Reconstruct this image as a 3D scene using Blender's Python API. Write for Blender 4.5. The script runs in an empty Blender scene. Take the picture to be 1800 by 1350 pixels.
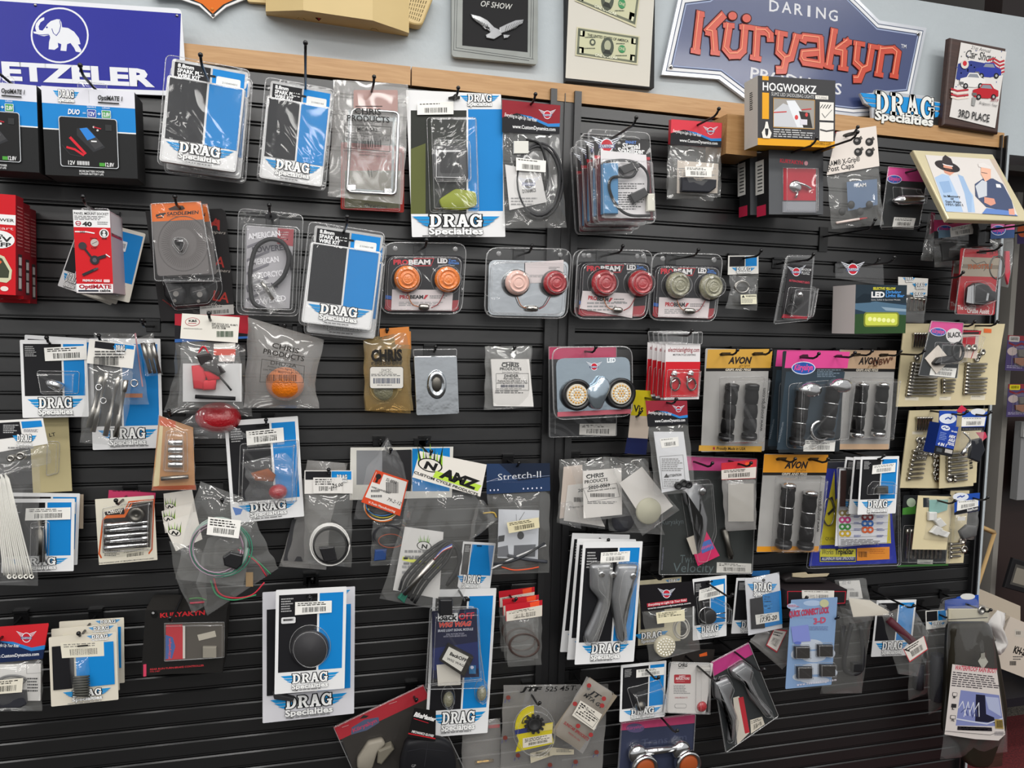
import bpy, math, random
from mathutils import Vector, Matrix
random.seed(7)
S = bpy.context.scene
COL = S.collection
D = 1.76          # camera to slat wall, metres
EYE = 1.45
F = 1346.5        # focal length in pixels of the 1800 px wide frame
# ---- camera -------------------------------------------------------------
CX = Vector((0.96559048, -0.25898546, 0.02369716))
CY = Vector((0.0042486, -0.07539838, -0.99714444))
CZ = Vector((0.26003264, 0.96293386, -0.07170363))
CAM = Vector((0, -D, EYE))
cd = bpy.data.cameras.new('camera'); cam = bpy.data.objects.new('camera', cd); COL.objects.link(cam)
cd.sensor_width = 36; cd.lens = F * 36 / 1800; cd.clip_start = 0.01
cam.matrix_world = Matrix(((CX.x, -CY.x, -CZ.x, CAM.x), (CX.y, -CY.y, -CZ.y, CAM.y), (CX.z, -CY.z, -CZ.z, CAM.z), (0, 0, 0, 1)))
S.camera = cam
# ---- world, lights, exposure ---------------------------------------------
S.view_settings.view_transform = 'Standard'; S.view_settings.look = 'None'
S.view_settings.exposure = 0.22; S.view_settings.gamma = 1.0
S.cycles.transparent_max_bounces = 40; S.cycles.max_bounces = 8; S.cycles.caustics_reflective = False; S.cycles.caustics_refractive = False
W = bpy.data.worlds.new('shop'); S.world = W; W.use_nodes = True
bg = W.node_tree.nodes['Background']; bg.inputs[1].default_value = 1.0
_N, _L = W.node_tree.nodes, W.node_tree.links
_t = _N.new('ShaderNodeTexCoord'); _s = _N.new('ShaderNodeSeparateXYZ'); _r = _N.new('ShaderNodeValToRGB'); _m = _N.new('ShaderNodeMath'); _m.operation = 'MULTIPLY_ADD'; _m.inputs[1].default_value = .5; _m.inputs[2].default_value = .5
_L.new(_t.outputs['Generated'], _s.inputs[0]); _L.new(_s.outputs['Z'], _m.inputs[0]); _L.new(_m.outputs[0], _r.inputs[0]); _L.new(_r.outputs[0], bg.inputs[0])
_e = _r.color_ramp.elements; _e[0].position = .31; _e[0].color = (.022, .018, .015, 1); _e[1].position = .44; _e[1].color = (.42, .42, .42, 1)
_x = _r.color_ramp.elements.new(.56); _x.color = (.50, .505, .51, 1)
def ceiling_tube(x, y, z, sx, sy, power, col=(1, .975, .94)):
    l = bpy.data.lights.new('ceiling_tube', 'AREA'); l.shape = 'RECTANGLE'; l.size = sx; l.size_y = sy; l.energy = power; l.color = col
    o = bpy.data.objects.new('ceiling_tube', l); o.location = (x, y, z); COL.objects.link(o)
for x, p in ((-1.1, 11.5), (0.35, 11.5), (1.8, 11)):
    ceiling_tube(x, -1.1, 3.0, 1.2, .2, p)
for y, p in ((-2.4, 20), (-3.8, 20), (-5.6, 24), (-8., 30)):
    for x in (-1.9, 0.2, 2.3): ceiling_tube(x, y, 3.0, 1.2, .45, p)
# ---- pixel helpers ---------------------------------------------------------
def ray(p):
    a, b = p[0] - 900, p[1] - 675
    return CX * a + CY * b + CZ * F
def at(p, d=0.0):                     # the point of pixel p that stands d metres in front of the slat wall
    r = ray(p); return CAM + r * ((D - d) / r.y)
# ---- materials ---------------------------------------------------------------
MATS = {}
def lin(c): return c / 12.92 if c <= .04045 else ((c + .055) / 1.055) ** 2.4
def rgb(h):
    h = h.lstrip('#')
    if len(h) == 3: h = ''.join(c * 2 for c in h)
    return tuple(lin(int(h[i:i + 2], 16) / 255) for i in (0, 2, 4)) + (1,)
def new_mat(name):
    m = bpy.data.materials.new(name); m.use_nodes = True; m.node_tree.nodes.clear(); return m, m.node_tree.nodes, m.node_tree.links
def surf(key, h, rough=.45, metal=0., spec=.5, bump=0., bs=200., alpha=1., vary=.05, coat=0., trans=0.):
    m, N, L = new_mat(key); o = N.new('ShaderNodeOutputMaterial'); b = N.new('ShaderNodeBsdfPrincipled')
    b.inputs['Roughness'].default_value = rough; b.inputs['Metallic'].default_value = metal; b.inputs['Specular IOR Level'].default_value = spec
    b.inputs['Coat Weight'].default_value = coat; b.inputs['Coat Roughness'].default_value = .12
    b.inputs['Transmission Weight'].default_value = trans
    c = rgb(h); tc = N.new('ShaderNodeTexCoord'); n = N.new('ShaderNodeTexNoise'); n.inputs['Scale'].default_value = 14; n.inputs['Detail'].default_value = 2
    L.new(tc.outputs['Object'], n.inputs['Vector'])
    mx = N.new('ShaderNodeMix'); mx.data_type = 'RGBA'
    mx.inputs[6].default_value = tuple(x * (1 - vary) for x in c[:3]) + (1,); mx.inputs[7].default_value = tuple(min(1, x * (1 + vary)) for x in c[:3]) + (1,)
    L.new(n.outputs['Fac'], mx.inputs[0]); L.new(mx.outputs[2], b.inputs['Base Color'])
    if bump:
        n2 = N.new('ShaderNodeTexNoise'); n2.inputs['Scale'].default_value = bs; n2.inputs['Detail'].default_value = 3; L.new(tc.outputs['Object'], n2.inputs['Vector'])
        bp = N.new('ShaderNodeBump'); bp.inputs['Strength'].default_value = bump; bp.inputs['Distance'].default_value = .004
        L.new(n2.outputs['Fac'], bp.inputs['Height']); L.new(bp.outputs['Normal'], b.inputs['Normal'])
    if alpha < 1:
        t = N.new('ShaderNodeBsdfTransparent'); s = N.new('ShaderNodeMixShader'); s.inputs[0].default_value = alpha
        L.new(t.outputs[0], s.inputs[1]); L.new(b.outputs[0], s.inputs[2]); L.new(s.outputs[0], o.inputs[0])
    else: L.new(b.outputs[0], o.inputs[0])
    MATS[key] = m; return m
def clear(key, tint='fff', veil=.06, veilc='ddd', gloss=.05, rough=.08, bump=0., bs=30., dist=.02, det=3., glz=1., st=.4):
    m, N, L = new_mat(key); o = N.new('ShaderNodeOutputMaterial'); t = N.new('ShaderNodeBsdfTransparent'); t.inputs[0].default_value = rgb(tint)
    df = N.new('ShaderNodeBsdfDiffuse'); df.inputs[0].default_value = rgb(veilc); g = N.new('ShaderNodeBsdfGlossy'); g.inputs['Roughness'].default_value = rough
    g.inputs[0].default_value = (glz, glz, glz, 1)
    a = N.new('ShaderNodeMixShader'); a.inputs[0].default_value = veil; L.new(t.outputs[0], a.inputs[1]); L.new(df.outputs[0], a.inputs[2])
    fr = N.new('ShaderNodeLayerWeight'); fr.inputs[0].default_value = .5; pw = N.new('ShaderNodeMath'); pw.operation = 'POWER'; pw.inputs[1].default_value = 4.; L.new(fr.outputs['Facing'], pw.inputs[0])
    ad = N.new('ShaderNodeMath'); ad.operation = 'MULTIPLY_ADD'; ad.inputs[1].default_value = .55; ad.inputs[2].default_value = gloss; ad.use_clamp = True; L.new(pw.outputs[0], ad.inputs[0])
    s = N.new('ShaderNodeMixShader'); L.new(ad.outputs[0], s.inputs[0]); L.new(a.outputs[0], s.inputs[1]); L.new(g.outputs[0], s.inputs[2]); L.new(s.outputs[0], o.inputs[0])
    if bump:
        tc = N.new('ShaderNodeTexCoord'); n = N.new('ShaderNodeTexNoise'); n.inputs['Scale'].default_value = bs; n.inputs['Detail'].default_value = det; n.inputs['Distortion'].default_value = .8
        if st < 1: n.noise_type = 'RIDGED_MULTIFRACTAL'; n.normalize = True
        mp = N.new('ShaderNodeMapping'); mp.inputs['Scale'].default_value = (1, 1, st); mp.inputs['Rotation'].default_value = (0, .35, 0); L.new(tc.outputs['Object'], mp.inputs[0]); L.new(mp.outputs[0], n.inputs['Vector']); bp = N.new('ShaderNodeBump'); bp.inputs['Strength'].default_value = bump; bp.inputs['Distance'].default_value = dist
        L.new(n.outputs['Fac'], bp.inputs['Height'])
        for x in (g, fr): L.new(bp.outputs['Normal'], x.inputs['Normal'])
    MATS[key] = m; return m
clear('blister', veil=.02, gloss=.035, rough=.06, bump=.25, bs=7, dist=.035, st=1.)
clear('blister_edge', veil=.22, veilc='ccc', gloss=.12, rough=.15)
clear('film', veil=.065, veilc='d8d8d4', gloss=.05, rough=.07, bump=.8, bs=11, dist=.04, det=2)
clear('cloudy_film', veil=.22, veilc='c9c6c2', gloss=.05, rough=.1, bump=.7, bs=10, dist=.035)
clear('thin_film', veil=.05, gloss=.045, rough=.06, bump=.75, bs=10, dist=.035)
clear('yellow_film', tint='f6e6c0', veil=.16, veilc='d9c79a', gloss=.05, rough=.09, bump=.7, bs=10, dist=.035)
surf('chrome', 'd8d8d8', .12, 1.); surf('steel', 'a9a6a0', .28, 1.); surf('lever_metal', '8f9092', .3, .6, bump=.15, bs=30); surf('foil', 'd5dade', .16, 1., bump=.25, bs=25)
surf('dull', '6b6862', .35, 1.); surf('rubber', '18181a', .6, bump=.15); surf('hook', '0c0c0d', .3, spec=.6)
surf('brass', 'b08d4a', .25, 1.); surf('bolt', 'b9b4aa', .22, 1.); surf('socket', '2a2826', .4, 1.)
surf('black_plastic', '1b1b1d', .35, bump=.05)
surf('amber', 'f07a10', .15, spec=.7, coat=.6, vary=.3, bump=.5, bs=260); surf('red_lens', 'a8121f', .14, spec=.7, coat=.6, vary=.3, bump=.5, bs=260); surf('smoke_lens', '8d8a70', .15, spec=.8, coat=.6, vary=.4, bump=.6, bs=260)
def M(k):
    if k not in MATS: surf(k, k, .5, spec=.22, vary=.02)
    return MATS[k]
# ---- mesh builder ---------------------------------------------------------------
TXT = {}
def glyphs(s, bold=0., shear=0., space=1.):
    bold = round(bold if bold < .045 else .045 + (bold - .045) * .5, 4)
    k = (s, bold, shear, space)
    if k not in TXT:
        c = bpy.data.curves.new('t', 'FONT'); c.body = s; c.size = 1; c.resolution_u = 2; c.offset = bold; c.shear = shear; c.space_character = space; c.fill_mode = 'FRONT'
        o = bpy.data.objects.new('t', c); me = o.to_mesh()
        vs = [(v.co.x, v.co.y) for v in me.vertices]; fs = [tuple(p.vertices) for p in me.polygons]
        o.to_mesh_clear(); bpy.data.objects.remove(o); bpy.data.curves.remove(c)
        xs = [v[0] for v in vs] or [0, 1]; ys = [v[1] for v in vs] or [0, 1]
        TXT[k] = (vs, fs, min(xs), max(xs), min(ys), max(ys))
    return TXT[k]
def V2(a, b): return (b[0] - a[0], b[1] - a[1])
def offset_poly(P, r):
    n = len(P); A = sum(P[i][0] * P[(i + 1) % n][1] - P[(i + 1) % n][0] * P[i][1] for i in range(n)); sg = 1 if A > 0 else -1; out = []
    for i in range(n):
        a = V2(P[i - 1], P[i]); b = V2(P[i], P[(i + 1) % n]); la = math.hypot(*a) or 1e-9; lb = math.hypot(*b) or 1e-9
        n1 = (a[1] / la * sg, -a[0] / la * sg); n2 = (b[1] / lb * sg, -b[0] / lb * sg); m = (n1[0] + n2[0], n1[1] + n2[1]); q = m[0] * m[0] + m[1] * m[1]
        k = 2 * r / max(q, .8); out.append((P[i][0] + m[0] * k, P[i][1] + m[1] * k))
    return out
def ring(c, ro, ri, a0, a1, n=14):
    o = [(c[0] + ro[0] * math.cos(math.radians(a0 + (a1 - a0) * i / n)), c[1] + ro[1] * math.sin(math.radians(a0 + (a1 - a0) * i / n))) for i in range(n + 1)]
    q = [(c[0] + ri[0] * math.cos(math.radians(a0 + (a1 - a0) * i / n)), c[1] + ri[1] * math.sin(math.radians(a0 + (a1 - a0) * i / n))) for i in range(n + 1)]
    return [(o[i], o[i + 1], q[i + 1], q[i]) for i in range(n)]
def B(x0, y0, x1, y1): return ((x0, y0), (x1, y0), (x1, y1), (x0, y1))
SLAB = {'D': [B(0, 0, 46, 15), B(0, 85, 46, 100), B(10, 0, 38, 100)] + ring((42, 50), (56, 50), (28, 34), -90, 90),
        'R': [B(0, 0, 46, 15), B(0, 85, 50, 100), B(10, 0, 38, 100)] + ring((48, 71), (44, 29), (18, 13), -90, 90) + [((38, 54), (66, 54), (90, 15), (104, 15), (104, 0), (74, 0))],
        'A': [((36, 100), (64, 100), (36, 8), (12, 8)), ((38, 100), (66, 100), (98, 8), (68, 8)), B(30, 27, 72, 42), B(0, 0, 42, 15), B(60, 0, 108, 15)],
        'G': ring((50, 50), (50, 52), (23, 35), 38, 345, 22) + [B(56, 40, 104, 54), B(76, 2, 98, 50), B(80, 62, 96, 98)]}
def slab_polys():
    out = []
    for i, ch in enumerate('DRAG'):
        for p in SLAB[ch]: out.append([((x + i * 112) / 440., y / 100.) for x, y in p])
    return out
DRAGP = slab_polys()
class MB:
    def __init__(s, fr): s.f = fr; s.v = []; s.fs = []; s.mi = []; s.ms = []; s.sm = []; s.k = 0; s.y0 = 0.; s.uv = False
    def m(s, k):
        if k not in s.ms: s.ms.append(k)
        return s.ms.index(k)
    def add(s, vs, fs, mat, smooth=False):
        o = len(s.v); s.v += [tuple(v) for v in vs]; i = s.m(mat)
        for f in fs: s.fs.append([o + j for j in f]); s.mi.append(i); s.sm.append(smooth)
    def P(s, p):                     # photo pixel (or 0-1 card coordinate) to local x, z on the face plane
        if s.uv: return ((p[0] - .5) * s.f.w, (1 - p[1]) * s.f.h)
        return s.f.loc(p, -s.y0)
    def ly(s): s.k += 1; return s.y0 - .00007 * s.k
    # flat print, one layer over the other
    def Q(s, pts, mat, raw=False):
        y = s.ly(); pts = list(pts) if raw else [s.P(p) for p in pts]; A = sum(pts[i - 1][0] * pts[i][1] - pts[i][0] * pts[i - 1][1] for i in range(len(pts)))
        if A < 0: pts.reverse()
        s.add([(x, y, z) for x, z in pts], [list(range(len(pts)))], mat); return s
    def R(s, a, b, mat):
        return s.Q([a, (b[0], a[1]), b, (a[0], b[1])], mat)
    def RR(s, a, b, r, mat, n=4):    # rounded rectangle
        x0, x1 = sorted((a[0], b[0])); y0, y1 = sorted((a[1], b[1])); rx = ry = r
        if s.uv: ry = r * s.f.w / s.f.h
        return s.Q([(cx + rx * math.cos(t), cy + ry * math.sin(t)) for cx, cy, q in ((x1 - rx, y1 - ry, 0), (x0 + rx, y1 - ry, 1), (x0 + rx, y0 + ry, 2), (x1 - rx, y0 + ry, 3)) for t in [(q + i / n) * math.pi / 2 for i in range(n + 1)]], mat)
    def E(s, c, rx, ry, mat, n=24, a=0.):
        ca, sa = math.cos(math.radians(a)), math.sin(math.radians(a))
        return s.Q([(c[0] + rx * math.cos(t) * ca - ry * math.sin(t) * sa, c[1] + rx * math.cos(t) * sa + ry * math.sin(t) * ca) for t in [2 * math.pi * i / n for i in range(n)]], mat)
    def sc(s):                       # metres per unit of the current coordinates
        return (s.f.w if s.uv else s.f.mpp)
    def L(s, pts, wd, mat, closed=False):
        q = [s.P(p) for p in pts]; w = wd * s.sc() / 2; y = s.ly(); n = len(q); m = n if closed else n - 1
        for i in range(m):
            y -= 8e-6; a, b = q[i], q[(i + 1) % n]; d = V2(a, b); l = math.hypot(*d) or 1e-9; dx, dz = d[0] / l, d[1] / l; nx, nz = -dz * w, dx * w; e = w * .6
            s.add([(a[0] - dx * e - nx, y, a[1] - dz * e - nz), (b[0] + dx * e - nx, y, b[1] + dz * e - nz), (b[0] + dx * e + nx, y, b[1] + dz * e + nz), (a[0] - dx * e + nx, y, a[1] - dz * e + nz)], [[0, 1, 2, 3]], mat)
        return s
    def X(s, t, a, b, h, mat, bold=.0, sh=0., sp=1., out=None, ow=.03):   # text: baseline from a to b, height h
        A, Z = s.P(a), s.P(b); d = V2(A, Z); l = math.hypot(*d) or 1e-9; ux, uz = d[0] / l, d[1] / l; H = h * (s.f.h if s.uv else s.f.mpp)
        for bo, mt in (((bold + ow, out),) if out else ()) + ((bold, mat),):
            vs, fs, x0, x1, y0, y1 = glyphs(t, bo, sh, sp)
            if not fs: return s
            if bo == bold or not out: pass
            g0 = glyphs(t, bold, sh, sp); w0, w1 = g0[2], g0[3]; cap = .70; y = s.ly(); k = l / max(w1 - w0, 1e-6)
            s.add([(A[0] + (x - w0) * k * ux - v / cap * H * uz, y, A[1] + (x - w0) * k * uz + v / cap * H * ux) for x, v in vs], fs, mt)
        return s
    def bars(s, a, b, mat='111', n=22):
        x0, x1 = a[0], b[0]; w = (x1 - x0) / n; x = x0
        while x < x1 - w * .3:
            q = w * random.choice((.35, .5, .8)); s.k -= 1; s.R((x, a[1]), (min(x + q, x1), b[1]), mat); x += q + w * random.choice((.3, .45, .6))
        s.k += 1; return s
    def lines(s, a, b, n, mat='555', fill=.45):   # rows of print too small to read
        h = (b[1] - a[1]) / n
        for i in range(n):
            x = a[0]; e = b[0] - (b[0] - a[0]) * random.random() * .35
            while x < e:
                q = (b[0] - a[0]) * random.uniform(.06, .18); s.k -= 1; s.R((x, a[1] + i * h), (min(x + q, e), a[1] + (i + fill) * h), mat); x += q + (b[0] - a[0]) * .025
        s.k += 1; return s
    def sticker(s, q, rows=2, wh='f2f0ea', code=True):   # a price sticker: quad TL TR BR BL
        s.Q(q, wh)
        def g(u, v): return tuple((q[0][i] * (1 - u) + q[1][i] * u) * (1 - v) + (q[3][i] * (1 - u) + q[2][i] * u) * v for i in (0, 1))
        y = .1
        for r in range(rows):
            u = .07; e = random.uniform(.6, .92)
            while u < e:
                w = random.uniform(.05, .14); s.k -= 1; s.Q([g(u, y), g(min(u + w, e), y), g(min(u + w, e), y + .07), g(u, y + .07)], '3a3a3a'); u += w + .025
            y += .14
        if code:
            u = .2
            while u < .82:
                w = random.choice((.01, .017, .025)); s.k -= 1; s.Q([g(u, max(y + .03, .45)), g(u + w, max(y + .03, .45)), g(u + w, .85), g(u, .85)], '222'); u += w + random.choice((.012, .02))
        s.k += 2; return s
    def drag(s, a, b, wings=True, small=True, wc='1d8fd0'):      # winged slab-letter logo in the box a-b
        def g(u, v): return (a[0] + (b[0] - a[0]) * u, a[1] + (b[1] - a[1]) * v)
        if wings:
            for sg in (0, 1):
                for i, (y0, y1, x) in enumerate(((.10, .27, .0), (.30, .44, .05), (.47, .58, .10))):
                    s.k -= .85; q = [(x, y0), (.30, y0), (.30, y1), (x + .07, y1)]
                    if sg: q = [(1 - u, v) for u, v in q]
                    s.Q([g(*p) for p in q], wc)
            s.k += 1
        rx = .60; o = .2; low = .62 if small else 1.
        for r, mt in ((.026, '14161a'), (0, 'f6f6f4')):
            s.k += 1
            for p in DRAGP:
                q = offset_poly([(x * 1., y * low / 1.3) for x, y in p], r) if r else [(x, y * low / 1.3) for x, y in p]
                s.k -= .85; s.Q([g(o + x * rx, low - y * 1.3) for x, y in q], mt)
        s.k += 2
        if small: s.X('Specialties', g(.19, .97), g(.81, .97), abs(b[1] - a[1]) * .31 * (1 if s.uv else 1), 'f6f6f4', bold=.035, out='14161a', ow=.05)
        return s
    def wing(s, c, r, shield='c22432'):        # round shield between two silver wings
        for sg in (-1, 1):
            for i in range(5):
                s.k -= .85; y = c[1] - r * (.75 - i * .3); s.Q([(c[0] + sg * r * .5, y + r * .1), (c[0] + sg * r * (1.75 - i * .22), y - r * .35), (c[0] + sg * r * (1.6 - i * .24), y - r * .16), (c[0] + sg * r * .5, y + r * .24)], 'd9dce4')
        s.k += 1; s.E(c, r * .78, r * .85, 'dfe2ea'); s.E(c, r * .66, r * .72, shield); s.R((c[0] - r * .95, c[1] - r * .14), (c[0] + r * .95, c[1] + r * .3), '5a5f86')
        return s.X('CUSTOM', (c[0] - r * .8, c[1] + r * .2), (c[0] + r * .8, c[1] + r * .2), r * .26, 'eee', bold=.02)
    def oval(s, c, rx, ry, t='Küryakyn', a=0.):                # blue badge with pink script
        s.E(c, rx, ry, 'd8def0', a=a); s.E(c, rx * .93, ry * .88, '2a57a8', a=a); ca, sa = math.cos(math.radians(a)), math.sin(math.radians(a))
        return s.X(t, (c[0] - rx * .78 * ca - ry * .3 * sa, c[1] + ry * .3 * ca - rx * .78 * sa), (c[0] + rx * .78 * ca - ry * .3 * sa, c[1] + ry * .3 * ca + rx * .78 * sa), ry * .75, 'e04a8c', bold=.03, sh=.15)
    # solids
    def pr(s, pts, o0, o1, mat, raw=False, bev=0., smooth=False):   # prism of outline pts from o0 to o1 metres in front of the face
        q = [s.P(p) for p in pts] if not raw else list(pts); n = len(q); A = sum(q[i - 1][0] * q[i][1] - q[i][0] * q[i - 1][1] for i in range(n))
        if A < 0: q.reverse()
        rings = [(q, -o0)]
        if bev: rings += [(q, -(o1 - bev)), (offset_poly(q, -bev * .35), -(o1 - bev * .35)), (offset_poly(q, -bev), -o1)]
        else: rings += [(q, -o1)]
        vs = [(x, s.y0 + y, z) for pp, y in rings for x, z in pp]; fs = [list(range(n))[::-1]]
        for r in range(len(rings) - 1):
            for i in range(n): j = (i + 1) % n; fs.append([r * n + i, r * n + j, (r + 1) * n + j, (r + 1) * n + i])
        fs.append([(len(rings) - 1) * n + i for i in range(n)]); s.add(vs, fs, mat, smooth); return s
    def bx(s, a, b, o0, o1, mat, bev=0.): return s.pr([a, (b[0], a[1]), b, (a[0], b[1])], o0, o1, mat, bev=bev)
    def tube(s, pts, r, mat, n=8, closed=False):      # pts: (px, py, off)
        q = []
        for p in pts:
            o = p[2] if len(p) > 2 else 0.; x, z = s.P(p[:2]) if s.uv else s.f.loc(p[:2], o - s.y0); q.append(Vector((x, s.y0 - o, z)))
        if 2 < len(q) < 14 and not closed:      # smooth curve through the points
            e = [q[0] * 2 - q[1]] + q + [q[-1] * 2 - q[-2]]; q = [((e[i] * 2) + (e[i + 1] - e[i - 1]) * t + (e[i - 1] * 2 - e[i] * 5 + e[i + 1] * 4 - e[i + 2]) * t * t + (e[i] * 3 - e[i - 1] - e[i + 1] * 3 + e[i + 2]) * t ** 3) / 2 for i in range(1, len(e) - 2) for t in (0, .2, .4, .6, .8)] + [q[-1]]
        return s.rawtube(q, r, mat, n, closed)
    def rawtube(s, q, r, mat, n=8, closed=False):
        q = [Vector(p) for p in q]; N = len(q); rr = r if isinstance(r, (list, tuple)) else [r] * N; vs = []; fs = []; up = Vector((0.13, 1, .07)).normalized()
        for i, p in enumerate(q):
            t = ((q[(i + 1) % N] - q[i - 1]) if closed else (q[min(i + 1, N - 1)] - q[max(i - 1, 0)])).normalized(); u = t.cross(up)
            if u.length < .15: u = t.cross(Vector((1, 0, .2)))
            u.normalize(); w = t.cross(u)
            vs += [p + (u * math.cos(2 * math.pi * k / n) + w * math.sin(2 * math.pi * k / n)) * rr[i] for k in range(n)]
        for i in range(N if closed else N - 1):
            j = (i + 1) % N
            for k in range(n): l = (k + 1) % n; fs.append([i * n + k, j * n + k, j * n + l, i * n + l])
        if not closed: fs += [list(range(n)), [(N - 1) * n + k for k in range(n)][::-1]]
        s.add(vs, fs, mat, True); return s
    def coil(s, c, rx, ry, r, mat, turns=3, off=.006, a0=0, jit=.08, n=26):
        p = []
        for i in range(n * turns + 1):
            a = 2 * math.pi * i / n + a0; k = 1 + jit * math.sin(a * .37 + c[0]) ; p.append((c[0] + rx * k * math.cos(a), c[1] + ry * k * math.sin(a), off + .002 * math.sin(a * .7)))
        return s.tube(p, r, mat, 6)
    def rod(s, a, b, prof, mat, off=.01, n=14):       # turned rod between two pixels; prof: (t, radius)
        A = s.f.loc(a, off - s.y0); Z = s.f.loc(b, off - s.y0); A = Vector((A[0], s.y0 - off, A[1])); Z = Vector((Z[0], s.y0 - off, Z[1]))
        q = [A.lerp(Z, t) for t, _ in prof]; d = (Z - A).normalized(); u = d.cross(Vector((0, 1, 0))).normalized(); w = d.cross(u); vs = []; fs = []
        for p, (t, r) in zip(q, prof): vs += [p + (u * math.cos(2 * math.pi * k / n) + w * math.sin(2 * math.pi * k / n)) * r for k in range(n)]
        for i in range(len(q) - 1):
            for k in range(n): l = (k + 1) % n; fs.append([i * n + k, (i + 1) * n + k, (i + 1) * n + l, i * n + l])
        fs += [list(range(n)), [(len(q) - 1) * n + k for k in range(n)][::-1]]
        s.add(vs, fs, mat, True); return s
    def lathe(s, c, prof, mat, n=28, sx=1., sz=1.):   # turned about the axis that points out of the face; prof: (radius px, off m)
        x0, z0 = s.P(c); k = s.sc(); vs = []; fs = []
        for r, o in prof: vs += [(x0 + r * k * sx * math.cos(2 * math.pi * i / n), s.y0 - o, z0 + r * k * sz * math.sin(2 * math.pi * i / n)) for i in range(n)]
        for r in range(len(prof) - 1):
            for i in range(n): j = (i + 1) % n; fs.append([r * n + i, r * n + j, (r + 1) * n + j, (r + 1) * n + i])
        fs.append([(len(prof) - 1) * n + i for i in range(n)]); s.add(vs, fs, mat, True); return s
    def dome(s, c, r, hgt, mat, o=.0, n=26, sx=1., sz=1.):
        return s.lathe(c, [(r, o)] + [(r * math.cos(a), o + hgt * math.sin(a)) for a in [math.pi / 2 * i / 6 for i in range(1, 6)]] + [(r * .03, o + hgt)], mat, n, sx, sz)
    def build(s, name, par=None, mw=None):
        me = bpy.data.meshes.new(name); me.from_pydata(s.v, [], s.fs); me.polygons.foreach_set('material_index', s.mi); me.polygons.foreach_set('use_smooth', s.sm)
        for k in s.ms: me.materials.append(M(k))
        me.update(); o = bpy.data.objects.new(name, me); COL.objects.link(o)
        if par: o.parent = par
        elif mw: o.matrix_world = mw
        return o
class Fr:            # a rectangle that stands where the four photo pixels put it, d metres in front of the wall
    def __init__(s, q, d):
        d = (d,) * 4 if not isinstance(d, (tuple, list)) else ((d[0], d[0], d[1], d[1]) if len(d) == 2 else d)
        p = [at(q[i], d[i]) for i in range(4)]; c = (p[0] + p[1] + p[2] + p[3]) / 4
        ex = ((p[1] - p[0]) + (p[2] - p[3])); ez = ((p[0] - p[3]) + (p[1] - p[2])); s.w = ex.length / 2
        ex.normalize(); s.h = (ez - ex * ez.dot(ex)).length / 2; ez = (ez - ex * ez.dot(ex)).normalized(); ey = ez.cross(ex)
        s.o = c - ez * s.h / 2; s.ex, s.ey, s.ez = ex, ey, ez
        s.mpp = s.w / max(1e-6, (math.hypot(*V2(q[0], q[1])) + math.hypot(*V2(q[3], q[2]))) / 2)
        s.mw = Matrix(((ex.x, ey.x, ez.x, s.o.x), (ex.y, ey.y, ez.y, s.o.y), (ex.z, ey.z, ez.z, s.o.z), (0, 0, 0, 1)))
    def loc(s, p, off=0.):
        r = ray(p); n = s.ey; o = s.o - n * off; t = (o - CAM).dot(n) / r.dot(n); v = CAM + r * t - s.o; return (v.dot(s.ex), v.dot(s.ez))
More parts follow.
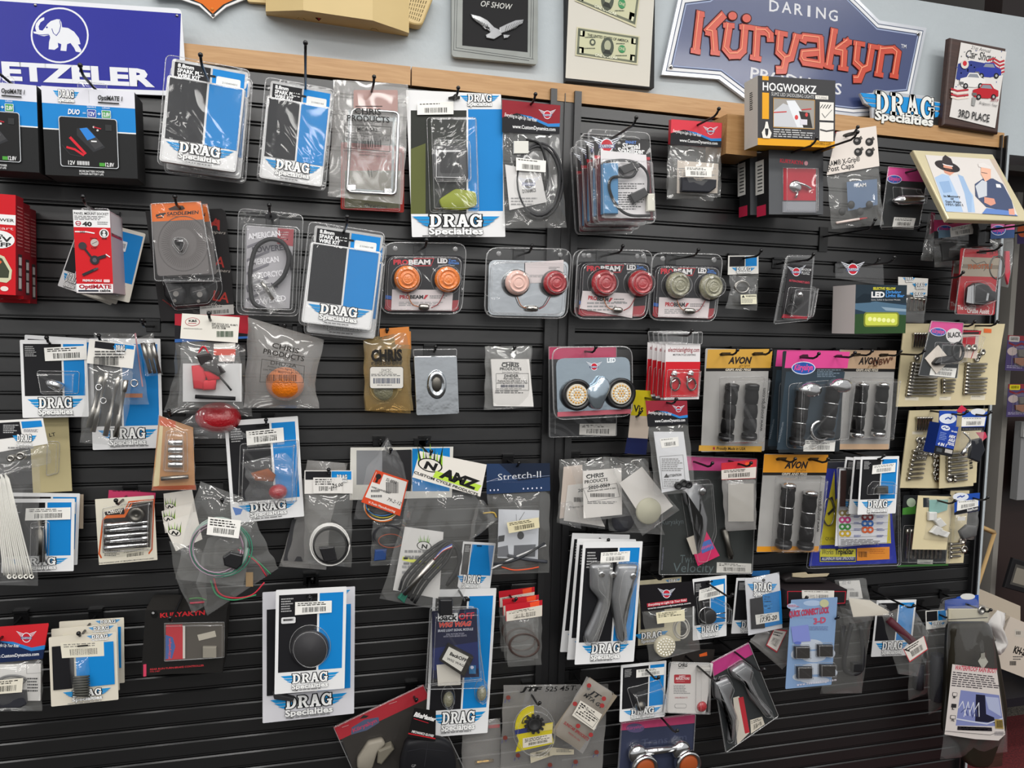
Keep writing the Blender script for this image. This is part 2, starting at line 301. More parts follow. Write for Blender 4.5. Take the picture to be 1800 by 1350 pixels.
class Th:            # one thing: an Empty with its parts
    def __init__(s, name, label, cat, q, d, group=None):
        s.f = Fr(q, d); s.q = q; s.e = bpy.data.objects.new(name, None); COL.objects.link(s.e); s.e.empty_display_size = .02; s.e.matrix_world = s.f.mw
        s.e['label'] = label; s.e['category'] = cat; s.d = d; s.label = label
        if group: s.e['group'] = group
    def mb(s, y0=0., uv=False): m = MB(s.f); m.y0 = y0; m.uv = uv; return m
    def add(s, m, name, par=None, label=None):
        o = m.build(name, par or s.e)
        if label: o['label'] = label
        return o
    def card(s, col, th=.0012, r=0., uv=False, outline=None):       # the printed board of the thing: a thin slab, print goes on its face
        m = s.mb(uv=uv); w, h = s.f.w, s.f.h
        if outline: q = [s.f.loc(p) for p in outline]
        elif r: q = [(cx + r * math.cos(t), cz + r * math.sin(t)) for cx, cz, k in ((w / 2 - r, h - r, 0), (-w / 2 + r, h - r, 1), (-w / 2 + r, r, 2), (w / 2 - r, r, 3)) for t in [(k + i / 4) * math.pi / 2 for i in range(5)]]
        else: q = [(-w / 2, 0), (w / 2, 0), (w / 2, h), (-w / 2, h)]
        m.pr(q, -th, 0, col, raw=True); return m
    def shell(s, pts, depth, name='blister', par=None, mat='blister', taper=.18, r=None, o=.0006, lip=0., uv=False, rim=.0007):   # clear moulded shell over outline pts
        m = s.mb(uv=uv); q = [m.P(p) for p in pts]
        if r: q = roundpoly(q, r)
        n = len(q); A = sum(q[i - 1][0] * q[i][1] - q[i][0] * q[i - 1][1] for i in range(n))
        if A < 0: q.reverse()
        rings = [(offset_poly(q, lip), o)] if lip else []
        t = depth * taper; rings += [(q, o), (offset_poly(q, -t * .8), o + depth * .8), (offset_poly(q, -t * .8 - depth * .1), o + depth * .95), (offset_poly(q, -t * .8 - depth * .28), o + depth)]
        vs = [(x, -y, z) for p, y in rings for x, z in p]; fs = []
        for k in range(len(rings) - 1):
            for i in range(n): j = (i + 1) % n; fs.append([k * n + i, k * n + j, (k + 1) * n + j, (k + 1) * n + i])
        m.add(vs, fs, mat, False); m.add(vs[-n:], [list(range(n))], mat, False)
        if rim:
            m.rawtube([(x, -o - .0005, z) for x, z in (offset_poly(q, lip) if lip else q)], rim, 'blister_edge', 5, True); k = offset_poly(q, -t * .8 - depth * .15); m.rawtube([(x, -o - depth * .97, z) for x, z in k], rim * .8, 'blister_edge', 5, True)
        return s.add(m, name, par)
    def bag(s, Lp, Rp, infl=.010, name='bag', mat='film', par=None, o=.0, back=.4, nu=12, nv=20, wr=.0012, sd=0, seal=0.):
        m = s.mb(); rnd = random.Random(sd or len(s.label) * 7 + int(Lp[0][0])); a = [Vector(m.P(p)) for p in Lp]; b = [Vector(m.P(p)) for p in Rp]
        def on(P, t):
            k = t * (len(P) - 1); i = min(int(k), len(P) - 2); return P[i].lerp(P[i + 1], k - i)
        ph = [rnd.uniform(0, 6.28) for _ in range(6)]; fq = [rnd.uniform(5, 11) for _ in range(3)] + [rnd.uniform(3, 7) for _ in range(3)]
        def pt(i, j, sg):
            u, v = i / nu, j / nv; p = on(a, v).lerp(on(b, v), u); e = (math.sin(math.pi * u) ** .55) * (math.sin(math.pi * min(1, v)) ** .5)
            w = sum(math.sin(fq[k] * 2 * u + fq[k + 3] * v * 1.7 + ph[k]) for k in range(3)) / 3 + .8 * math.sin(9 * u - 14 * v + ph[4]) * math.sin(5 * v + ph[5])
            if i in (0, nu): p = p + Vector((wr * .8 * math.sin(v * 17 + ph[3]), 0))
            return (p.x, -(o + sg * ((infl if sg > 0 else infl * back) * e)) - wr * w * min(1, e * 2) * (1 if sg > 0 else .6), p.y)
        fr = [pt(i, j, 1) for j in range(nv + 1) for i in range(nu + 1)]; bk = [pt(i, j, -1) for j in range(nv + 1) for i in range(nu + 1)]; g = lambda i, j: j * (nu + 1) + i
        m.add(fr, [[g(i, j), g(i, j + 1), g(i + 1, j + 1), g(i + 1, j)] for j in range(nv) for i in range(nu)], mat, True)
        if back: m.add(bk, [[g(i, j), g(i + 1, j), g(i + 1, j + 1), g(i, j + 1)] for j in range(nv) for i in range(nu)], mat, True)
        return s.add(m, name, par)
    def copy(s, q0, d, label, roll=0., anchor=None):     # another of the same kind: its top-left corner at pixel q0
        mw = s.f.mw.copy(); p = at(q0, d); R3 = mw.to_3x3(); Rr = Matrix.Rotation(math.radians(roll), 3, s.f.ey); R3 = Rr @ R3
        cor = R3 @ Vector((-s.f.w / 2, 0, s.f.h)); e = s.e.copy(); COL.objects.link(e); N = R3.to_4x4(); N.translation = p - cor; e.matrix_world = N; e['label'] = label
        def rec(o, par):
            for ch in list(o.children):
                c = ch.copy(); COL.objects.link(c); c.parent = par; rec(ch, c)
        rec(s.e, e); return e
def roundpoly(q, r, n=4):
    out = []; N = len(q)
    for i in range(N):
        p, a, b = Vector(q[i]), Vector(q[i - 1]), Vector(q[(i + 1) % N]); da = (a - p); db = (b - p); k = min(r, da.length * .48, db.length * .48); A = p + da.normalized() * k; Z = p + db.normalized() * k
        for j in range(n + 1):
            t = j / n; out.append(tuple((A * (1 - t) ** 2) + p * (2 * t * (1 - t)) + Z * t * t))
    return out
def rect(a, b): return [a, (b[0], a[1]), b, (a[0], b[1])]
def hook(px, d, L, label, up=.012, clip=True):       # peg hook: wall clip, wire and tip
    p = at(px, d); f = Fr([px, (px[0] + 10, px[1]), (px[0] + 10, px[1] + 10), (px[0], px[1] + 10)], d)
    e = bpy.data.objects.new('peg_hook', None); COL.objects.link(e); e.location = (p.x, 0, p.z); e['label'] = label; e['category'] = 'hook'; e['group'] = 'black peg hooks in the slat wall'
    m = MB(f)
    if clip:
        m.pr([(-.014, -.012), (.014, -.012), (.014, .016), (-.014, .016)], .0005, .004, 'hook', raw=True, bev=.001); m.pr([(-.014, .011), (.014, .011), (.014, .016), (-.014, .016)], .003, .010, 'hook', raw=True)
        m.build('clip_plate', e)
    m = MB(f); m.rawtube([(0, -.003, 0), (0, -L * .5, 0), (0, -L + .02, 0), (0, -L + .008, up * .35), (0, -L, up)], .0026, 'hook'); wire = m.build('wire', e)
    m = MB(f); c = Vector((0, -L, up)); q = [c + Vector((0, -.004 * math.cos(a), .004 * math.cos(a) * .6)) for a in [math.pi * i / 6 for i in range(7)]]
    m.rawtube(q, [max(.0003, .0045 * math.sin(math.pi * i / 6)) for i in range(7)], 'hook'); m.build('tip', wire)
    return e
def struct(name, m, label=None, cat=None):
    o = m.build(name); o['kind'] = 'structure'
    if label: o['label'] = label; o['category'] = cat
    return o
class W0:            # a builder frame in plain world coordinates (x, y, z)
    w = h = mpp = 1.
def wbox(m, a, b, mat):
    x0, y0, z0 = a; x1, y1, z1 = b; m.add([(x0, y0, z0), (x1, y0, z0), (x1, y1, z0), (x0, y1, z0), (x0, y0, z1), (x1, y0, z1), (x1, y1, z1), (x0, y1, z1)], [[0, 1, 5, 4], [1, 2, 6, 5], [2, 3, 7, 6], [3, 0, 4, 7], [4, 5, 6, 7], [3, 2, 1, 0]], mat)

class Z:             # a pixel read off an enlarged crop of the photo
    def __init__(s, x, y, k): s.x, s.y, s.k = x, y, k
    def __call__(s, *c):
        q = [(s.x + c[i] / s.k, s.y + c[i + 1] / s.k) for i in range(0, len(c), 2)]
        return q[0] if len(q) == 1 else q
A1, A2, A3, A4 = Z(0, 0, 3.857), Z(440, 0, 3.857), Z(880, 0, 3.857), Z(1320, 0, 3.75)
B1, B2, B3, B4 = Z(0, 320, 3.857), Z(400, 340, 3.857), Z(840, 340, 3.857), Z(1270, 340, 3.396)
C1, C2, C3, C4 = Z(0, 570, 2.754), Z(400, 550, 2.648), Z(820, 570, 2.754), Z(1200, 560, 3.)
E1, E2, E3, E4 = Z(0, 950, 3.374), Z(420, 950, 3.374), Z(840, 970, 3.552), Z(1260, 970, 3.333)
G4, G5, G6 = Z(1000, 180, 5.194), Z(1560, 160, 5.19), Z(440, 0, 5.294)
H1, H2, H3, H4 = Z(1640, 380, 5.625), Z(1640, 600, 5.625), Z(1640, 820, 5.625), Z(1640, 1040, 4.355)
U = Z(0, 0, 1)
def pts(*c): return U(*c)
BLK, BLU, WHT, RED, PNK = '1c1c1f', '1380c8', 'e6e6e6', 'c0202c', 'd8488f'
# ==== the room ==================================================================
def X0(k): return k * D
PITCH = .02192 * D; ZP = at((800, 571.6)).z
surf('wall_paint', 'b2babe', .55, bump=.25, bs=60, vary=.03); surf('slat', '0e0e0f', .38, spec=1.0, bump=.06, bs=40, vary=.10); surf('slat_back', '161617', .6)
surf('trim', '141416', .38, spec=.9, bump=.04); surf('far_grey', '55524e', .7); surf('brown', '2a1a16', .5); surf('dark', '141112', .6)
def wood(key, a, b, sc=9, rough=.4):
    m, N, L = new_mat(key); o = N.new('ShaderNodeOutputMaterial'); p = N.new('ShaderNodeBsdfPrincipled'); tc = N.new('ShaderNodeTexCoord'); mp = N.new('ShaderNodeMapping')
    mp.inputs['Scale'].default_value = (1.2, 20, 16); n = N.new('ShaderNodeTexNoise'); n.inputs['Scale'].default_value = sc; n.inputs['Detail'].default_value = 6; n.inputs['Distortion'].default_value = .6
    r = N.new('ShaderNodeValToRGB'); r.color_ramp.elements[0].position = .3; r.color_ramp.elements[0].color = rgb(a); r.color_ramp.elements[1].position = .72; r.color_ramp.elements[1].color = rgb(b)
    L.new(tc.outputs['Object'], mp.inputs[0]); L.new(mp.outputs[0], n.inputs['Vector']); L.new(n.outputs['Fac'], r.inputs[0]); L.new(r.outputs[0], p.inputs['Base Color']); p.inputs['Roughness'].default_value = rough; L.new(p.outputs[0], o.inputs[0]); MATS[key] = m
wood('wood', 'ad8252', 'c19868'); wood('wood_dark', '96602f', 'a8713c'); wood('walnut', '33211c', '4a322a')
def carpet(key, a, b):
    m, N, L = new_mat(key); o = N.new('ShaderNodeOutputMaterial'); p = N.new('ShaderNodeBsdfPrincipled'); tc = N.new('ShaderNodeTexCoord'); n = N.new('ShaderNodeTexNoise'); n.inputs['Scale'].default_value = 160; n.inputs['Detail'].default_value = 4
    r = N.new('ShaderNodeValToRGB'); r.color_ramp.elements[0].position = .35; r.color_ramp.elements[0].color = rgb(a); r.color_ramp.elements[1].position = .65; r.color_ramp.elements[1].color = rgb(b)
    L.new(tc.outputs['Object'], n.inputs['Vector']); L.new(n.outputs['Fac'], r.inputs[0]); L.new(r.outputs[0], p.inputs['Base Color']); p.inputs['Roughness'].default_value = .95
    bp = N.new('ShaderNodeBump'); bp.inputs['Strength'].default_value = .6; L.new(n.outputs['Fac'], bp.inputs['Height']); L.new(bp.outputs[0], p.inputs['Normal']); L.new(p.outputs[0], o.inputs[0]); MATS[key] = m
carpet('carpet_red', '4a1418', '6e1f22'); carpet('carpet_dark', '1c1a18', '322e2b'); carpet('carpet_grey', '2d2a27', '7a7368')
WY = .035                                   # painted wall behind the slat boards
ZT = at((1700, 14.4), -WY).z                # top of the painted wall
ZN = at((1777, 272), -WY).z                 # head of the opening on the right
XE = at((1740, 700), -WY).x                 # where the wall ends below that
m = MB(W0); wbox(m, (-2.6, WY, 0), (XE, WY + .1, ZN), 'wall_paint'); wbox(m, (-2.6, WY, ZN), (3.4, WY + .1, ZT), 'wall_paint'); struct('wall_back', m)
m = MB(W0); wbox(m, (-4.6, -9, -.05), (1.45, .50, 0), 'carpet_dark'); wbox(m, (1.45, -9, -.05), (4.6, -.4, 0), 'carpet_dark'); wbox(m, (1.45, -.4, -.05), (4.6, .50, 0), 'carpet_red'); struct('floor', m)
def slats(name, x0, x1, zt):
    m = MB(W0); k = 0; zs = []
    n0 = int((zt - ZP) / PITCH) + 1
    prof = [(zt, .012)]
    for i in range(n0, -60, -1):
        zb = ZP + i * PITCH               # bottom of a face
        top = min(zb + .0300, zt)
        if zb < .09: break
        if top <= zb: continue
        prof += [(top, .008), (top - .0004, .0028), (top - .0030, 0), (zb, 0), (zb, .010)]
        prof += [(zb - .0026, .010), (zb - .0026, .0045), (zb - .0036, .003), (zb - .0064, .003), (zb - .0064, .010)]
    prof += [(.02, .010), (.02, .02)]
    n = len(prof); vs = [(x, y, z) for x in (x0, x1) for z, y in prof]; m.add(vs, [[i, n + i, n + i + 1, i + 1] for i in range(n - 1)], 'slat'); 
    wbox(m, (x0, .0305, .02), (x1, .034, zt), 'slat_back'); return struct(name, m)
XP = at((955, 560)).x; XR = at((1765, 240)).x; XQ = at((1011, 160)).x
ZL = at((880, 170)).z                       # slats end under the ledge
slats('wall_slats_left', -2.3, XP, ZL); slats('wall_slats_right', XQ + .012, XR - .022, ZL)
def post(name, x0, x1, z1, y=-.012):
    m = MB(W0); w = x1 - x0; wbox(m, (x0, y, .02), (x0 + w * .2, .03, z1), 'trim'); wbox(m, (x1 - w * .22, y, .02), (x1, .03, z1), 'trim'); wbox(m, (x0 + w * .2, y + .010, .02), (x1 - w * .22, .03, z1 - .006), 'trim')
    wbox(m, (x0 + w * .48, y + .006, .02), (x0 + w * .5, .03, z1 - .006), 'trim'); return struct(name, m)
ZPT = at((985, 160)).z
post('trim_1', XP, XQ + .012, ZPT, -.014); post('trim_2', XR - .022, XR, at((1762, 240)).z, -.014)
# wooden ledge in two lengths
ZLT = at((880, 136)).z; ZLB = at((880, 168)).z; XJ = at((722, 140)).x
def board(name, lab, x0, x1, y0, y1, z0, z1, mat, drop=0.):
    m = MB(W0); o = Vector(((x0 + x1) / 2, (y0 + y1) / 2, z0)); a = Vector((x0, y0, z0)) - o; b = Vector((x1, y1, z1)) - o; wbox(m, a, b, mat)
    if drop: m.v = [(v[0], v[1], v[2] - (drop if v[0] < 0 and v[2] > .001 else 0)) for v in m.v]
    ob = m.build(name); ob.location = o; ob['label'] = lab; ob['category'] = 'ledge'; return ob
board('ledge_board', 'pale wooden ledge board over the left slat panel, under the blue elephant sign', -2.3, XJ - .0015, -.006, .018, ZLB, ZLT, 'wood', .022)
board('ledge_board', 'long pale wooden ledge board over the right slat panel, carrying the winged logo sign', XJ + .0015, XR - .006, -.006, .034, ZLB, ZLT, 'wood')
board('backing_board', 'orange-brown board peeping up behind the left wooden ledge', -2.3, XJ - .002, .0185, .034, ZLB, ZLT, 'wood_dark')
# beyond the wall: the dark back room seen past its end
m = MB(W0); wbox(m, (-2.6, 1.9, 0), (4.6, 2.0, 3.6), 'far_grey'); struct('wall_far', m)
m = MB(W0); wbox(m, (1.2, .50, -.05), (4.6, 1.9, 0), 'carpet_grey'); o = struct('floor_grey', m)
# ==== above the ledge: signs, plaques and frames ==================================
surf('sign_blue', '131a90', .34, spec=.3, bump=.12, bs=7); surf('enamel_white', 'dfe1e6', .3); surf('sign_navy', '39456f', .3, coat=.4, bump=.08, bs=6); surf('silver_rim', 'c9ccd2', .28, .5)
surf('orange_red', 'c23c1e', .35, coat=.25); surf('tan_plastic', 'cdb47c', .45); surf('tan_dark', '8f7c4c', .6); surf('marble', '8f938f', .3, vary=.35); surf('velvet', '0d0d10', .8); surf('gold_frame', 'cfc4a0', .3, .35); surf('photo_gloss', 'cfc9c4', .18, coat=.6)
t = Th('enamel_sign', 'blue embossed metal sign with a white elephant in a ring', 'sign', pts(-115, -14, 326, 17, 322, 168, -112, 153), .016)
m = t.card('enamel_white', .006, r=.008); m.Q(pts(-108, -6, 318, 24, 314, 160, -104, 146), 'sign_blue')
c = pts(105, 62); m.E(c, 51, 49, 'enamel_white', 40, 8); m.E(c, 48, 46, 'sign_blue', 40, 8)
el = A1(283,122, 300,117, 300,135, 275,152, 262,180, 266,203, 288,208, 305,188, 322,163, 345,143, 385,130, 405,132, 416,152, 422,185, 462,190, 502,215, 535,258, 546,300, 528,302, 552,340, 545,356, 514,350, 503,325, 478,292, 455,300, 450,347, 410,343, 416,300, 392,290, 396,320, 370,338, 330,334, 333,285, 341,255, 335,237, 300,246, 265,240, 230,226, 225,214, 247,215, 239,190, 244,160, 264,135)
m.Q(el, 'enamel_white'); m.L(A1(352,195, 362,225, 382,242, 402,215, 412,175, 405,140), 1.2, 'sign_blue'); m.E(A1(318,186), 1.6, 1.6, 'sign_blue'); m.L(A1(228,228, 270,238, 330,234), 1.2, 'sign_blue')
m.X('METZELER', (-52, 136.5), A1(1050, 585), 32, 'enamel_white', bold=.05, out='1a2380', ow=.02)
t.add(m, 'panel')
for p in (A1(240, 36), A1(1200, 107)): m = t.mb(); m.dome(p, 3, .003, 'steel'); t.add(m, 'screw')
t = Th('shield_sign', 'orange shield-shaped metal sign tip with black and white edging', 'sign', pts(285, -40, 460, -34, 460, 32, 285, 28), -.02)
m = t.card(WHT, .004, outline=pts(262, -40, 270, -3, 318, -1, 350, 10, 374, 32, 398, 12, 430, -1, 452, -6, 470, -34))
m.Q(pts(272, -39, 300, -4, 322, -3.5, 352, 7, 374, 28, 396, 9, 424, -3, 450, -34), '222'); m.Q(pts(280, -39, 312, -6, 332, -4, 356, 7, 374, 24, 392, 8, 416, -3, 440, -34), 'd86c18'); t.add(m, 'panel')
m = t.mb(); m.dome((373, 16), 3.2, .002, 'd07a30'); t.add(m, 'rivet'); m = t.mb(); m.dome((374.5, 27), 3, .002, '555'); t.add(m, 'rivet')
# beige unit
t = Th('wall_unit', 'beige plastic cover unit fixed high on the pale wall', 'fixture', pts(467, -60, 720, -30, 719, 64, 468, 27), -.034)
m = t.mb(); sh = [(467, 20, .03), (533, 18, .075), (655, 36, .075), (719, 58, .03)]; vs = []
for x, y, o in sh:
    for (yy, oo) in ((y - 110, o), (y, o)): a = t.f.loc((x, yy), oo); vs.append((a[0], -oo, a[1]))
for x, y in ((468, 27), (530, 36), (652, 54), (717, 64)): a = t.f.loc((x, y), 0); vs.append((a[0], 0, a[1]))
for x, y in ((467, -85), (719, -50)): a = t.f.loc((x, y), 0); vs.append((a[0], 0, a[1]))
m.add(vs, [[0, 1, 3, 2], [2, 3, 5, 4], [4, 5, 7, 6], [1, 8, 9, 3], [3, 9, 10, 5], [5, 10, 11, 7], [0, 12, 8, 1], [6, 7, 11, 13]], 'tan_plastic'); t.add(m, 'housing')
m = t.mb(-.036); m.Q(G6(605,130, 668,138, 668,165, 638,197, 606,170), '2a2020'); m.Q(G6(612,150, 664,156, 638,192), 'c8404c'); t.add(m, 'badge', label='red arrow badge')
for a in ((470, 155), (1150, 260)): m = t.mb(-.02); m.Q(G6(a[0] - 45, a[1] + 26, a[0] - 14, a[1], a[0] + 14, a[1] + 2, a[0] + 55, a[1] + 38, a[0] + 14, a[1] + 10, a[0] - 14, a[1] + 7), 'tan_dark'); t.add(m, 'clip_slot')
m = t.mb(); o = roundpoly([t.f.loc(p, .03) for p in G6(1180,-120, 1720,-60, 1600,238, 1520,232, 1235,110, 1185,0)], .012); m.pr(o, .005, .03, 'tan_plastic', raw=True, bev=.004)
m.y0 = -.03; gq = G6(1235,-60, 1680,-10, 1590,222, 1250,90)
def bil(q, u, v): return tuple((q[0][i] * (1 - u) + q[1][i] * u) * (1 - v) + (q[3][i] * (1 - u) + q[2][i] * u) * v for i in (0, 1))
for j in range(5):
    for i in range(17):
        u, v = .05 + i * .054, .1 + j * .18
        if j == 4 and i < 3: continue
        m.k -= 1; m.Q([bil(gq, u, v), bil(gq, u + .024, v), bil(gq, u + .022, v + .13), bil(gq, u - .002, v + .13)], 'tan_dark')
t.add(m, 'grille')
t = Th('pale_sign', 'edge of a cream plastic sign cut off by the picture top', 'sign', pts(432, -30, 480, -26, 472, 5, 434, 3), -.02); m = t.card('tan_plastic', .01, r=.006); t.add(m, 'panel')
# eagle plaque
t = Th('award_plaque', 'grey marbled plaque with a silver eagle on black', 'plaque', pts(797, -90, 948, -74, 943, 115, 791, 97), -.016)
m = t.card('marble', .012, r=.006); m.Q(pts(814, -70, 929, -58, 927.5, 92, 812.5, 80), 'velvet')
for k in (0, 4): m.L(pts(805 - k, -60, 801.5 - k, 84 + k, 938 - k * 2, 104 + k * .6), .7, '33363a'); m.L(pts(935 + k, -60, 932 + k, 100 + k), .7, '33363a')
m.X('OF SHOW', (845, 11), (901, 17.5), 9.5, 'c9c9c4', bold=.01, sh=.3); t.add(m, 'board')
m = t.mb(); 
for q in (A2(1490,97, 1560,115, 1605,140, 1650,185, 1625,222, 1588,195, 1505,128), A3(155,135, 100,140, 40,165, -12,190, -5,235, 60,210, 145,165), A2(1640,182, 1690,205, 1705,240, 1650,272, 1600,262, 1592,240, 1625,222), A3(15,236, 66,240, 45,262, 20,266), A2(1570,186, 1600,178, 1628,190, 1620,205, 1590,204)): m.pr(q, 0, .004, 'chrome', bev=.0015)
for i in range(7): m.y0 = -.0045; m.L(A2(1500 + i * 17, 112 + i * 9, 1540 + i * 14, 150 + i * 9), .8, '6a6a6a'); m.L(A3(150 - i * 18, 140 + i * 6, 100 - i * 12, 190 + i * 5), .8, '6a6a6a')
t.add(m, 'eagle', label='silver eagle with spread wings')
# dollar frame
t = Th('picture_frame', 'black-edged white frame showing two one-dollar bills', 'frame', pts(1000, -95, 1157, -78, 1145, 156, 991, 140), -.012)
m = t.card('1a1a1b', .02); m.Q(pts(1003, -92, 1154, -75, 1141.5, 152.5, 994, 137), 'cfcbc0'); t.add(m, 'mount')
def bill(q, nm):
    m = t.mb(-.0016); g = lambda u, v: bil(q, u, v); m.Q([g(-.02, -.04), g(1.02, -.04), g(1.02, 1.06), g(-.02, 1.05)], 'c9c4a4'); m.Q(q, '6e7260'); m.Q([g(.035, .08), g(.965, .08), g(.965, .92), g(.035, .92)], 'c4c4a2')
    for u, v in ((.06, .16), (.94, .16), (.06, .84), (.94, .84)):
        m.k -= 1; m.Q([g(u - .055, v - .14), g(u + .055, v - .14), g(u + .055, v + .14), g(u - .055, v + .14)], '5c6152')
    m.k += 1
    for u, v in ((.06, .16), (.94, .16), (.06, .84), (.94, .84)): m.X('1', g(u - .018, v + .09), g(u + .018, v + .09), 7, 'd6d6b8', bold=.02)
    m.X('THE UNITED STATES OF AMERICA', g(.16, .26), g(.84, .26), 4.2, '3a4034', bold=.02); m.X('ONE DOLLAR', g(.30, .965), g(.68, .965), 4.6, 'e2e2c8', bold=.04, out='4a5044', ow=.06)
    m.Q([g(.5 + .105 * math.cos(a), .56 + .37 * math.sin(a)) for a in [i * .314 for i in range(20)]], '4c5246'); m.Q([g(.5 + .055 * math.cos(a), .50 + .2 * math.sin(a)) for a in [i * .314 for i in range(20)]], 'a9ab90'); m.Q([g(.43, .82), g(.47, .66), g(.53, .66), g(.58, .82)], '2c302a')
    m.Q([g(.25 + .05 * math.cos(a), .46 + .13 * math.sin(a)) for a in [i * .393 for i in range(16)]], '50564a'); m.Q([g(.25 + .025 * math.cos(a), .46 + .07 * math.sin(a)) for a in [i * .393 for i in range(16)]], 'c4c4a2')
    m.Q([g(.74 + .06 * math.cos(a), .55 + .15 * math.sin(a)) for a in [i * .393 for i in range(16)]], '3c8a58'); m.X('ONE', g(.69, .6), g(.79, .6), 5, 'c4c4a2', bold=.02)
    for u, v in ((.12, .3), (.12, .72), (.64, .36), (.64, .82)):
        m.lines(g(u, v), (g(u, v)[0] + 22, g(u, v)[1] + 3), 1, '5a6054')
    t.add(m, nm)
bill(A3(525,190, 935,252, 922,428, 515,368), 'dollar_bill'); bill(A3(530,-160, 945,-70, 912,168, 513,2), 'dollar_bill')
# big navy sign
t = Th('enamel_sign', 'large navy metal sign with silver border and orange raised lettering', 'sign', pts(1176, -60, 1640, -20, 1600, 205, 1163, 150), -.020)
o = pts(1163,131, 1194,-8, 1243,-14, 1290,-48, 1380,-62, 1470,-38, 1512,2, 1546,36, 1629,49, 1603,172, 1556,176, 1530,203, 1500,205, 1340,186, 1308,172, 1264,139)
m = t.card('silver_rim', .010, outline=o); pi = [t.f.loc(p) for p in o]; k = t.f.mpp
m.Q(offset_poly(pi, -k * 5), '5a6478', raw=True); m.Q(offset_poly(pi, -k * 6.5), 'e3e4e6', raw=True); m.Q(offset_poly(pi, -k * 11), '2b3550', raw=True); m.Q(offset_poly(pi, -k * 12.5), '9aa6c4', raw=True); m.Q(offset_poly(pi, -k * 14.5), 'sign_navy', raw=True)
x = 0
for i, chh in enumerate('DARING'):
    a = [(1352, 19.5), (1374, 22), (1396, 25.5), (1419, 29), (1434, 31.5), (1456, 36)][i]; w = [17, 17, 15, 5, 17, 16][i]; m.X(chh, a, (a[0] + w, a[1] + w * .11), 16.5, 'd9dade', bold=.012)
m.X('TM', A4(988, 316), A4(1022, 320), 6, 'd9dade', bold=.01); m.X('PRODUCTS', (1318, 138), (1478, 167), 17, 'd9dade', bold=.015); t.add(m, 'panel')
m = t.mb()
LT = [A3(1352,92, 1322,350), A3(1505,108, 1402,214, 1442,222, 1452,358), A3(1548,172, 1524,330, 1560,374, 1612,372, 1642,342, 1655,182), A4(40,190, 30,385), A4(38,205, 100,208, 125,232, 126,262), A4(192,222, 182,345, 228,390, 262,380, 300,240), A4(228,390, 214,462, 176,462), A4(345,268, 352,246, 455,258, 462,425, 352,408, 340,385, 345,352, 460,342),
      A4(546,205, 508,440), A4(640,275, 560,335, 612,345, 606,452), A4(702,290, 690,412, 738,458, 772,444, 795,308), A4(738,458, 712,522, 684,522), A4(862,318, 836,492), A4(860,332, 940,328, 968,352, 944,500)]
FEET = [A3(1336,100, 1372,100), A3(1296,344, 1345,352), A3(1430,355, 1476,362), A3(1516,172, 1575,176), A3(1625,184, 1690,188), A4(-12,182, 62,196), A4(0,378, 58,390), A4(165,215, 232,228), A4(280,238, 332,246), A4(530,200, 562,208), A4(490,432, 535,444), A4(612,272, 655,280), A4(580,448, 632,456), A4(680,284, 742,294), A4(776,304, 830,314), A4(840,312, 880,322), A4(818,488, 862,496), A4(920,498, 962,506)]
for w, mt, dx in ((15.5, '4c1a18', 0), (12, 'orange_red', 0)):
    m.y0 -= .0012
    for q in LT: m.k -= .6; m.L(q, w, mt)
    for q in FEET: m.k -= .6; m.L(q, w * .62, mt)
    for p in (A3(1570, 110), A3(1665, 126)): m.k -= 1; m.E(p, w * .62, w * .6, mt)
    m.k += 2
for q in LT: m.k -= 1; m.L([(x - 2.6, y - 3) for x, y in q], 1.6, 'ee9a78')  # highlight painted as pale strokes towards the upper left of each letter
t.add(m, 'raised_lettering', label='orange raised lettering')
for p in (A3(1155, 452), A4(1105, 222)): m = t.mb(-.001); m.dome(p, 3.6, .003, 'chrome'); m.y0 = -.005; m.E(p, 1.6, 1.6, '333'); t.add(m, 'screw')
# standing logo sign
t = Th('standing_logo_sign', 'small winged logo sign standing on the wooden ledge beside the car plaque', 'sign', pts(1510, 152, 1660, 170, 1657, 226, 1510, 210), -.004)
m = t.mb(-.008); o = pts(1512,164, 1536,163, 1540,157, 1640,170, 1644,178, 1660,180, 1656,192, 1642,202, 1641,222, 1533,212, 1532,188, 1520,182)
m.pr(o, -.008, 0, 'b9bcc0', bev=.002); m.y0 = -.009
for q in (A4(722,612, 830,622, 830,650, 740,640), A4(742,645, 830,655, 830,680, 765,672), A4(768,680, 835,688, 835,710, 795,704), A4(1208,672, 1262,684, 1260,700, 1212,695), A4(1212,704, 1258,712, 1250,728, 1214,724), A4(1212,735, 1245,742, 1230,770, 1212,775)): m.Q(q, '1c8fd6')
a, b, cc, dd = A4(812,596), A4(1215,645), A4(1212,792), A4(812,742); P0 = [[bil([a, b, cc, dd], x * .97 + .02, 1 - y) for x, y in p] for p in DRAGP]
m.Q(A4(830,620, 1205,660, 1200,780, 830,740), '1c8fd6')
for r, mt in ((1.1, '1a1a1e'), (0, '1c8fd6'), (-.0, 'e9e9e4')):
    m.y0 -= .001
    if mt == '1c8fd6': continue
    for p in P0: m.k -= 1; m.Q(offset_poly(p, r), mt)
m.X('Specialties', A4(815, 785), A4(1200, 832), 12, 'e9e9e4', bold=.04, out='1a1a1e', ow=.05); t.add(m, 'panel')
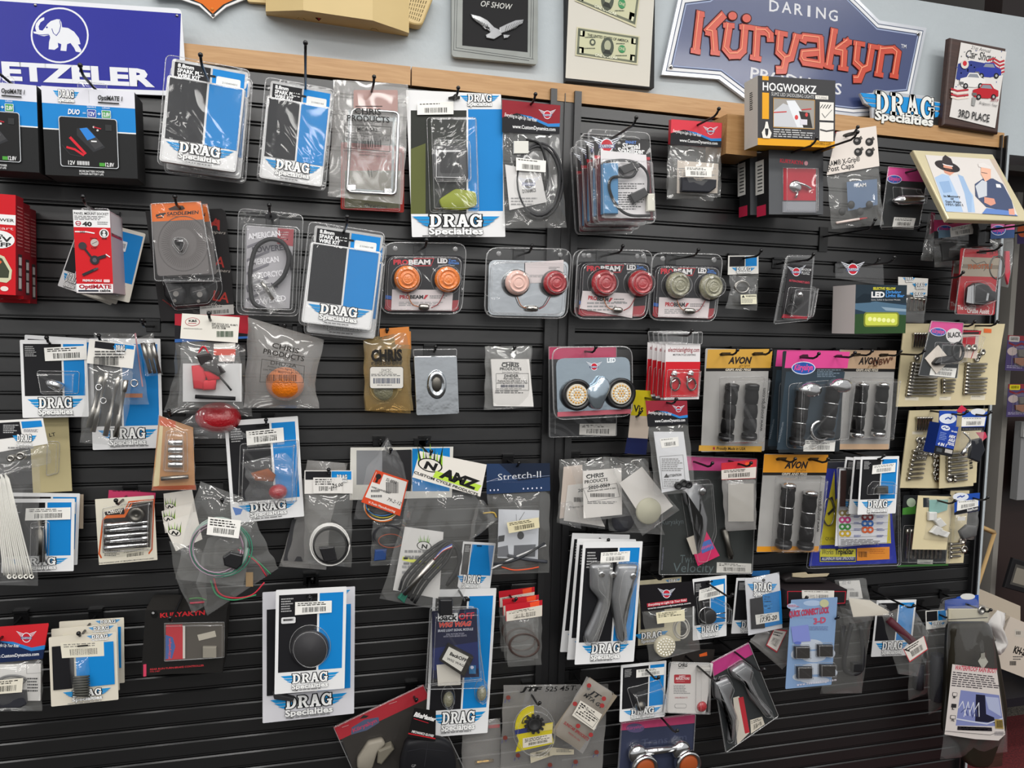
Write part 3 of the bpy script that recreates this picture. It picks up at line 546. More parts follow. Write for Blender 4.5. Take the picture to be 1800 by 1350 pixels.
# car show plaque
t = Th('award_plaque', 'dark wooden third place plaque with three cars, leaning on the wall', 'plaque', A4(1330,247, 1700,320, 1618,880, 1255,825), .022)
m = t.mb(); w, h = t.f.w, t.f.h; q = [(-w / 2, 0), (w / 2, 0), (w / 2, h), (-w / 2, h)]; m.pr(q, -.018, 0, 'walnut', raw=True, bev=.005); t.add(m, 'backing')
m = t.mb(-.0012); m.pr(A4(1383,280, 1683,342, 1607,845, 1307,770), 0, .001, 'dedad6'); m.y0 = -.0024
m.X('21st Annual', A4(1450, 322), A4(1580, 350), 5, '555', sh=.3); m.X('Car Show', A4(1415, 378), A4(1612, 410), 11, '444', sh=.35, bold=.015)
rr = random.Random(3)
for i in range(40): x, y = rr.uniform(1360, 1680), rr.uniform(330, 640); m.k -= 1; m.E(A4(x - (y - 330) * .09, y), rr.uniform(.5, 2), rr.uniform(.5, 1.6), rr.choice(('9a9a9a', '6a6a6a', '394a8c')), 8)
m.k += 1
m.Q(A4(1365,420, 1450,400, 1560,420, 1600,470, 1500,520, 1420,545, 1350,520), '323f86')
for i in range(9): m.k -= 1; m.E(A4(1385 + 22 * (i % 5), 430 + 24 * (i // 5) + (i % 3) * 14), 1.4, 1.3, 'eee', 8)
for i in range(4): m.L(A4(1560, 400 + i * 24, 1600, 385 + i * 24, 1640, 410 + i * 24, 1668, 400 + i * 24), 2.6, 'b8323c')
for i in range(4): m.L(A4(1320, 585 + i * 18, 1360, 600 + i * 17, 1430, 592 + i * 17), 2.6, 'b8323c' if i % 2 == 0 else 'e8d8cc')
def car(x, y, k, c):
    m.Q(A4(x - 90 * k, y + 12 * k, x - 80 * k, y - 18 * k, x - 38 * k, y - 28 * k, x - 20 * k, y - 58 * k, x + 40 * k, y - 56 * k, x + 62 * k, y - 24 * k, x + 92 * k, y - 10 * k, x + 92 * k, y + 30 * k, x + 20 * k, y + 44 * k, x - 70 * k, y + 38 * k), c); m.Q(A4(x - 32 * k, y - 28 * k, x - 16 * k, y - 50 * k, x + 36 * k, y - 48 * k, x + 50 * k, y - 22 * k), '8a8f98')
    for dx in (-45, 58): m.E(A4(x + dx * k, y + 34 * k), 4.6 * k, 5.2 * k, '1a1a1c'); m.E(A4(x + dx * k, y + 34 * k), 2.2 * k, 2.6 * k, 'aaa')
    m.Q(A4(x - 90 * k, y + 4 * k, x - 60 * k, y + 6 * k, x - 58 * k, y + 24 * k, x - 86 * k, y + 24 * k), '6a6a6a')
car(1560, 468, .95, '2c3a9c'); car(1455, 535, .95, 'e4e2de'); car(1540, 608, .95, 'b8202c')
m.E(A4(1405, 425), 7, 8, 'd9d2c8'); m.E(A4(1405, 420), 3.6, 4.6, 'c83038'); m.Q(A4(1455,640, 1480,645, 1470,700, 1450,695), '9a9a98'); m.X('Bridgeport, Texas', A4(1500, 685), A4(1620, 705), 3.6, '666', sh=.4); m.X('2019', A4(1575, 668), A4(1625, 676), 5, 'a03040', sh=.3)
m.X('3RD PLACE', A4(1362, 770), A4(1565, 806), 10.5, '2a2a2c', bold=.012); t.add(m, 'plate')
# ==== the goods, top row ==========================================================
def box(t, dep, col, side=None, bot=None, name='carton'):     # carton with its face on the thing's plane, going back dep metres
    m = t.mb(); w, h = t.f.w, t.f.h; x = w / 2; y = dep; side = side or col; bot = bot or side
    m.add([(-x, 0, 0), (x, 0, 0), (x, 0, h), (-x, 0, h)], [[0, 1, 2, 3]], col)
    m.add([(-x, 0, 0), (x, 0, 0), (x, 0, h), (-x, 0, h), (-x, y, 0), (x, y, 0), (x, y, h), (-x, y, h)], [[1, 5, 6, 2], [4, 0, 3, 7], [5, 4, 7, 6]], side); m.add([(-x, 0, 0), (x, 0, 0), (x, y, 0), (-x, y, 0)], [[3, 2, 1, 0]], bot); m.add([(-x, 0, h), (x, 0, h), (x, y, h), (-x, y, h)], [[0, 1, 2, 3]], side)
    m.uv = True; return m
def tab(t, w=.045, h=.022, dep=.0, u=.5, name='hang_tab', mat='blister'):
    m = t.mb(); x = (u - .5) * t.f.w; H = t.f.h; q = roundpoly([(x - w / 2, H - .002), (x + w / 2, H - .002), (x + w / 2, H + h), (x - w / 2, H + h)], .006); m.pr(q, -dep - .001, -dep, mat, raw=True); m.rawtube([(a, dep - .0005, b) for a, b in q], .0006, 'blister_edge', 5, True); t.add(m, name)
# battery charger cartons
def charger(q, d, label):
    t = Th('charger_box', label, 'box', q, d, 'battery charger cartons'); m = box(t, .075, '1a1b1c', '232323', '4a4a46')
    m.R((0, .47), (1, .18), BLU); m.R((0, .47), (1, .485), WHT); m.R((0, 0), (1, .19), 'dcdce4'); m.R((.50, .02), (.503, .16), 'aaa'); m.drag((.12, .03), (.40, .17), small=True); m.X('OptiMATE 1', (.60, .115), (.87, .115), .05, '222', bold=.03, sh=.2); m.R((.60, .14), (.83, .155), '222')
    m.X('DUO', (.27, .30), (.40, .30), .055, WHT, bold=.04, sh=.25); m.X('=', (.43, .295), (.465, .295), .03, WHT); m.RR((.48, .235), (.575, .325), .01, WHT); m.RR((.485, .24), (.57, .32), .01, '27409c'); m.X('12V', (.495, .305), (.562, .305), .045, WHT, bold=.03); m.X('+', (.59, .30), (.625, .30), .04, WHT, bold=.03); m.RR((.635, .235), (.735, .325), .01, WHT); m.RR((.64, .24), (.73, .32), .01, '4a9a5a'); m.X('12.8V', (.645, .305), (.727, .305), .045, WHT, bold=.03)
    m.X('Standard', (.48, .218), (.575, .218), .026, WHT); m.X('Lithium', (.645, .218), (.725, .218), .026, WHT)
    m.RR((.17, .33), (.80, .90), .03, 'c8ccd0'); m.RR((.178, .337), (.792, .893), .028, '151516')
    m.Q(pts(.36,.46, .48,.44, .66,.66, .53,.72, .36,.54), '2c2d30'); m.Q(pts(.39,.46, .47,.445, .56,.55, .47,.59), '2b7ed0'); m.Q(pts(.48,.595, .57,.555, .64,.64, .55,.69), '3c3c3e'); m.R((.51, .59), (.57, .605), 'ddd')
    m.L(pts(.29,.57, .44,.74), .03, 'd02030'); m.L(pts(.25,.68, .33,.70, .42,.76), .025, 'd02030'); m.L(pts(.20,.66, .28,.76, .40,.78), .012, '2a2a2c'); m.E((.545, .435), .012, .012, 'c8c8c8'); m.L(pts(.55,.435, .62,.45), .014, 'b02030'); m.E((.585, .47), .012, .012, 'c8c8c8'); m.R((.67, .40), (.74, .47), '2e2f30')
    m.X('12V', (.255, .875), (.33, .875), .045, WHT, bold=.02); m.lines((.35, .83), (.54, .88), 1, 'bbb', .9); m.R((.59, .84), (.65, .88), '4a9a3a'); m.X('12.8V', (.655, .88), (.75, .88), .045, WHT, bold=.02); m.X('MORE BATTERY POWER', (.37, .955), (.64, .955), .022, 'ddd', bold=.01); m.X('LONGER BATTERY LIFE', (.37, .985), (.63, .985), .022, 'ddd', bold=.01)
    t.add(m, 'carton'); tab(t, .05, .02, .03); return t
charger(A1(275,580, 910,625, 935,1212, 312,1185), .15, 'battery charger carton hanging second from the left end of the top row')
charger(pts(-98, 138, 69, 150, 64, 304, -80, 294), .15, 'battery charger carton cut off by the left edge of the picture')
hook((165, 154), .13, .22, 'black peg hook over the whole battery charger carton, in front of the elephant sign'); hook((12, 140), .13, .2, 'black peg hook over the cut-off charger carton at the left edge')
# spark plug wire packs
def spark(q, d, label, num, front=True):
    t = Th('wire_kit_pack', label, 'blister pack', q, d, 'black and blue wire kit packs'); w, h = t.f.w, t.f.h; b = t.mb(uv=True)
    b.pr([(p[0], p[1]) for p in roundpoly([b.P(p) for p in pts(.08,.03, .985,.03, .97,.19, .08,.19)], .006)], .001, .002, WHT, raw=True); b.y0 = -.0021
    b.R((.115, .055), (.535, .20), BLK); b.R((.56, .055), (.945, .20), BLU); b.X('8.8mm', (.15, .098), (.34, .098), .034, WHT, bold=.04); b.X('SPARK PLUG', (.15, .142), (.51, .142), .034, WHT, bold=.04); b.X('WIRE KIT', (.15, .185), (.42, .185), .034, WHT, bold=.04); b.RR((.61, .115), (.90, .20), .02, 'dfe0de'); b.X(num, (.68, .175), (.86, .175), .018, '333'); b.RR((.42, .115), (.60, .135), .01, '222')
    b.y0 = 0.; b.pr(roundpoly([b.P(p) for p in pts(.055,.20, .965,.20, .94,.975, .04,.975)], .006), .001, .014, WHT, raw=True); b.y0 = -.0141
    b.R((.085, .215), (.52, .765), '26272a'); b.R((.545, .215), (.935, .775), BLU); b.drag((.10, .775), (.90, .925)); b.lines((.33, .945), (.66, .96), 1, '777', .6); t.add(b, 'printed_card')
    t.shell(pts(.0,.0, 1,.0, 1,1, 0,1), .004, 'clamshell', r=.012, uv=True, o=-.002); t.shell(pts(.045,.19, .975,.19, .955,.985, .03,.985), .016, 'raised_window', r=.008, uv=True, o=.001); return t
a = spark(A2(105,520, 555,600, 525,1300, 40,1225), .10, 'black and blue wire kit pack hanging under the tall hook, top row', '21040144')
a = spark(A1(1145,372, 1690,470, 1640,1205, 1042,1110), .15, 'front wire kit pack of the pair beside the blue elephant sign', '21040401')
a.copy((300, 114), .11, 'wire kit pack behind the front one, beside the blue elephant sign', -1)
a = spark(B2(545,195, 1045,255, 1020,960, 485,880), .12, 'front wire kit pack above the clear bag with an orange lens', '21040148')
a.copy((549, 410), .085, 'second wire kit pack, lower edge showing behind the front one above the orange lens bag', -1)
hook((367, 145), .15, .27, 'tall peg hook of the wire kit pair beside the elephant sign'); hook((537, 156), .10, .33, 'very long peg hook rising above the single wire kit pack, top row'); hook((604, 408), .12, .26, 'peg hook of the wire kit pair in the second row')
# licence frame bag
t = Th('license_frame_bag', 'crinkled clear bag with a chrome plate frame, black printing and a barcode', 'bag', A2(565,540, 1072,572, 1030,1385, 525,1330), .09); q = t.q
m = t.mb(); fr = A2(690,740, 1005,765, 985,1320, 655,1300); o = roundpoly([t.f.loc(p, .003) for p in fr], .01); i_ = [t.f.loc(p, .003) for p in A2(725,815, 968,835, 950,1262, 690,1245)]
n = len(o); m.rawtube([(x, -.004, z) for x, z in o], .0035, 'chrome', 8, True); m.L(A2(700,790, 995,812), 7, 'c9d2d6'); m.L(A2(672,750, 660,1300), 4, 'aeb9be'); m.L(A2(975,775, 960,1310), 4, 'aeb9be'); m.L(A2(665,1290, 980,1312), 7, 'b9c4c8')
for p in ((685, 1275), (930, 1300)): m.bx(A2(p[0] - 25, p[1] - 20), A2(p[0] + 30, p[1] + 18), .003, .007, 'chrome', .001)
t.add(m, 'plate_frame'); m = t.mb(); m.RR(A2(700,610), A2(1000,760), 3, 'b9857c'); t.add(m, 'paper_insert')
t.bag([q[0], (583, 240), q[3]], [q[1], (714, 260), q[2]], .010, mat='cloudy_film')
m = t.mb(-.0165); m.R(A2(712,718), A2(895,724), '2a2a2a'); m.X('CHRIS', A2(708,772), A2(888,778), 10, '2a2a2a', bold=.02); m.X('PRODUCTS', A2(657,818), A2(945,833), 10, '2a2a2a', bold=.02); m.X('Saint Helens, Oregon', A2(710,850), A2(880,858), 3.5, '444'); m.L(A2(640,845, 955,862, 945,1028, 635,1003), .8, '2a2a2a', True); m.X('MCA-592', A2(725,888), A2(862,895), 6.5, '2a2a2a', bold=.01)
m.X('Motorcycle License Plate Frame', A2(650,905), A2(945,925), 4.2, '333'); m.X('Chrome Metal Trim 7" x 4"', A2(660,925), A2(935,942), 4.2, '333'); m.X('Mounting holes at 5 3/4" x 2 3/4"', A2(650,942), A2(945,960), 4.2, '333'); m.bars(A2(695,955), A2(890,998), '2a2a2a'); m.X('SAFE Made in Taiwan', A2(705,1005), A2(875,1018), 4, '333'); m.X('WARNING: Cancer and Reproductive Harm', A2(630,1028), A2(935,1050), 3.6, '333'); m.X('www.P65Warnings.ca.gov', A2(735,1055), A2(920,1067), 3.6, '333'); m.L(A2(800,1150, 806,1200), .9, '444'); m.L(A2(818,1150, 824,1200), .9, '444'); m.L(A2(835,1165, 885,1150), .7, '666'); t.add(m, 'bag_print')
hook(A2(825, 612), .10, .15, 'short peg hook through the bag with the chrome plate frame')
t = Th('parts_card', 'red-edged card peeping out below the bag with the chrome plate frame', 'card', pts(600, 250, 712, 258, 709, 374, 598, 367), .05); m = t.card('b8342c', r=.004); m.R((606, 300), (703, 366), '6b6a4e'); m.X('Oregon', (640, 364), (680, 367), 7, '222'); t.add(m, 'card'); t.shell(pts(604, 262, 706, 268, 703, 372, 602, 366), .01, 'blister', r=.006)
# large card with square gauge
t = Th('gauge_card', 'tall white and blue card with a square black gauge under clear plastic', 'card', pts(719, 163, 882, 161, 887, 421, 719, 412), .085)
m = t.card(WHT, r=.002); m.R((722, 194), (820, 376), '2c2f2a'); m.R((823, 192), (884, 371), BLU); m.Q(pts(722, 262, 748, 252, 748, 376, 722, 376), '5d6234'); m.drag(A2(1420,640), A2(1690,722)); m.drag((724, 377), (878, 413)); m.sticker(A2(1130,700, 1375,692, 1375,778, 1130,782), 1); m.lines((742, 414), (866, 417.5), 1, '666', .6); m.Q(A2(1340,662, 1370,655, 1385,640, 1395,640, 1397,655, 1420,655, 1418,676, 1340,680), '151515'); t.add(m, 'card')
m = t.mb(); m.pr(roundpoly([t.f.loc(p, .01) for p in A2(1245,985, 1470,985, 1478,1225, 1250,1228)], .01), .001, .018, 'black_plastic', raw=True, bev=.006); m.y0 = -.0185; m.RR(A2(1285,1025), A2(1420,1175), 5, '0c0d0f'); m.L(A2(1262,1010, 1262,1200, 1440,1205), 1.2, 'b9b9b9'); m.RR(A2(1280,1018), A2(1425,1030), 1, 'd0d0d0'); t.add(m, 'gauge')
m = t.mb(); m.pr(roundpoly([t.f.loc(p) for p in pts(770, 352, 800, 332, 836, 338, 838, 362, 812, 371, 776, 368)], .008), .001, .008, '8a9428', raw=True, bev=.003, smooth=True); t.add(m, 'instruction_pouch', label='yellow-green pouch')
t.shell(pts(750, 207, 837, 207, 842, 372, 756, 374), .022, 'blister', r=.008); t.shell(pts(760, 250, 823, 250, 825, 322, 762, 322), .006, 'gauge_window', r=.01, o=.02)
hook(A2(1385, 672), .09, .13, 'short peg hook through the tall card with the square gauge')
# bag headers red with wings
def dyn_header(t, q, mat='c02a34', ch='1a1a1e', par=None, o=-.004, url=True, em=.78, dark=False):
    m = t.mb(o); g = lambda u, v: bil(q, u, v); m.pr(q, 0, .0008, ch); m.y0 -= .0009; m.Q([g(0, 0), g(1, 0), g(1, .62), g(.8, .66), g(.5, .45), g(.25, .38), g(0, .55)], mat); m.Q([g(.3, .41), g(.5, .45), g(.8, .66), g(1, .62), g(1, .74), g(.8, .76), g(.5, .53)], '2f7fc4'); m.X('Everything to Light Up Your Ride!', g(.04, .5), g(.60, .62), (q[3][1] - q[0][1]) * .10, 'eee', sh=.2, bold=.01)
    if url: m.X('www.CustomDynamics.com', g(.18, .86), g(.93, .9), (q[3][1] - q[0][1]) * .105, 'eee', bold=.015)
    m.wing(g(em, .36), (q[1][0] - q[0][0]) * .085); return t.add(m, 'header_card')
t = Th('wiring_bag', 'clear bag with dark red header holding a cable coil, beside the tall gauge card', 'bag', pts(883, 176, 986, 183, 996, 400, 884, 402), .09)
dyn_header(t, A3(10,676, 405,715, 398,910, 10,896), '8c1c28')
m = t.mb(); m.coil((948, 318), 38, 62, .0032, '3a3a3c', 3, .006); m.tube([(925, 245, .008), (950, 255, .01), (962, 300, .01), (958, 335, .009)], .003, 'rubber'); t.add(m, 'cable')
m = t.mb(-.008); m.bx(A3(85,960), A3(185,1045), 0, .006, 'dddcd4', .001); t.add(m, 'plug', label='white plug'); m = t.mb(-.009); q = A3(30,1115, 270,1165, 312,1370, 60,1425); m.pr(q, 0, .0006, 'd8d6d4'); m.y0 -= .0007; m.wing(A3(190, 1245), 12, '777'); m.X('DYNAMICS', A3(150,1310), A3(240,1300), 6, '555', bold=.02); m.lines(A3(70,1340), A3(270,1400), 3, '999'); t.add(m, 'leaflet')
t.bag([(883, 232), (885, 330), (884, 402)], [(983, 236), (990, 330), (996, 400)], .014); m = t.mb(-.016); m.sticker(A3(105,1068, 308,1090, 305,1168, 105,1155), 1); t.add(m, 'price_sticker')
hook(A3(200, 712), .09, .13, 'short peg hook through the dark red bag header beside the gauge card')
# stabilizer packs
t = Th('stabilizer_pack', 'front signal stabilizer pack of the stack of four, beside the centre post', 'blister pack', G4(175,238, 740,275, 795,1105, 225,1110), .19, 'signal stabilizer packs')
m = t.mb(); m.pr([t.f.loc(p) for p in G4(225,318, 725,345, 770,1075, 262,1080)], -.001, 0, '5a1820', raw=True); m.y0 = -.0002; m.Q(G4(222,318, 728,345, 745,500, 232,480), '211f1f'); m.Q(G4(232,485, 740,500, 742,525, 236,515), 'b02a34'); m.wing(G4(345, 395), 15); m.X('SMART', G4(515,376), G4(615,380), 4.6, '5a86d0', bold=.03); m.X('Signal', G4(487,420), G4(648,425), 8.5, WHT, bold=.035); m.X('Stabilizer', G4(445,462), G4(690,470), 8.5, WHT, bold=.035); t.add(m, 'printed_card')
m = t.mb(-.003); m.pr(G4(288,435, 705,480, 742,1060, 300,1050), 0, .0006, 'dcd9da'); m.y0 -= .0008; m.lines(G4(450,740), G4(690,800), 3, '555'); m.lines(G4(450,820), G4(690,990), 8, '666'); t.add(m, 'leaflet')
m = t.mb(-.004); m.bx(G4(290,565), G4(430,1025), 0, .014, '4c7fa8', .002); t.add(m, 'foam_block', label='blue foam block')
m = t.mb(-.002); m.tube([(*G4(300, 560), .012), (*G4(380, 535), .013), (*G4(520, 530), .013), (*G4(640, 565), .014), (*G4(720, 660), .012), (*G4(725, 830), .012)], .003, 'rubber'); m.tube([(*G4(625, 610), .014), (*G4(570, 680), .016), (*G4(420, 680), .018), (*G4(370, 730), .018), (*G4(380, 830), .018), (*G4(450, 960), .016), (*G4(560, 1030), .014), (*G4(740, 1035), .012)], .0032, 'rubber'); t.add(m, 'cable')
m = t.mb(-.004); m.pr(G4(430,600, 600,545, 635,600, 480,670), .004, .014, 'black_plastic', bev=.002); t.add(m, 'control_box'); m = t.mb(-.004); m.pr(G4(530,850, 670,785, 705,850, 575,935), .003, .014, 'black_plastic', bev=.002); t.add(m, 'connector'); m = t.mb(-.004); m.bx(G4(695,840), G4(765,1000), .003, .013, 'd8d5c8', .002); t.add(m, 'plug', label='white plug')
t.shell(G4(175,238, 740,275, 795,1105, 225,1110), .004, 'clamshell', r=.014, o=-.003); t.shell(G4(240,510, 745,540, 780,1095, 262,1095), .022, 'raised_window', r=.008)
for i, (x, y, d) in enumerate(((1024, 235, .145), (1014.5, 247, .10), (1006, 258, .06))): t.copy((x, y), d, ('second', 'third', 'rearmost')[i] + ' signal stabilizer pack behind the front one by the centre post', 0)
hook(G4(455, 290), .19, .28, 'peg hook carrying the stack of signal stabilizer packs')
t = Th('lamp_bag', 'clear bag with bright red and black header, top row right of the stabilizer stack', 'bag', pts(1176, 210, 1269, 215, 1267, 346, 1173, 350), .10)
dyn_header(t, G4(935,153, 1398,188, 1388,412, 925,385), 'd23a48'); m = t.mb(-.003); m.pr(G4(990,530, 1365,560, 1355,830, 985,830), 0, .0006, 'cfc4b8'); m.y0 -= .0007; m.lines(G4(1000,600), G4(1350,720), 6, '999'); t.add(m, 'leaflet')
m = t.mb(-.005); m.pr(G4(1010,690, 1120,695, 1145,720, 1205,722, 1225,705, 1330,712, 1325,785, 1265,830, 1010,820), 0, .012, '2c2d33', bev=.003); t.add(m, 'lamp_housing'); t.bag(G4(925,385, 915,640, 895,885), G4(1388,412, 1390,640, 1388,865), .02); m = t.mb(-.024); m.sticker(G4(1060,585, 1305,592, 1303,682, 1065,675), 2); t.add(m, 'price_sticker')
t2 = Th('lamp_bag', 'red-headed bag hidden behind the bright red one, only its left edge showing', 'bag', pts(1172, 209, 1265, 214, 1262, 352, 1174, 353), .06); m = t2.mb(); m.pr(G4(912,160, 1370,190, 1360,412, 905,385), 0, .0008, '8c2028'); t2.add(m, 'header_card'); t2.bag(G4(905,385, 895,640, 890,880), G4(1360,412, 1365,640, 1318,900), .008)
hook(G4(1165, 212), .10, .2, 'peg hook through the bright red bag header')
# wooden block and cartons at the right end
m = MB(W0); p0, p1 = at((1279, 200), .10), at((1330, 275), .10); o = Vector(((p0.x + p1.x) / 2, -.05, p1.z)); wbox(m, Vector((p0.x, -.10, p1.z)) - o, Vector((p1.x, -.002, p0.z)) - o, 'wood'); ob = m.build('wooden_block'); ob.location = o; ob['label'] = 'pale wooden block sticking out behind the saddlebag light carton'; ob['category'] = 'block'
t = Th('light_carton', 'black and yellow saddlebag light carton with a motorcycle picture', 'box', A4(45,498, 550,530, 560,975, 45,955), .19); m = box(t, .055, '3a3a3c', 'c6c2ba', 'd8a020')
m.R((0, .90), (1, 1), 'e0a020'); m.R((.055, .0), (.135, .06), 'e0a020'); m.R((.055, .24), (.14, .62), 'e0a020'); m.X('HOGWORKZ', (.06, .205), (.75, .215), .115, WHT, bold=.02); m.X('SLIMZ LED SADDLEBAG LIGHTS', (.17, .275), (.72, .285), .05, 'ccc'); m.R((.735, .235), (.905, .29), 'e8e4dc'); m.X('TOURING', (.75, .282), (.89, .284), .035, '555')
m.R((.195, .31), (.725, .735), '9a9690'); m.Q(pts(.2,.5, .32,.38, .42,.42, .5,.72, .2,.72), 'c4c6ca'); m.Q(pts(.36,.34, .47,.33, .6,.55, .62,.72, .5,.72), 'dfe2e6'); m.Q(pts(.52,.48, .66,.50, .7,.72, .58,.72), '33302e'); m.L(pts(.2,.52, .36,.50), .012, 'c03a3a'); m.L(pts(.56,.46, .68,.44), .012, 'c03a3a'); m.E((.49, .575), .022, .035, 'd04848'); m.E((.62, .53), .018, .03, 'd04848'); m.R((.54, .6), (.63, .68), 'd8d4dc'); m.L(pts(.195,.31, .725,.31, .725,.735, .195,.735), .004, 'e0a020', True)
m.R((.79, .33), (.975, .60), 'e6e2da'); m.R((.79, .63), (.975, .91), 'e6e2da'); 
for i in range(4): m.L(pts(.80 + i * .035,.42, .83 + i * .035,.37), .01, '444')
m.L(pts(.82,.5, .86,.56, .95,.44), .006, '555'); m.L(pts(.8,.74, .88,.76, .97,.74), .016, '444'); m.lines((.195, .76), (.73, .89), 4, 'bbb', .5); m.Q(pts(.08,.75, .095,.66, .12,.66, .135,.75, .17,.82, .15,.90, .06,.90, .045,.82), 'e8e4dc'); m.Q(pts(.085,.76, .13,.76, .125,.84, .108,.88, .09,.84), '2a2a2c'); m.X('HOGWORKZ.COM', (.68, .965), (.94, .965), .045, '5a4010'); 
m.uv = False; y = .02
for i in range(9): m.add([(-t.f.w / 2 - .0002, .02 + (i % 3) * .001, t.f.h * (.55 + i * .03)), (-t.f.w / 2 - .0002, .033, t.f.h * (.55 + i * .03)), (-t.f.w / 2 - .0002, .033, t.f.h * (.565 + i * .03)), (-t.f.w / 2 - .0002, .02 + (i % 3) * .001, t.f.h * (.565 + i * .03))], [[0, 1, 2, 3]], '333')
t.add(m, 'carton')
def kbox(q, d, label, dep=.048):
    t = Th('mirror_carton', label, 'box', q, d, 'dark cartons with red windows'); m = box(t, dep, '55575a', '1b1a1b', '2a2a2a'); m.X('KURYAKYN', (.2, .19), (.62, .22), .06, 'c83848', bold=.03); m.E((.68, .195), .035, .035, 'd9a0a8'); x = -t.f.w / 2 - .0003; H = t.f.h
    for z0, z1, y0, y1, c in ((.0, .17, .012, .05, 'c02a4a'), (.35, .88, .02, .055, 'd8d6d0')): m.add([(x, y0, H * z0), (x, y1, H * z0), (x, y1, H * z1), (x, y0, H * z1)], [[0, 1, 2, 3]], c)
    for i in range(8): m.add([(x - .0002, .026, H * (.4 + i * .055)), (x - .0002, .046, H * (.4 + i * .055)), (x - .0002, .046, H * (.42 + i * .055)), (x - .0002, .026, H * (.42 + i * .055))], [[0, 1, 2, 3]], '444')
    t.add(m, 'carton'); m = t.mb(-.0005, uv=True); m.R((.26, .28), (.86, .78), 'b01c30'); m.R((.24, .80), (.86, .97), '8e9096'); t.add(m, 'window'); m = t.mb(uv=True); m.dome((.48, .56), .1, .008, 'chrome', .001, sx=1.2); m.tube([(.45, .5, .006), (.62, .55, .008), (.74, .6, .006)], .003, 'chrome'); m.tube([(.5, .66, .006), (.46, .74, .006)], .0028, 'chrome'); t.add(m, 'chrome_fitting'); t.shell(pts(.25,.27, .87,.27, .87,.97, .25,.97), .012, 'window_film', uv=True, mat='thin_film'); return t
kbox(pts(1351, 263, 1447, 266, 1447, 377, 1352, 377), .15, 'dark carton with a red window hanging right below the saddlebag light carton')
kbox(pts(1318, 268, 1405, 271, 1405, 378, 1319, 378), .08, 'second red-window carton mostly hidden behind the front one')
hook((1392, 268), .15, .24, 'left peg hook through the dark carton with the red window'); hook((1430, 268), .15, .3, 'right peg hook through the dark carton with the red window')
t = Th('knob_bag', 'clear bag with a tilted cream header showing four black knobs', 'bag', pts(1470, 232, 1540, 221, 1553, 395, 1462, 403), .17); q = A4(563,870, 823,830, 845,1095, 498,1155)
m = t.mb(-.004); m.pr(q, 0, .0012, 'dfd6ce'); m.y0 -= .0014; m.X('RAM® X-Grip®', A4(508,1098), A4(720,1062), 7.5, '222', bold=.01); m.X('Post Caps', A4(508,1135), A4(680,1105), 7.5, '222', bold=.01); m.E(A4(655, 885), 14, 3.5, '3a3632', a=-12)
for p in ((700, 930), (780, 935), (706, 1002), (780, 1005)): m.L(A4(p[0], p[1], p[0] + 26, p[1] - 22), 5, '55504c'); m.E(A4(*p), 7, 7, '2c2a2a'); m.E(A4(p[0] - 4, p[1] - 4), 3, 2.4, '8a8684')
t.add(m, 'header_card'); m = t.mb(-.003); m.pr(A4(630,1200, 830,1180, 835,1350, 640,1390), 0, .0006, '5a6f8c'); m.y0 -= .001; m.X('RAM', A4(695,1235), A4(760,1228), 5, 'ddd', bold=.03); t.add(m, 'leaflet'); m = t.mb(-.004); m.rod((1470, 392), (1510, 385), [(0, .003), (1, .003)], 'd8c8c0', .004); m.rod((1511, 385), (1524, 383), [(0, .0022), (1, .0012)], 'c03a40', .004); t.add(m, 'marker_pen')
for i in range(4): m = t.mb(-.004); m.dome((1480 + i * 16, 372 - (i % 2) * 12), 6, .006, 'rubber'); t.add(m, 'knob')
t.bag([(1454, 308), (1458, 360), (1462, 403)], [(1545, 292), (1549, 350), (1553, 395)], .014); hook(A4(625, 900), .175, .215, 'peg hook through the cream header with four knobs')
m0 = Th('red_tag', 'corner of a red tag beside the saddlebag light carton', 'tag', A4(568,862, 592,870, 585,945, 560,960), .165); m = m0.card('b02030'); m.X('1', A4(568,930), A4(575,930), 8, 'eee'); m0.add(m, 'card')
# pink carded items right
def pink(t, q, hd, col='25282b', hdr=PNK):
    m = t.card(col, outline=q); g = lambda u, v: bil(q, u, v); m.Q([g(0, 0), g(1, 0), g(1, hd), g(0, hd)], hdr); m.Q([g(.02, hd + .02), g(.98, hd + .02), g(.98, .98), g(.02, .98)], '24282a'); return m, g
q = G5(5,690, 372,718, 285,1235, -70,1245); t = Th('peg_pack', 'pink-headed pack with a chrome foot peg, left of the photo of two men', 'blister pack', q, .08); m, g = pink(t, q, .22); m.oval(g(.2, .2), 13, 7.5, a=4); m.sticker(G5(60,1150, 258,1160, 236,1248, 42,1240), 2); t.add(m, 'card')
m = t.mb(); m.rod(G5(50, 1000), G5(320, 990), [(0, .004), (.12, .008), (.15, .011), (.25, .011), (.27, .0125), (.95, .0125), (1, .010)], 'chrome', .013); t.add(m, 'foot_peg'); t.shell(G5(45,875, 260,890, 262,930, 325,950, 310,1040, 60,1035), .024, 'blister', r=.005); t.shell(q, .002, 'cover', r=.004); hook(G5(165, 745), .08, .135, 'peg hook through the pink-headed foot peg pack')
t.copy((1556, 300), .04, 'second pink-headed foot peg pack hidden behind the front one', 0)
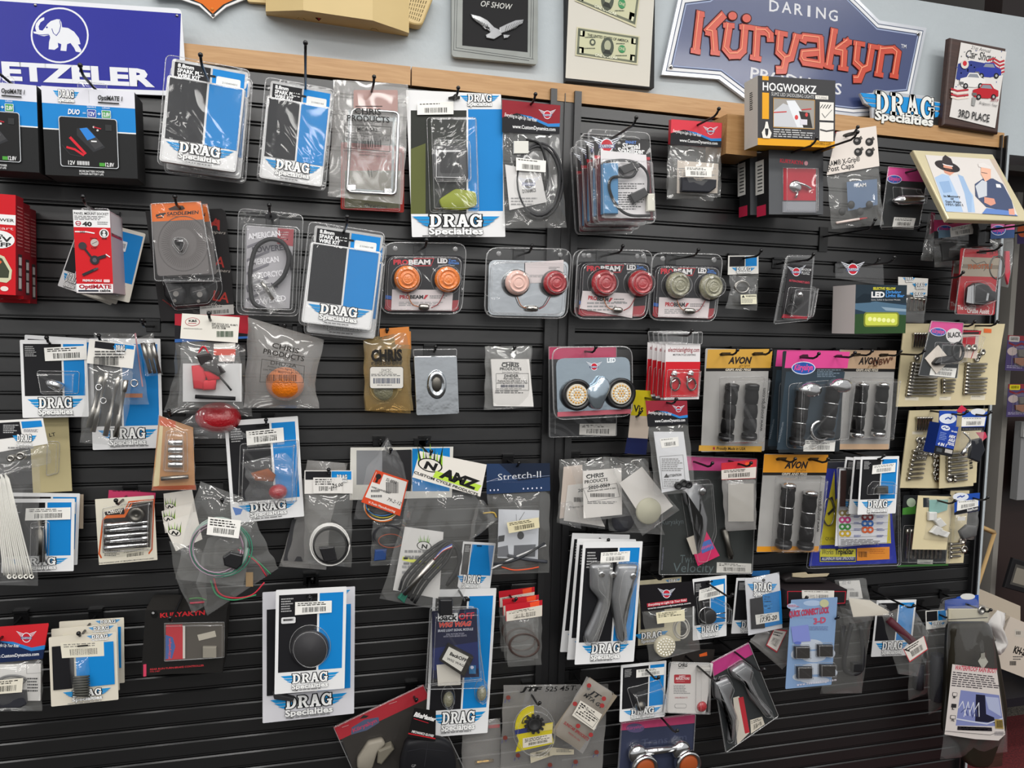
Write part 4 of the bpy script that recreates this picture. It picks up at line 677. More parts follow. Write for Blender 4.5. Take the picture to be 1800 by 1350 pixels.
# leaning photograph
t = Th('photo_frame', 'gold framed photo of two men lying tilted on peg hooks', 'frame', G5(290,538, 1030,578, 1238,1185, 497,1165), (.118, .235))
m = t.mb(); w, h = t.f.w, t.f.h; m.pr([(-w / 2, 0), (w / 2, 0), (w / 2, h), (-w / 2, h)], -.014, 0, 'gold_frame', raw=True, bev=.003); t.add(m, 'frame')
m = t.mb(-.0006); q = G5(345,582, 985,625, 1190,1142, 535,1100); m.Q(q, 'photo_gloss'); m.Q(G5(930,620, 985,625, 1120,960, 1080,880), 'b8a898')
m.Q(G5(430,790, 500,755, 620,790, 700,850, 780,950, 800,1108, 535,1100, 470,900), '9db4cf'); m.Q(G5(560,780, 640,770, 720,940, 740,1106, 690,1104, 640,950), 'c4c6cc'); m.Q(G5(640,760, 690,780, 770,960, 765,1106, 735,1106, 700,930), '8fa8c6'); m.Q(G5(470,830, 560,820, 590,920, 510,930), '84a0c2')
m.Q(G5(500,640, 590,655, 615,740, 570,770, 520,745, 498,690), 'c98c74'); m.E(G5(545, 688), 23, 8.5, '2a2426', a=17); m.Q(G5(490,672, 503,606, 526,584, 552,602, 578,618, 606,690, 560,700), '322b2d'); m.Q(G5(508,672, 585,690, 592,715, 510,700), 'c98c74'); m.L(G5(505,668, 540,680, 592,688), 1.6, 'e8e4e4'); m.L(G5(528,715, 575,725), 2.5, '5a4038')
m.Q(G5(795,850, 870,800, 960,800, 1050,850, 1130,1000, 1150,1080, 1100,1100, 900,1060, 800,960), '3f4a66'); m.Q(G5(800,870, 860,815, 905,830, 905,960, 830,980), 'b8bcc2'); m.Q(G5(850,690, 940,705, 940,800, 890,830, 850,760), 'd8a890'); m.Q(G5(822,665, 880,660, 935,690, 945,715, 830,695), 'cfcac6'); m.Q(G5(880,970, 970,985, 985,1030, 940,1050, 880,1020), 'c88c78'); m.Q(G5(985,850, 1025,855, 1035,885, 992,882), 'e4e2de'); m.Q(G5(900,1070, 1100,1095, 1190,1142, 860,1120), '5a7ab4'); m.Q(G5(1100,1080, 1150,1075, 1158,1135, 1105,1130), 'cf9480'); m.L(G5(855,745, 905,755), 1.2, '6a5a58')
for i, s_ in enumerate(('In Memory', 'of', 'Sam Pops', '1931-2011')): x0, x1, y = ((515, 665, 970), (575, 605, 992), (530, 672, 1020), (535, 690, 1048))[i]; m.X(s_, G5(x0, y), G5(x1, y + 6), 4, '222', sh=.1, bold=.01)
t.add(m, 'photograph'); hook((1688, 411), .05, .25, 'left peg hook under the tilted photo of two men', .003); hook((1774, 411), .05, .25, 'right peg hook under the tilted photo of two men', .003)
# ==== second row ==================================================================
def redbox(q, d, label, g=True):
    t = Th('charger_carton', label, 'box', q, d, 'red charger cartons'); m = box(t, .04, 'c4141f', '8e1a24', '9a1a22'); m.R((0, .20), (1, .30), WHT); m.X('POWER', (.45, .27), (.97, .27), .03, '333', bold=.02); m.X('Start', (.5, .35), (.95, .35), .03, 'e8c8c8'); m.E((.62, .45), .36, .09, WHT); m.X('Pb', (.5, .42), (.72, .42), .03, '222', bold=.03); m.X('12V', (.42, .47), (.92, .47), .05, '222', bold=.03); m.X('LFP', (.55, .52), (.9, .52), .04, '222', bold=.03)
    m.Q(pts(.1,.85, .1,.62, .4,.56, .75,.62, .92,.75, .9,.84, .8,.88), 'c9c9a8'); m.Q(pts(.14,.84, .14,.64, .4,.59, .7,.64, .86,.76, .84,.83), '3c4232'); m.L(pts(.1,.66, .4,.6, .65,.68), .09, 'd8643a'); m.E((.75, .94), .09, .025, 'e4d8d0'); m.E((.3, .94), .09, .025, 'e4d8d0'); m.uv = False
    x = t.f.w / 2 + .0003; H = t.f.h
    for z0, z1, y0, y1, c in ((.05, .42, .012, .032, '3a3234'), (.07, .18, .015, .029, 'cfc8c4'), (.20, .28, .015, .029, 'b8b0ac'), (.31, .39, .015, .029, 'cfc8c4')): m.add([(x, y0, H * z0), (x, y1, H * z0), (x, y1, H * z1), (x, y0, H * z1)], [[0, 1, 2, 3]], c); x += .0001
    for i in range(12): m.add([(x, .006, H * (.5 + i * .035)), (x, .034, H * (.5 + i * .035)), (x, .034, H * (.512 + i * .035)), (x, .006, H * (.512 + i * .035))], [[0, 1, 2, 3]], 'b86a6a')
    t.add(m, 'carton'); return t
a = redbox(pts(-52, 338, 30, 342, 25, 520, -52, 514), .155, 'frontmost red charger carton at the left edge of the second row')
redbox(pts(-35, 352, 42, 355, 39, 527, -34, 522), .105, 'middle red charger carton of three at the left edge'); redbox(pts(-20, 362, 53, 365, 51, 534, -18, 530), .05, 'rearmost red charger carton of three at the left edge')
# generic winged-logo card
def dcard(q, d, label, group=None, split=.56, bot=.74, stick=None, col=WHT, name='parts_card', logo=None, top=.05, th=.0012, head=False, slot=True):
    t = Th(name, label, 'card', q, d, group or 'black, blue and white parts cards'); m = t.card(col, th, r=.002, uv=True)
    if head: m.drag((.55, .015), (.95, .10)); top = max(top, .13)
    m.R((.045, top), (split, bot), BLK); m.R((split + .03, top), (.955, bot), BLU); m.drag(*(logo or ((.08, bot + .02), (.92, .965)))); m.lines((.25, .968), (.8, .982), 1, '888', .7)
    if not head: m.lines((.075, top + .03), (.25, top + .17), 6, 'a8a8a8', .5)
    if slot: m.RR((.42, top + .01), (.58, top + .03), .008, '0c0c0c')
    if stick: m.sticker([bil(pts(0, 0, 1, 0, 1, 1, 0, 1), u, v) for u, v in stick], 2)
    t.add(m, 'card'); return t
dcard(B1(500,375, 620,395, 560,770, 400,695), .05, 'cream parts card tilted left behind the tall red cable carton', bot=.68)
t = Th('parts_card', 'blue parts card fanned out right behind the tall red cable carton', 'card', B1(700,280, 985,345, 880,825, 690,770), .07, 'black, blue and white parts cards'); m = t.card('d9d4c8', uv=True, r=.003); m.R((.06, .05), (.95, .74), BLU); m.drag((.10, .77), (.8, .95)); m.RR((.34, .18), (.57, .32), .02, 'd8dce0'); m.bars((.38, .21), (.53, .28), '556'); t.add(m, 'card')
t.copy(B1(705, 300), .05, 'parts card behind the blue fanned one, next right of the red cable carton', 4); t.copy(B1(708, 310), .03, 'rearmost fanned parts card right of the red cable carton', 8)
t = Th('cable_carton', 'tall slim red and white cable carton on a hook, left of the orange-headed card', 'box', B1(505,188, 753,196, 760,752, 510,752), .17); m = box(t, .10, 'c8161f', 'b9a4aa', 'c8bcbc')
m.R((0, 0), (1, .205), WHT); m.X('PANEL MOUNT SOCKET', (.03, .055), (.97, .055), .03, '333', bold=.02); m.lines((.03, .07), (.95, .125), 3, '666', .5); m.X('40', (.24, .19), (.50, .19), .05, '222', bold=.05); m.L(pts(.09,.17, .06,.155, .10,.135, .18,.14, .20,.16, .16,.185, .09,.182, .07,.165, .19,.16), .02, 'b0203a'); m.lines((.65, .135), (.95, .18), 2, '777')
m.L(pts(.04,.26, .34,.26, .55,.275), .035, WHT); m.X('SAE', (.16, .275), (.30, .275), .026, '333', bold=.02); m.E((.82, .275), .13, .055, 'e8e4e4'); m.E((.82, .275), .10, .043, '444'); m.E((.82, .258), .04, .016, 'ddd'); m.E((.82, .295), .05, .02, 'ddd'); m.X('12mm', (.44, .345), (.62, .345), .018, '222', bold=.02); m.E((.55, .39), .11, .045, 'b9aea8'); m.L(pts(.48,.405, .62,.375), .015, '555'); m.X('SAE', (.75, .345), (.89, .345), .022, '222', bold=.03); m.X('1/2"', (.46, .46), (.62, .46), .018, '222', bold=.02)
m.L(pts(.18,.42, .25,.45, .48,.59), .06, '2b2a2e'); m.E((.22, .43), .11, .045, '38363a'); m.E((.53, .60), .13, .055, '2b2a2e'); m.E((.53, .60), .06, .028, '55525a'); m.L(pts(.6,.58, .82,.55), .09, '2b2a2e'); m.L(pts(.85,.53, .95,.56), .03, 'ddd'); m.L(pts(.2,.78, .55,.71), .075, '2b2a2e'); m.L(pts(.5,.72, .6,.70), .05, '4a484c')
m.X('PREMIUM CABLE', (.18, .862), (.70, .862), .026, WHT, bold=.03); m.RR((.75, .835), (.92, .87), .02, 'e8c0c0'); m.R((0, .89), (1, .975), WHT); m.R((0, .975), (1, 1), 'd8d4d4'); m.X('OptiMATE', (.07, .945), (.96, .945), .045, 'a01428', bold=.05); m.R((.05, .965), (.6, .985), '1a2030'); m.X('cable', (.63, .985), (.93, .985), .03, '222', bold=.04); m.uv = False
w = t.f.w / 2
for i in range(14):
    if i % 3: m.add([(-w * .6 + i * w * .09, .045, -.0003), (-w * .6 + i * w * .09, .075, -.0003), (-w * .55 + i * w * .09, .075, -.0003), (-w * .55 + i * w * .09, .045, -.0003)], [[0, 1, 2, 3]], '333')
for z0, z1, c in ((.72, .98, 'd0c8cc'), (.70, .74, 'b02030')): m.add([(w + .0003, .004, t.f.h * z0), (w + .0003, .09, t.f.h * z0), (w + .0003, .09, t.f.h * z1), (w + .0003, .004, t.f.h * z1)], [[0, 1, 2, 3]], c)
t.add(m, 'carton'); tab(t, .048, .008, .03); hook((167, 369), .14, .22, 'peg hook of the tall red cable carton')
# orange-headed card and the black one behind
t = Th('lever_card', 'black card with red letters and two black clamps, behind the orange-headed card', 'card', B1(982,188, 1525,183, 1590,897, 1085,945), .05); m = t.card('232122', outline=B1(985,195, 1500,180, 1530,200, 1592,895, 1090,945)); m.X('L A', B1(1345, 235), B1(1490, 330), 16, 'a8322c', bold=.02)
for y in (300, 560, 800): m.X('LA', B1(1380 + (y - 300) * .12, y), B1(1490 + (y - 300) * .12, y + 20), 19, 'a8322c', bold=.01); m.X("Choppers", B1(1370 + (y - 300) * .12, y + 40), B1(1530 + (y - 300) * .12, y + 55), 6, 'b8b0a8', sh=.3)
for i in range(6): m.L(B1(1110 + i * 40, 740 + i * 28, 1190 + i * 40, 790 + i * 24), 1.5, '4a4644')
m.X('www.lachoppers.com', B1(1100, 800), B1(1200, 870), 3, 'a8322c'); m.sticker(B1(1355,845, 1582,830, 1587,895, 1357,912), 1, 'b9b6b2'); t.add(m, 'card')
for p in (B1(1115,690, 1200,660, 1275,740, 1250,830, 1190,845, 1125,780), B1(1290,700, 1380,690, 1428,760, 1410,830, 1330,830, 1285,760)):
    m = t.mb(); m.pr(roundpoly([t.f.loc(q) for q in p], .008), .002, .022, 'black_plastic', raw=True, bev=.006, smooth=True); c = (sum(x for x, y in p) / 6, sum(y for x, y in p) / 6); m.y0 = -.0225; m.E(c, 5, 5, '8f8c88'); m.E((c[0] - 2, c[1] + 12), 3, 3, '77736e'); m.L([(c[0] - 12, c[1] - 4), (c[0] + 10, c[1] - 10)], 1.2, '8a8684'); t.add(m, 'clamp')
t.shell(B1(1095,660, 1500,650, 1510,740, 1440,850, 1180,870), .026, 'blister', r=.01)
q = B1(1022,146, 1362,131, 1428,622, 1060,636); t = Th('screw_card', 'orange-headed grey card with a small black screw under a bubble', 'card', q, .12, 'orange-headed screw cards'); m = t.card('6c6867', r=.005); g = lambda u, v: bil(q, u, v); m.Q([g(0, 0), g(1, 0), g(1.005, .25), g(-.005, .25)], 'dc6c24'); m.X('SADDLEMEN', B1(1130, 228), B1(1350, 215), 6, '222', bold=.03, sh=.2); m.L(B1(1060,232, 1085,218, 1120,213), 3, '222'); m.L(B1(1060,222, 1110,222, 1100,240, 1065,242), 2, '222'); m.lines(B1(1130, 233), B1(1350, 238), 1, '8a4a20', .6); m.Q(B1(1140,180, 1190,160, 1240,160, 1255,180, 1235,190, 1150,192), '3a2a20')
for i in range(64): a = i * math.pi / 32; m.k -= 1; m.L([(322 + 24 * math.cos(a), 428 + 27 * math.sin(a)), (322 + 38 * math.cos(a), 428 + 42 * math.sin(a))], 1.1, '615c5b')
m.L([(322 + 44 * math.cos(i * .2), 428 + 48 * math.sin(i * .2)) for i in range(32)], 1, '5f5b5a', True); t.add(m, 'card')
m = t.mb(); m.dome(B1(1215, 405), 8, .009, 'black_plastic', .001); m.bx(B1(1222, 410), B1(1240, 470), .001, .010, 'black_plastic', .002); m.tube([(*B1(1200, 400), .01), (*B1(1240, 402), .011)], .0018, 'chrome'); t.add(m, 'screw'); t.shell(B1(1175,378, 1250,375, 1280,420, 1250,485, 1220,490, 1165,425), .016, 'bubble', r=.006); t.shell([q[0], q[1], (377, 494), (272, 494)], .003, 'cover', r=.006)
t.copy(B1(1066, 166), .085, 'second orange-headed card peeping out behind the front one', -1); hook(B1(1220, 175), .12, .18, 'peg hook through the orange-headed screw card')
# black cable clamshell
t = Th('brake_line_pack', 'clear clamshell with a looped black cable over a grey patterned card', 'blister pack', B2(72,97, 515,142, 480,835, 58,820), .09); m = t.mb(); q = B2(130,215, 450,240, 420,780, 118,775); m.pr(q, -.001, 0, 'a9a7ab', bev=0); m.y0 = -.0003; g = lambda u, v: bil(q, u, v); m.Q([g(.66, 0), g(1, 0), g(1, .22), g(.66, .20)], '9c4a50'); m.lines(g(.7, .05), g(.95, .16), 4, 'd8c0c0')
for i, s_ in enumerate(('AMERICAN', 'POWERED', 'AMERICAN', 'MOTORCYCLE', 'DESIGN', 'POWERED')): y = .12 + i * .16; m.X(s_, g(.04 + (i % 2) * .1, y + .05), g(.72 + (i % 2) * .2, y - .02), 10, ('e4e2e6', '5e5c64')[i % 3 == 1], bold=.03)
for i in range(5): m.Q([g(.02, .25 + i * .16), g(.5, .12 + i * .16), g(.5, .15 + i * .16), g(.02, .28 + i * .16)], '77757c')
t.add(m, 'printed_card'); m = t.mb(); m.tube([(*B2(300, 640), .008), (*B2(380, 560), .01), (*B2(415, 440), .012), (*B2(380, 340), .012), (*B2(290, 310), .012), (*B2(200, 360), .012), (*B2(160, 480), .012), (*B2(155, 620), .012), (*B2(175, 740), .012), (*B2(260, 790), .012)], .0045, 'rubber', 10); m.tube([(*B2(400, 370), .006), (*B2(425, 420), .008), (*B2(440, 520), .006)], .004, 'rubber'); t.add(m, 'cable')
t.bag(B2(135,580, 215,700, 290,822), B2(205,530, 320,640, 405,765), .006, 'fitting_bag', 'film', o=.014); m = t.mb(); m.rod(B2(230, 600), B2(310, 720), [(0, .003), (.3, .005), (.35, .004), (1, .004)], 'steel', .016); t.add(m, 'fitting')
o = B2(72,97, 515,142, 480,835, 58,820); t.shell(o, .003, 'clamshell', r=.014, o=-.0045); t.shell(B2(105,205, 490,230, 460,815, 92,800), .024, 'raised_window', r=.012, rim=.0011); m = t.mb(-.001); m.E(B2(295, 155), 11, 6, '2a2a2c'); t.add(m, 'slot'); hook(B2(292, 150), .10, .16, 'peg hook through the looped black cable clamshell')
# turn signal packs
surf('pack_red', '9c3038', .4)
def turn_pack(q, lens, d, label, kind, r=24, foil=False, slip=None):
    t = Th('turn_signal_pack', label, 'blister pack', q, d, 'turn signal packs'); g = lambda u, v: bil(q, u, v); m = t.mb(); m.pr(roundpoly([t.f.loc(g(*p)) for p in pts(.03,.18, .97,.18, .96,.97, .04,.97)], .016), -.001, 0, '232226' if not foil else 'foil', raw=True); m.y0 = -.0002
    if not foil:
        m.Q([g(.05, .80), g(.4, .84), g(.95, .80), g(.95, .93), g(.90, .96), (g(.10, .96)), g(.05, .93)], 'pack_red'); m.Q([g(.05, .74), g(.3, .78), g(.3, .82), g(.05, .79)], '2f5ca8'); m.Q([g(.37, .22), g(.62, .215), g(.585, .33), g(.35, .335)], 'b8303a'); m.Q([g(.375, .232), g(.608, .227), g(.58, .318), g(.36, .322)], '201e20'); m.X('PRO', g(.13, .31), g(.31, .31), 8, 'c8323e', bold=.05); m.X('BEAM', g(.315, .31), g(.575, .305), 8, 'e4e2e2', bold=.05); m.X('LED', g(.66, .285), g(.78, .285), 7.5, 'e4e2e2', bold=.05); m.X('Turn', g(.79, .265), g(.88, .265), 4.4, '4c7fc8', bold=.03); m.X('Signals', g(.79, .30), g(.92, .30), 4.4, '4c7fc8', bold=.03); m.lines(g(.67, .315), g(.87, .34), 2, 'bbb')
    t.add(m, 'printed_card'); m = t.mb(-.003)
    sl = slip or [g(.13, .66), g(.87, .66), g(.87, .95), g(.13, .95)]; m.pr(sl, 0, .0006, 'd9cfcf'); m.y0 -= .0008; s2 = lambda u, v: bil(sl, u, v)
    if not foil: m.X('PRO', s2(.13, .44), s2(.30, .44), 6, 'b8303a', bold=.05); m.X('BEAM', s2(.30, .44), s2(.52, .43), 6, '2a2a2c', bold=.05); m.Q([s2(.55, .25), s2(.60, .25), s2(.55, .45), s2(.52, .45)], 'b8303a')
    m.lines(s2(.62, .28), s2(.92, .45), 2, '777'); m.lines(s2(.12, .60), s2(.9, .80), 3, '999'); t.add(m, 'leaflet')
    for i, c in enumerate(lens):
        k = kind if isinstance(kind, str) else kind[i]; m = t.mb(); m.lathe(c, [(r * 1.02, .001), (r * 1.02, .012), (r * .97, .014)], 'black_plastic'); m.dome(c, r * .95, .016, k, .0135)
        for j in range(2): m.lathe(c, [(r * (.75 - j * .3), .013), (r * (.72 - j * .3), .0275 + j * .002), (r * (.66 - j * .3), .028 + j * .002), (r * (.63 - j * .3), .0265 + j * .002)], k)
        ln = t.add(m, 'lens'); rr = [(c[0] + r * 1.12 * math.cos(a), c[1] + r * 1.12 * math.sin(a)) for a in [math.pi * j / 11 for j in range(22)]]; t.shell(rr, .033, 'lens_bubble', ln, taper=.15)
    a, b = lens; m = t.mb(); m.tube([(a[0] + 2, a[1] + r, .008), (a[0] + 10, a[1] + r * 1.8, .008), (a[0] + r, a[1] + r * 2.05, .01)], .0011, 'b06a3a', 6); m.tube([(b[0] - 4, b[1] + r, .008), (b[0] - 14, b[1] + r * 1.75, .008), (b[0] - r * 1.1, b[1] + r * 2.05, .01)], .0011, '8a3030', 6); wr_ = t.add(m, 'wire')
    for x in (a[0] + r * 1.2, b[0] - r * 1.6): m = t.mb(); m.rod((x - 7, a[1] + r * 2.0), (x + 8, a[1] + r * 2.06), [(0, .0045), (.2, .0068), (.8, .0068), (1, .005)], 'steel', .012); t.add(m, 'bulb_base', wr_)
    t.shell(q, .003, 'clamshell', r=.026, o=-.0045, rim=.0011, mat='blister'); t.shell([g(*p) for p in pts(.05,.20, .95,.20, .95,.955, .05,.955)], .010, 'raised_window', r=.02)
    for u in (.14, .86): m = t.mb(); c = g(u, .09); m.lathe(c, [(4.5, .001), (4.5, .0035), (3, .004)], 'blister_edge', 14); t.add(m, 'snap_button')
    return t
turn_pack(B2(1058,330, 1625,335, 1590,820, 1036,815), [B2(1212, 582), B2(1483, 586)], .07, 'turn signal pack with two amber lenses', 'amber')
hook(B2(1335, 365), .08, .11, 'peg hook of the amber turn signal pack')
t = turn_pack(B3(60,365, 640,375, 610,850, 45,838), [B3(255, 608), B3(510, 610)], .08, 'silver backed signal pack with one pink disc and one red lens', ('e8c0b4', 'red_lens'), 22, True, slip=B3(320,470, 580,450, 580,600, 320,610)); hook(B3(340, 400), .08, .11, 'peg hook of the silver backed signal pack')
t = turn_pack(B3(680,378, 1195,385, 1150,855, 655,850), [B3(840, 610), B3(1085, 612)], .09, 'front turn signal pack with two red lenses', 'red_lens', 23, slip=B3(710,660, 1060,680, 1045,845, 690,780)); t.copy(B3(638, 376), .04, 'second red lens turn signal pack half hidden behind the front one', 0); hook(B3(935, 405), .09, .13, 'peg hook of the red lens turn signal packs')
t = turn_pack(B3(1185,400, 1670,412, 1615,872, 1160,858), [B3(1337, 625), B3(1560, 636)], .08, 'turn signal pack with two smoked lenses', 'smoke_lens', 22); hook(B3(1410, 432), .08, .14, 'peg hook of the smoked lens turn signal pack')
# small logo-headed bag
def dhead(t, q, par=None, o=-.003, st=True):
    m = t.mb(o); g = lambda u, v: bil(q, u, v); m.pr(q, 0, .0008, 'e0ded8'); m.y0 -= .001; m.Q([g(.05, .05), g(.55, .05), g(.55, .58), g(.05, .58)], BLK); m.Q([g(.58, .05), g(.95, .05), g(.95, .58), g(.58, .58)], BLU); a, b = g(.12, .60), g(.90, .98); m.drag(a, b); t.add(m, 'header_card')
t = Th('fitting_bag', 'little crinkled bag with black and blue header and a warning label', 'bag', pts(1280, 449, 1333, 449, 1331, 545, 1276, 541), .05); dhead(t, pts(1280, 449.5, 1333, 449, 1333, 481, 1279, 483)); m = t.mb(); m.coil((1304, 505), 12, 10, .003, 'steel', 2, .004); t.add(m, 'fitting'); t.bag(pts(1281, 482, 1284, 510, 1275, 542), pts(1333, 481, 1332, 510, 1331, 546), .012); m = t.mb(-.015); m.Q(B4(108,605, 203,602, 205,660, 110,662), 'e6e2c8'); m.X('WARNING', B4(138, 620), B4(200, 618), 3, '333', bold=.03); m.Q(B4(114,622, 124,606, 134,622), '333'); m.lines(B4(114, 628), B4(200, 656), 5, '777'); t.add(m, 'warning_label'); hook(B4(120, 388), .05, .13, 'peg hook of the little bag with a warning label')
t = Th('indicator_pack', 'narrow clear blister with winged emblem and a small black lamp', 'blister pack', B4(385,375, 548,378, 515,760, 345,775), .09, 'narrow clear lamp blisters'); m = t.mb(); m.pr(B4(395,425, 535,440, 505,755, 350,745), -.001, 0, '2c2a2c'); m.y0 = -.0002; m.wing(B4(440, 468), 9); m.X('MAGNUM', B4(472, 460), B4(528, 464), 3.6, 'ccc', bold=.02); m.X('PLUGZ', B4(470, 482), B4(520, 486), 4.4, 'ccc', bold=.02); m.X('BUTTON-CONNECT LIGHTS', B4(398, 525), B4(518, 540), 3, 'd05060', bold=.02); m.Q(B4(362,720, 505,735, 503,752, 352,742), 'a82838'); t.add(m, 'printed_card'); m = t.mb(); m.dome(B4(440, 625), 11, .014, 'black_plastic', .003); m.dome(B4(440, 605), 5, .008, 'chrome', .014); m.coil(B4(410, 690), 9, 8, .0022, 'rubber', 2, .006); t.add(m, 'lamp'); t.shell(B4(385,375, 548,378, 515,760, 310,780), .003, 'clamshell', r=.006, o=-.0045); t.shell(B4(395,560, 550,570, 520,750, 360,750), .022, 'raised_window', r=.006); t.copy(B4(372, 372), .06, 'second narrow clear blister right behind the front one', 0); hook(B4(450, 405), .09, .15, 'peg hook of the narrow clear lamp blisters')
# light bar carton
t = Th('light_bar_carton', 'carton with a yellow light bar printed on its face', 'box', B4(818,545, 1127,547, 1066,835, 765,838), .13); m = box(t, .085, '24384a', 'd6cdca', 'c8beba'); m.R((0, 0), (1, .38), '22303a'); m.Q(pts(0,.38, .4,.34, 1,.42, 1,.62, .3,.58, 0,.5), '4f6d84'); m.Q(pts(0,.30, .15,.18, .35,.2, .3,.36, 0,.38), '16242e'); m.Q(pts(0,.6, .3,.58, 1,.62, 1,1, 0,1), '2c4a28'); m.Q(pts(.5,.45, 1,.5, 1,.55, .6,.53), '8aa0b0'); m.RR((.17, .56), (.86, .86), .05, '7c8430'); m.RR((.2, .59), (.83, .83), .04, 'c8d050')
for i in range(6): m.E((.29 + i * .09, .70 + i * .008), .04, .045, 'eef0a0')
m.X('SELECTIVE YELLOW', (.33, .10), (.77, .10), .05, 'e0d840', bold=.03); m.X('LED', (.30, .255), (.56, .255), .11, WHT, bold=.05); m.X('Driving', (.58, .175), (.88, .175), .06, '4a90d8', bold=.03); m.X('Light Bar', (.58, .25), (.95, .25), .06, '4a90d8', bold=.03); m.X('Dyna, Softail & Sportster Models', (.30, .32), (.87, .32), .03, 'ccc'); t.add(m, 'carton')
m = t.mb(-.001); q = [(x, y) for x, y in B4(722,412, 1010,418, 1015,545, 722,500)]; m.pr(q, -.03, -.029, 'blister'); m.y0 = .028; m.wing(B4(778, 452), 12); t.add(m, 'hang_tab'); hook(B4(850, 430), .10, .2, 'peg hook through the tab of the light bar carton'); hook(B4(835, 432), .03, .09, 'short peg hook behind the tab of the light bar carton')
def bolt(m, a, b, r, off=.004, hd=.28, mat='bolt'):
    m.rod(a, b, [(0, r * 1.55), (.16, r * 1.6), (.165, r), (.97, r), (1, r * .8)], mat, off, 10)
t = Th('bolt_bag', 'bag of chrome bolts half hidden behind the light bar carton', 'bag', B4(1050,495, 1228,505, 1200,775, 1030,770), .07); m = t.card('dedbd4', outline=B4(1050,498, 1228,508, 1222,612, 1050,600)); m.drag(B4(1075,500), B4(1150,530)); m.drag(B4(1130,535), B4(1222,570)); m.drag(B4(1110,590), B4(1210,620)); t.add(m, 'card')
for i in range(4): m = t.mb(); bolt(m, B4(1128 + i * 24, 620 + i * 3), B4(1122 + i * 24, 700), .004, .006); t.add(m, 'bolt')
t.bag(B4(1050,600, 1040,680, 1030,770), B4(1222,612, 1212,690, 1200,775), .014); hook(B4(1215, 515), .04, .16, 'peg hook sticking out right of the light bar carton')
# cruise assist cards and bags under the photo
q = B4(1440,328, 1663,335, 1608,727, 1382,720); t = Th('throttle_card', 'red and silver cruise assist card with a black throttle paddle', 'card', q, .13, 'red throttle paddle cards'); m = t.card('b3343a', r=.006); g = lambda u, v: bil(q, u, v); m.Q([g(0, .13), g(1, .13), g(1, .42), g(0, .42)], 'a89c8c'); m.Q([g(0, .24), g(1, .24), g(1, .30), g(0, .30)], '857a6c'); m.L([g(.25, .17), g(.4, .23), g(.6, .19), g(.7, .25), g(.62, .33)], 1.3, '6a625a'); m.X('THROTTLE', g(.18, .31), g(.84, .29), 6, 'b06038', bold=.05, sh=.2, out='3a2a26', ow=.03); m.Q([g(.42, .015), g(.62, .015), g(.62, .075), g(.42, .075)], '2a1c1c'); m.X('18.95', g(.72, .09), g(.95, .05), 6, '222', sh=.2); m.X('The Original', g(.07, .93), g(.55, .93), 6, 'e8d8d4', bold=.02); m.X('Cruise Assist', g(.33, .975), g(.92, .98), 6.5, 'e8d8d4', bold=.03); m.L([g(.83, .86), g(.9, .89), g(.87, .93), g(.8, .94)], .8, 'e0b8b4'); t.add(m, 'card')
m = t.mb(); m.pr(roundpoly([t.f.loc(p) for p in B4(1450,560, 1500,528, 1560,550, 1575,580, 1607,588, 1600,645, 1565,645, 1530,670, 1455,672, 1440,640)], .008), .001, .02, 'black_plastic', raw=True, bev=.006, smooth=True); m.y0 = -.0205; m.Q(B4(1465,560, 1500,545, 1500,660, 1455,650), 'chrome'); m.Q(B4(1580,595, 1592,597, 1585,640, 1572,640), 'chrome'); t.add(m, 'throttle_paddle'); t.shell(B4(1445,530, 1560,520, 1615,580, 1608,650, 1530,680, 1440,675), .026, 'blister', r=.008); t.shell(q, .002, 'cover', r=.006)
t.copy((1676, 433), .07, 'second red throttle paddle card showing left of the front one', 0); hook(B4(1540, 350), .14, .2, 'peg hook through the front red throttle paddle card')
q = B4(1262,158, 1505,160, 1500,245, 1265,270); t = Th('hardware_bag', 'clear bag with pink header and white sticker under the photo, left one', 'bag', B4(1262,158, 1505,160, 1490,430, 1265,442), .085); m = t.mb(-.003); g = lambda u, v: bil(q, u, v); m.pr(q, 0, .0008, '2c3034'); m.y0 -= .001; m.Q([g(0, 0), g(1, 0), g(1, .55), g(0, .6)], 'c83a70'); m.Q([g(.42, 0), g(.58, 0), g(.58, .2), g(.42, .2)], 'e86a28'); m.oval(g(.27, .55), 14, 8); m.Q([g(.1, .55), g(.42, .6), g(.42, 1), g(.1, 1)], '7fa0b8'); t.add(m, 'header_card'); m = t.mb(-.004); m.pr(B4(1290,300, 1360,290, 1420,330, 1400,400, 1300,405), 0, .01, '3a3a3a', bev=.003); t.add(m, 'rubber_part'); t.bag(B4(1265,268, 1262,350, 1265,443), B4(1500,245, 1495,340, 1400,432), .016); m = t.mb(-.018); m.sticker(B4(1358,205, 1502,178, 1506,240, 1362,262), 2); t.add(m, 'price_sticker')
t2 = Th('hardware_bag', 'narrow clear bag seen edge-on, left of the pink-headed bag under the photo', 'bag', B4(1215,112, 1265,115, 1262,400, 1180,395), .07); m = t2.mb(); m.pr(B4(1245,112, 1268,118, 1262,230, 1235,245), 0, .001, 'b83060'); t2.add(m, 'header_card'); t2.bag(B4(1232,115, 1212,250, 1182,400), B4(1266,120, 1262,250, 1258,405), .014)
hook((1674, 391), .10, .17, 'peg hook of the pink-headed bag under the photo')
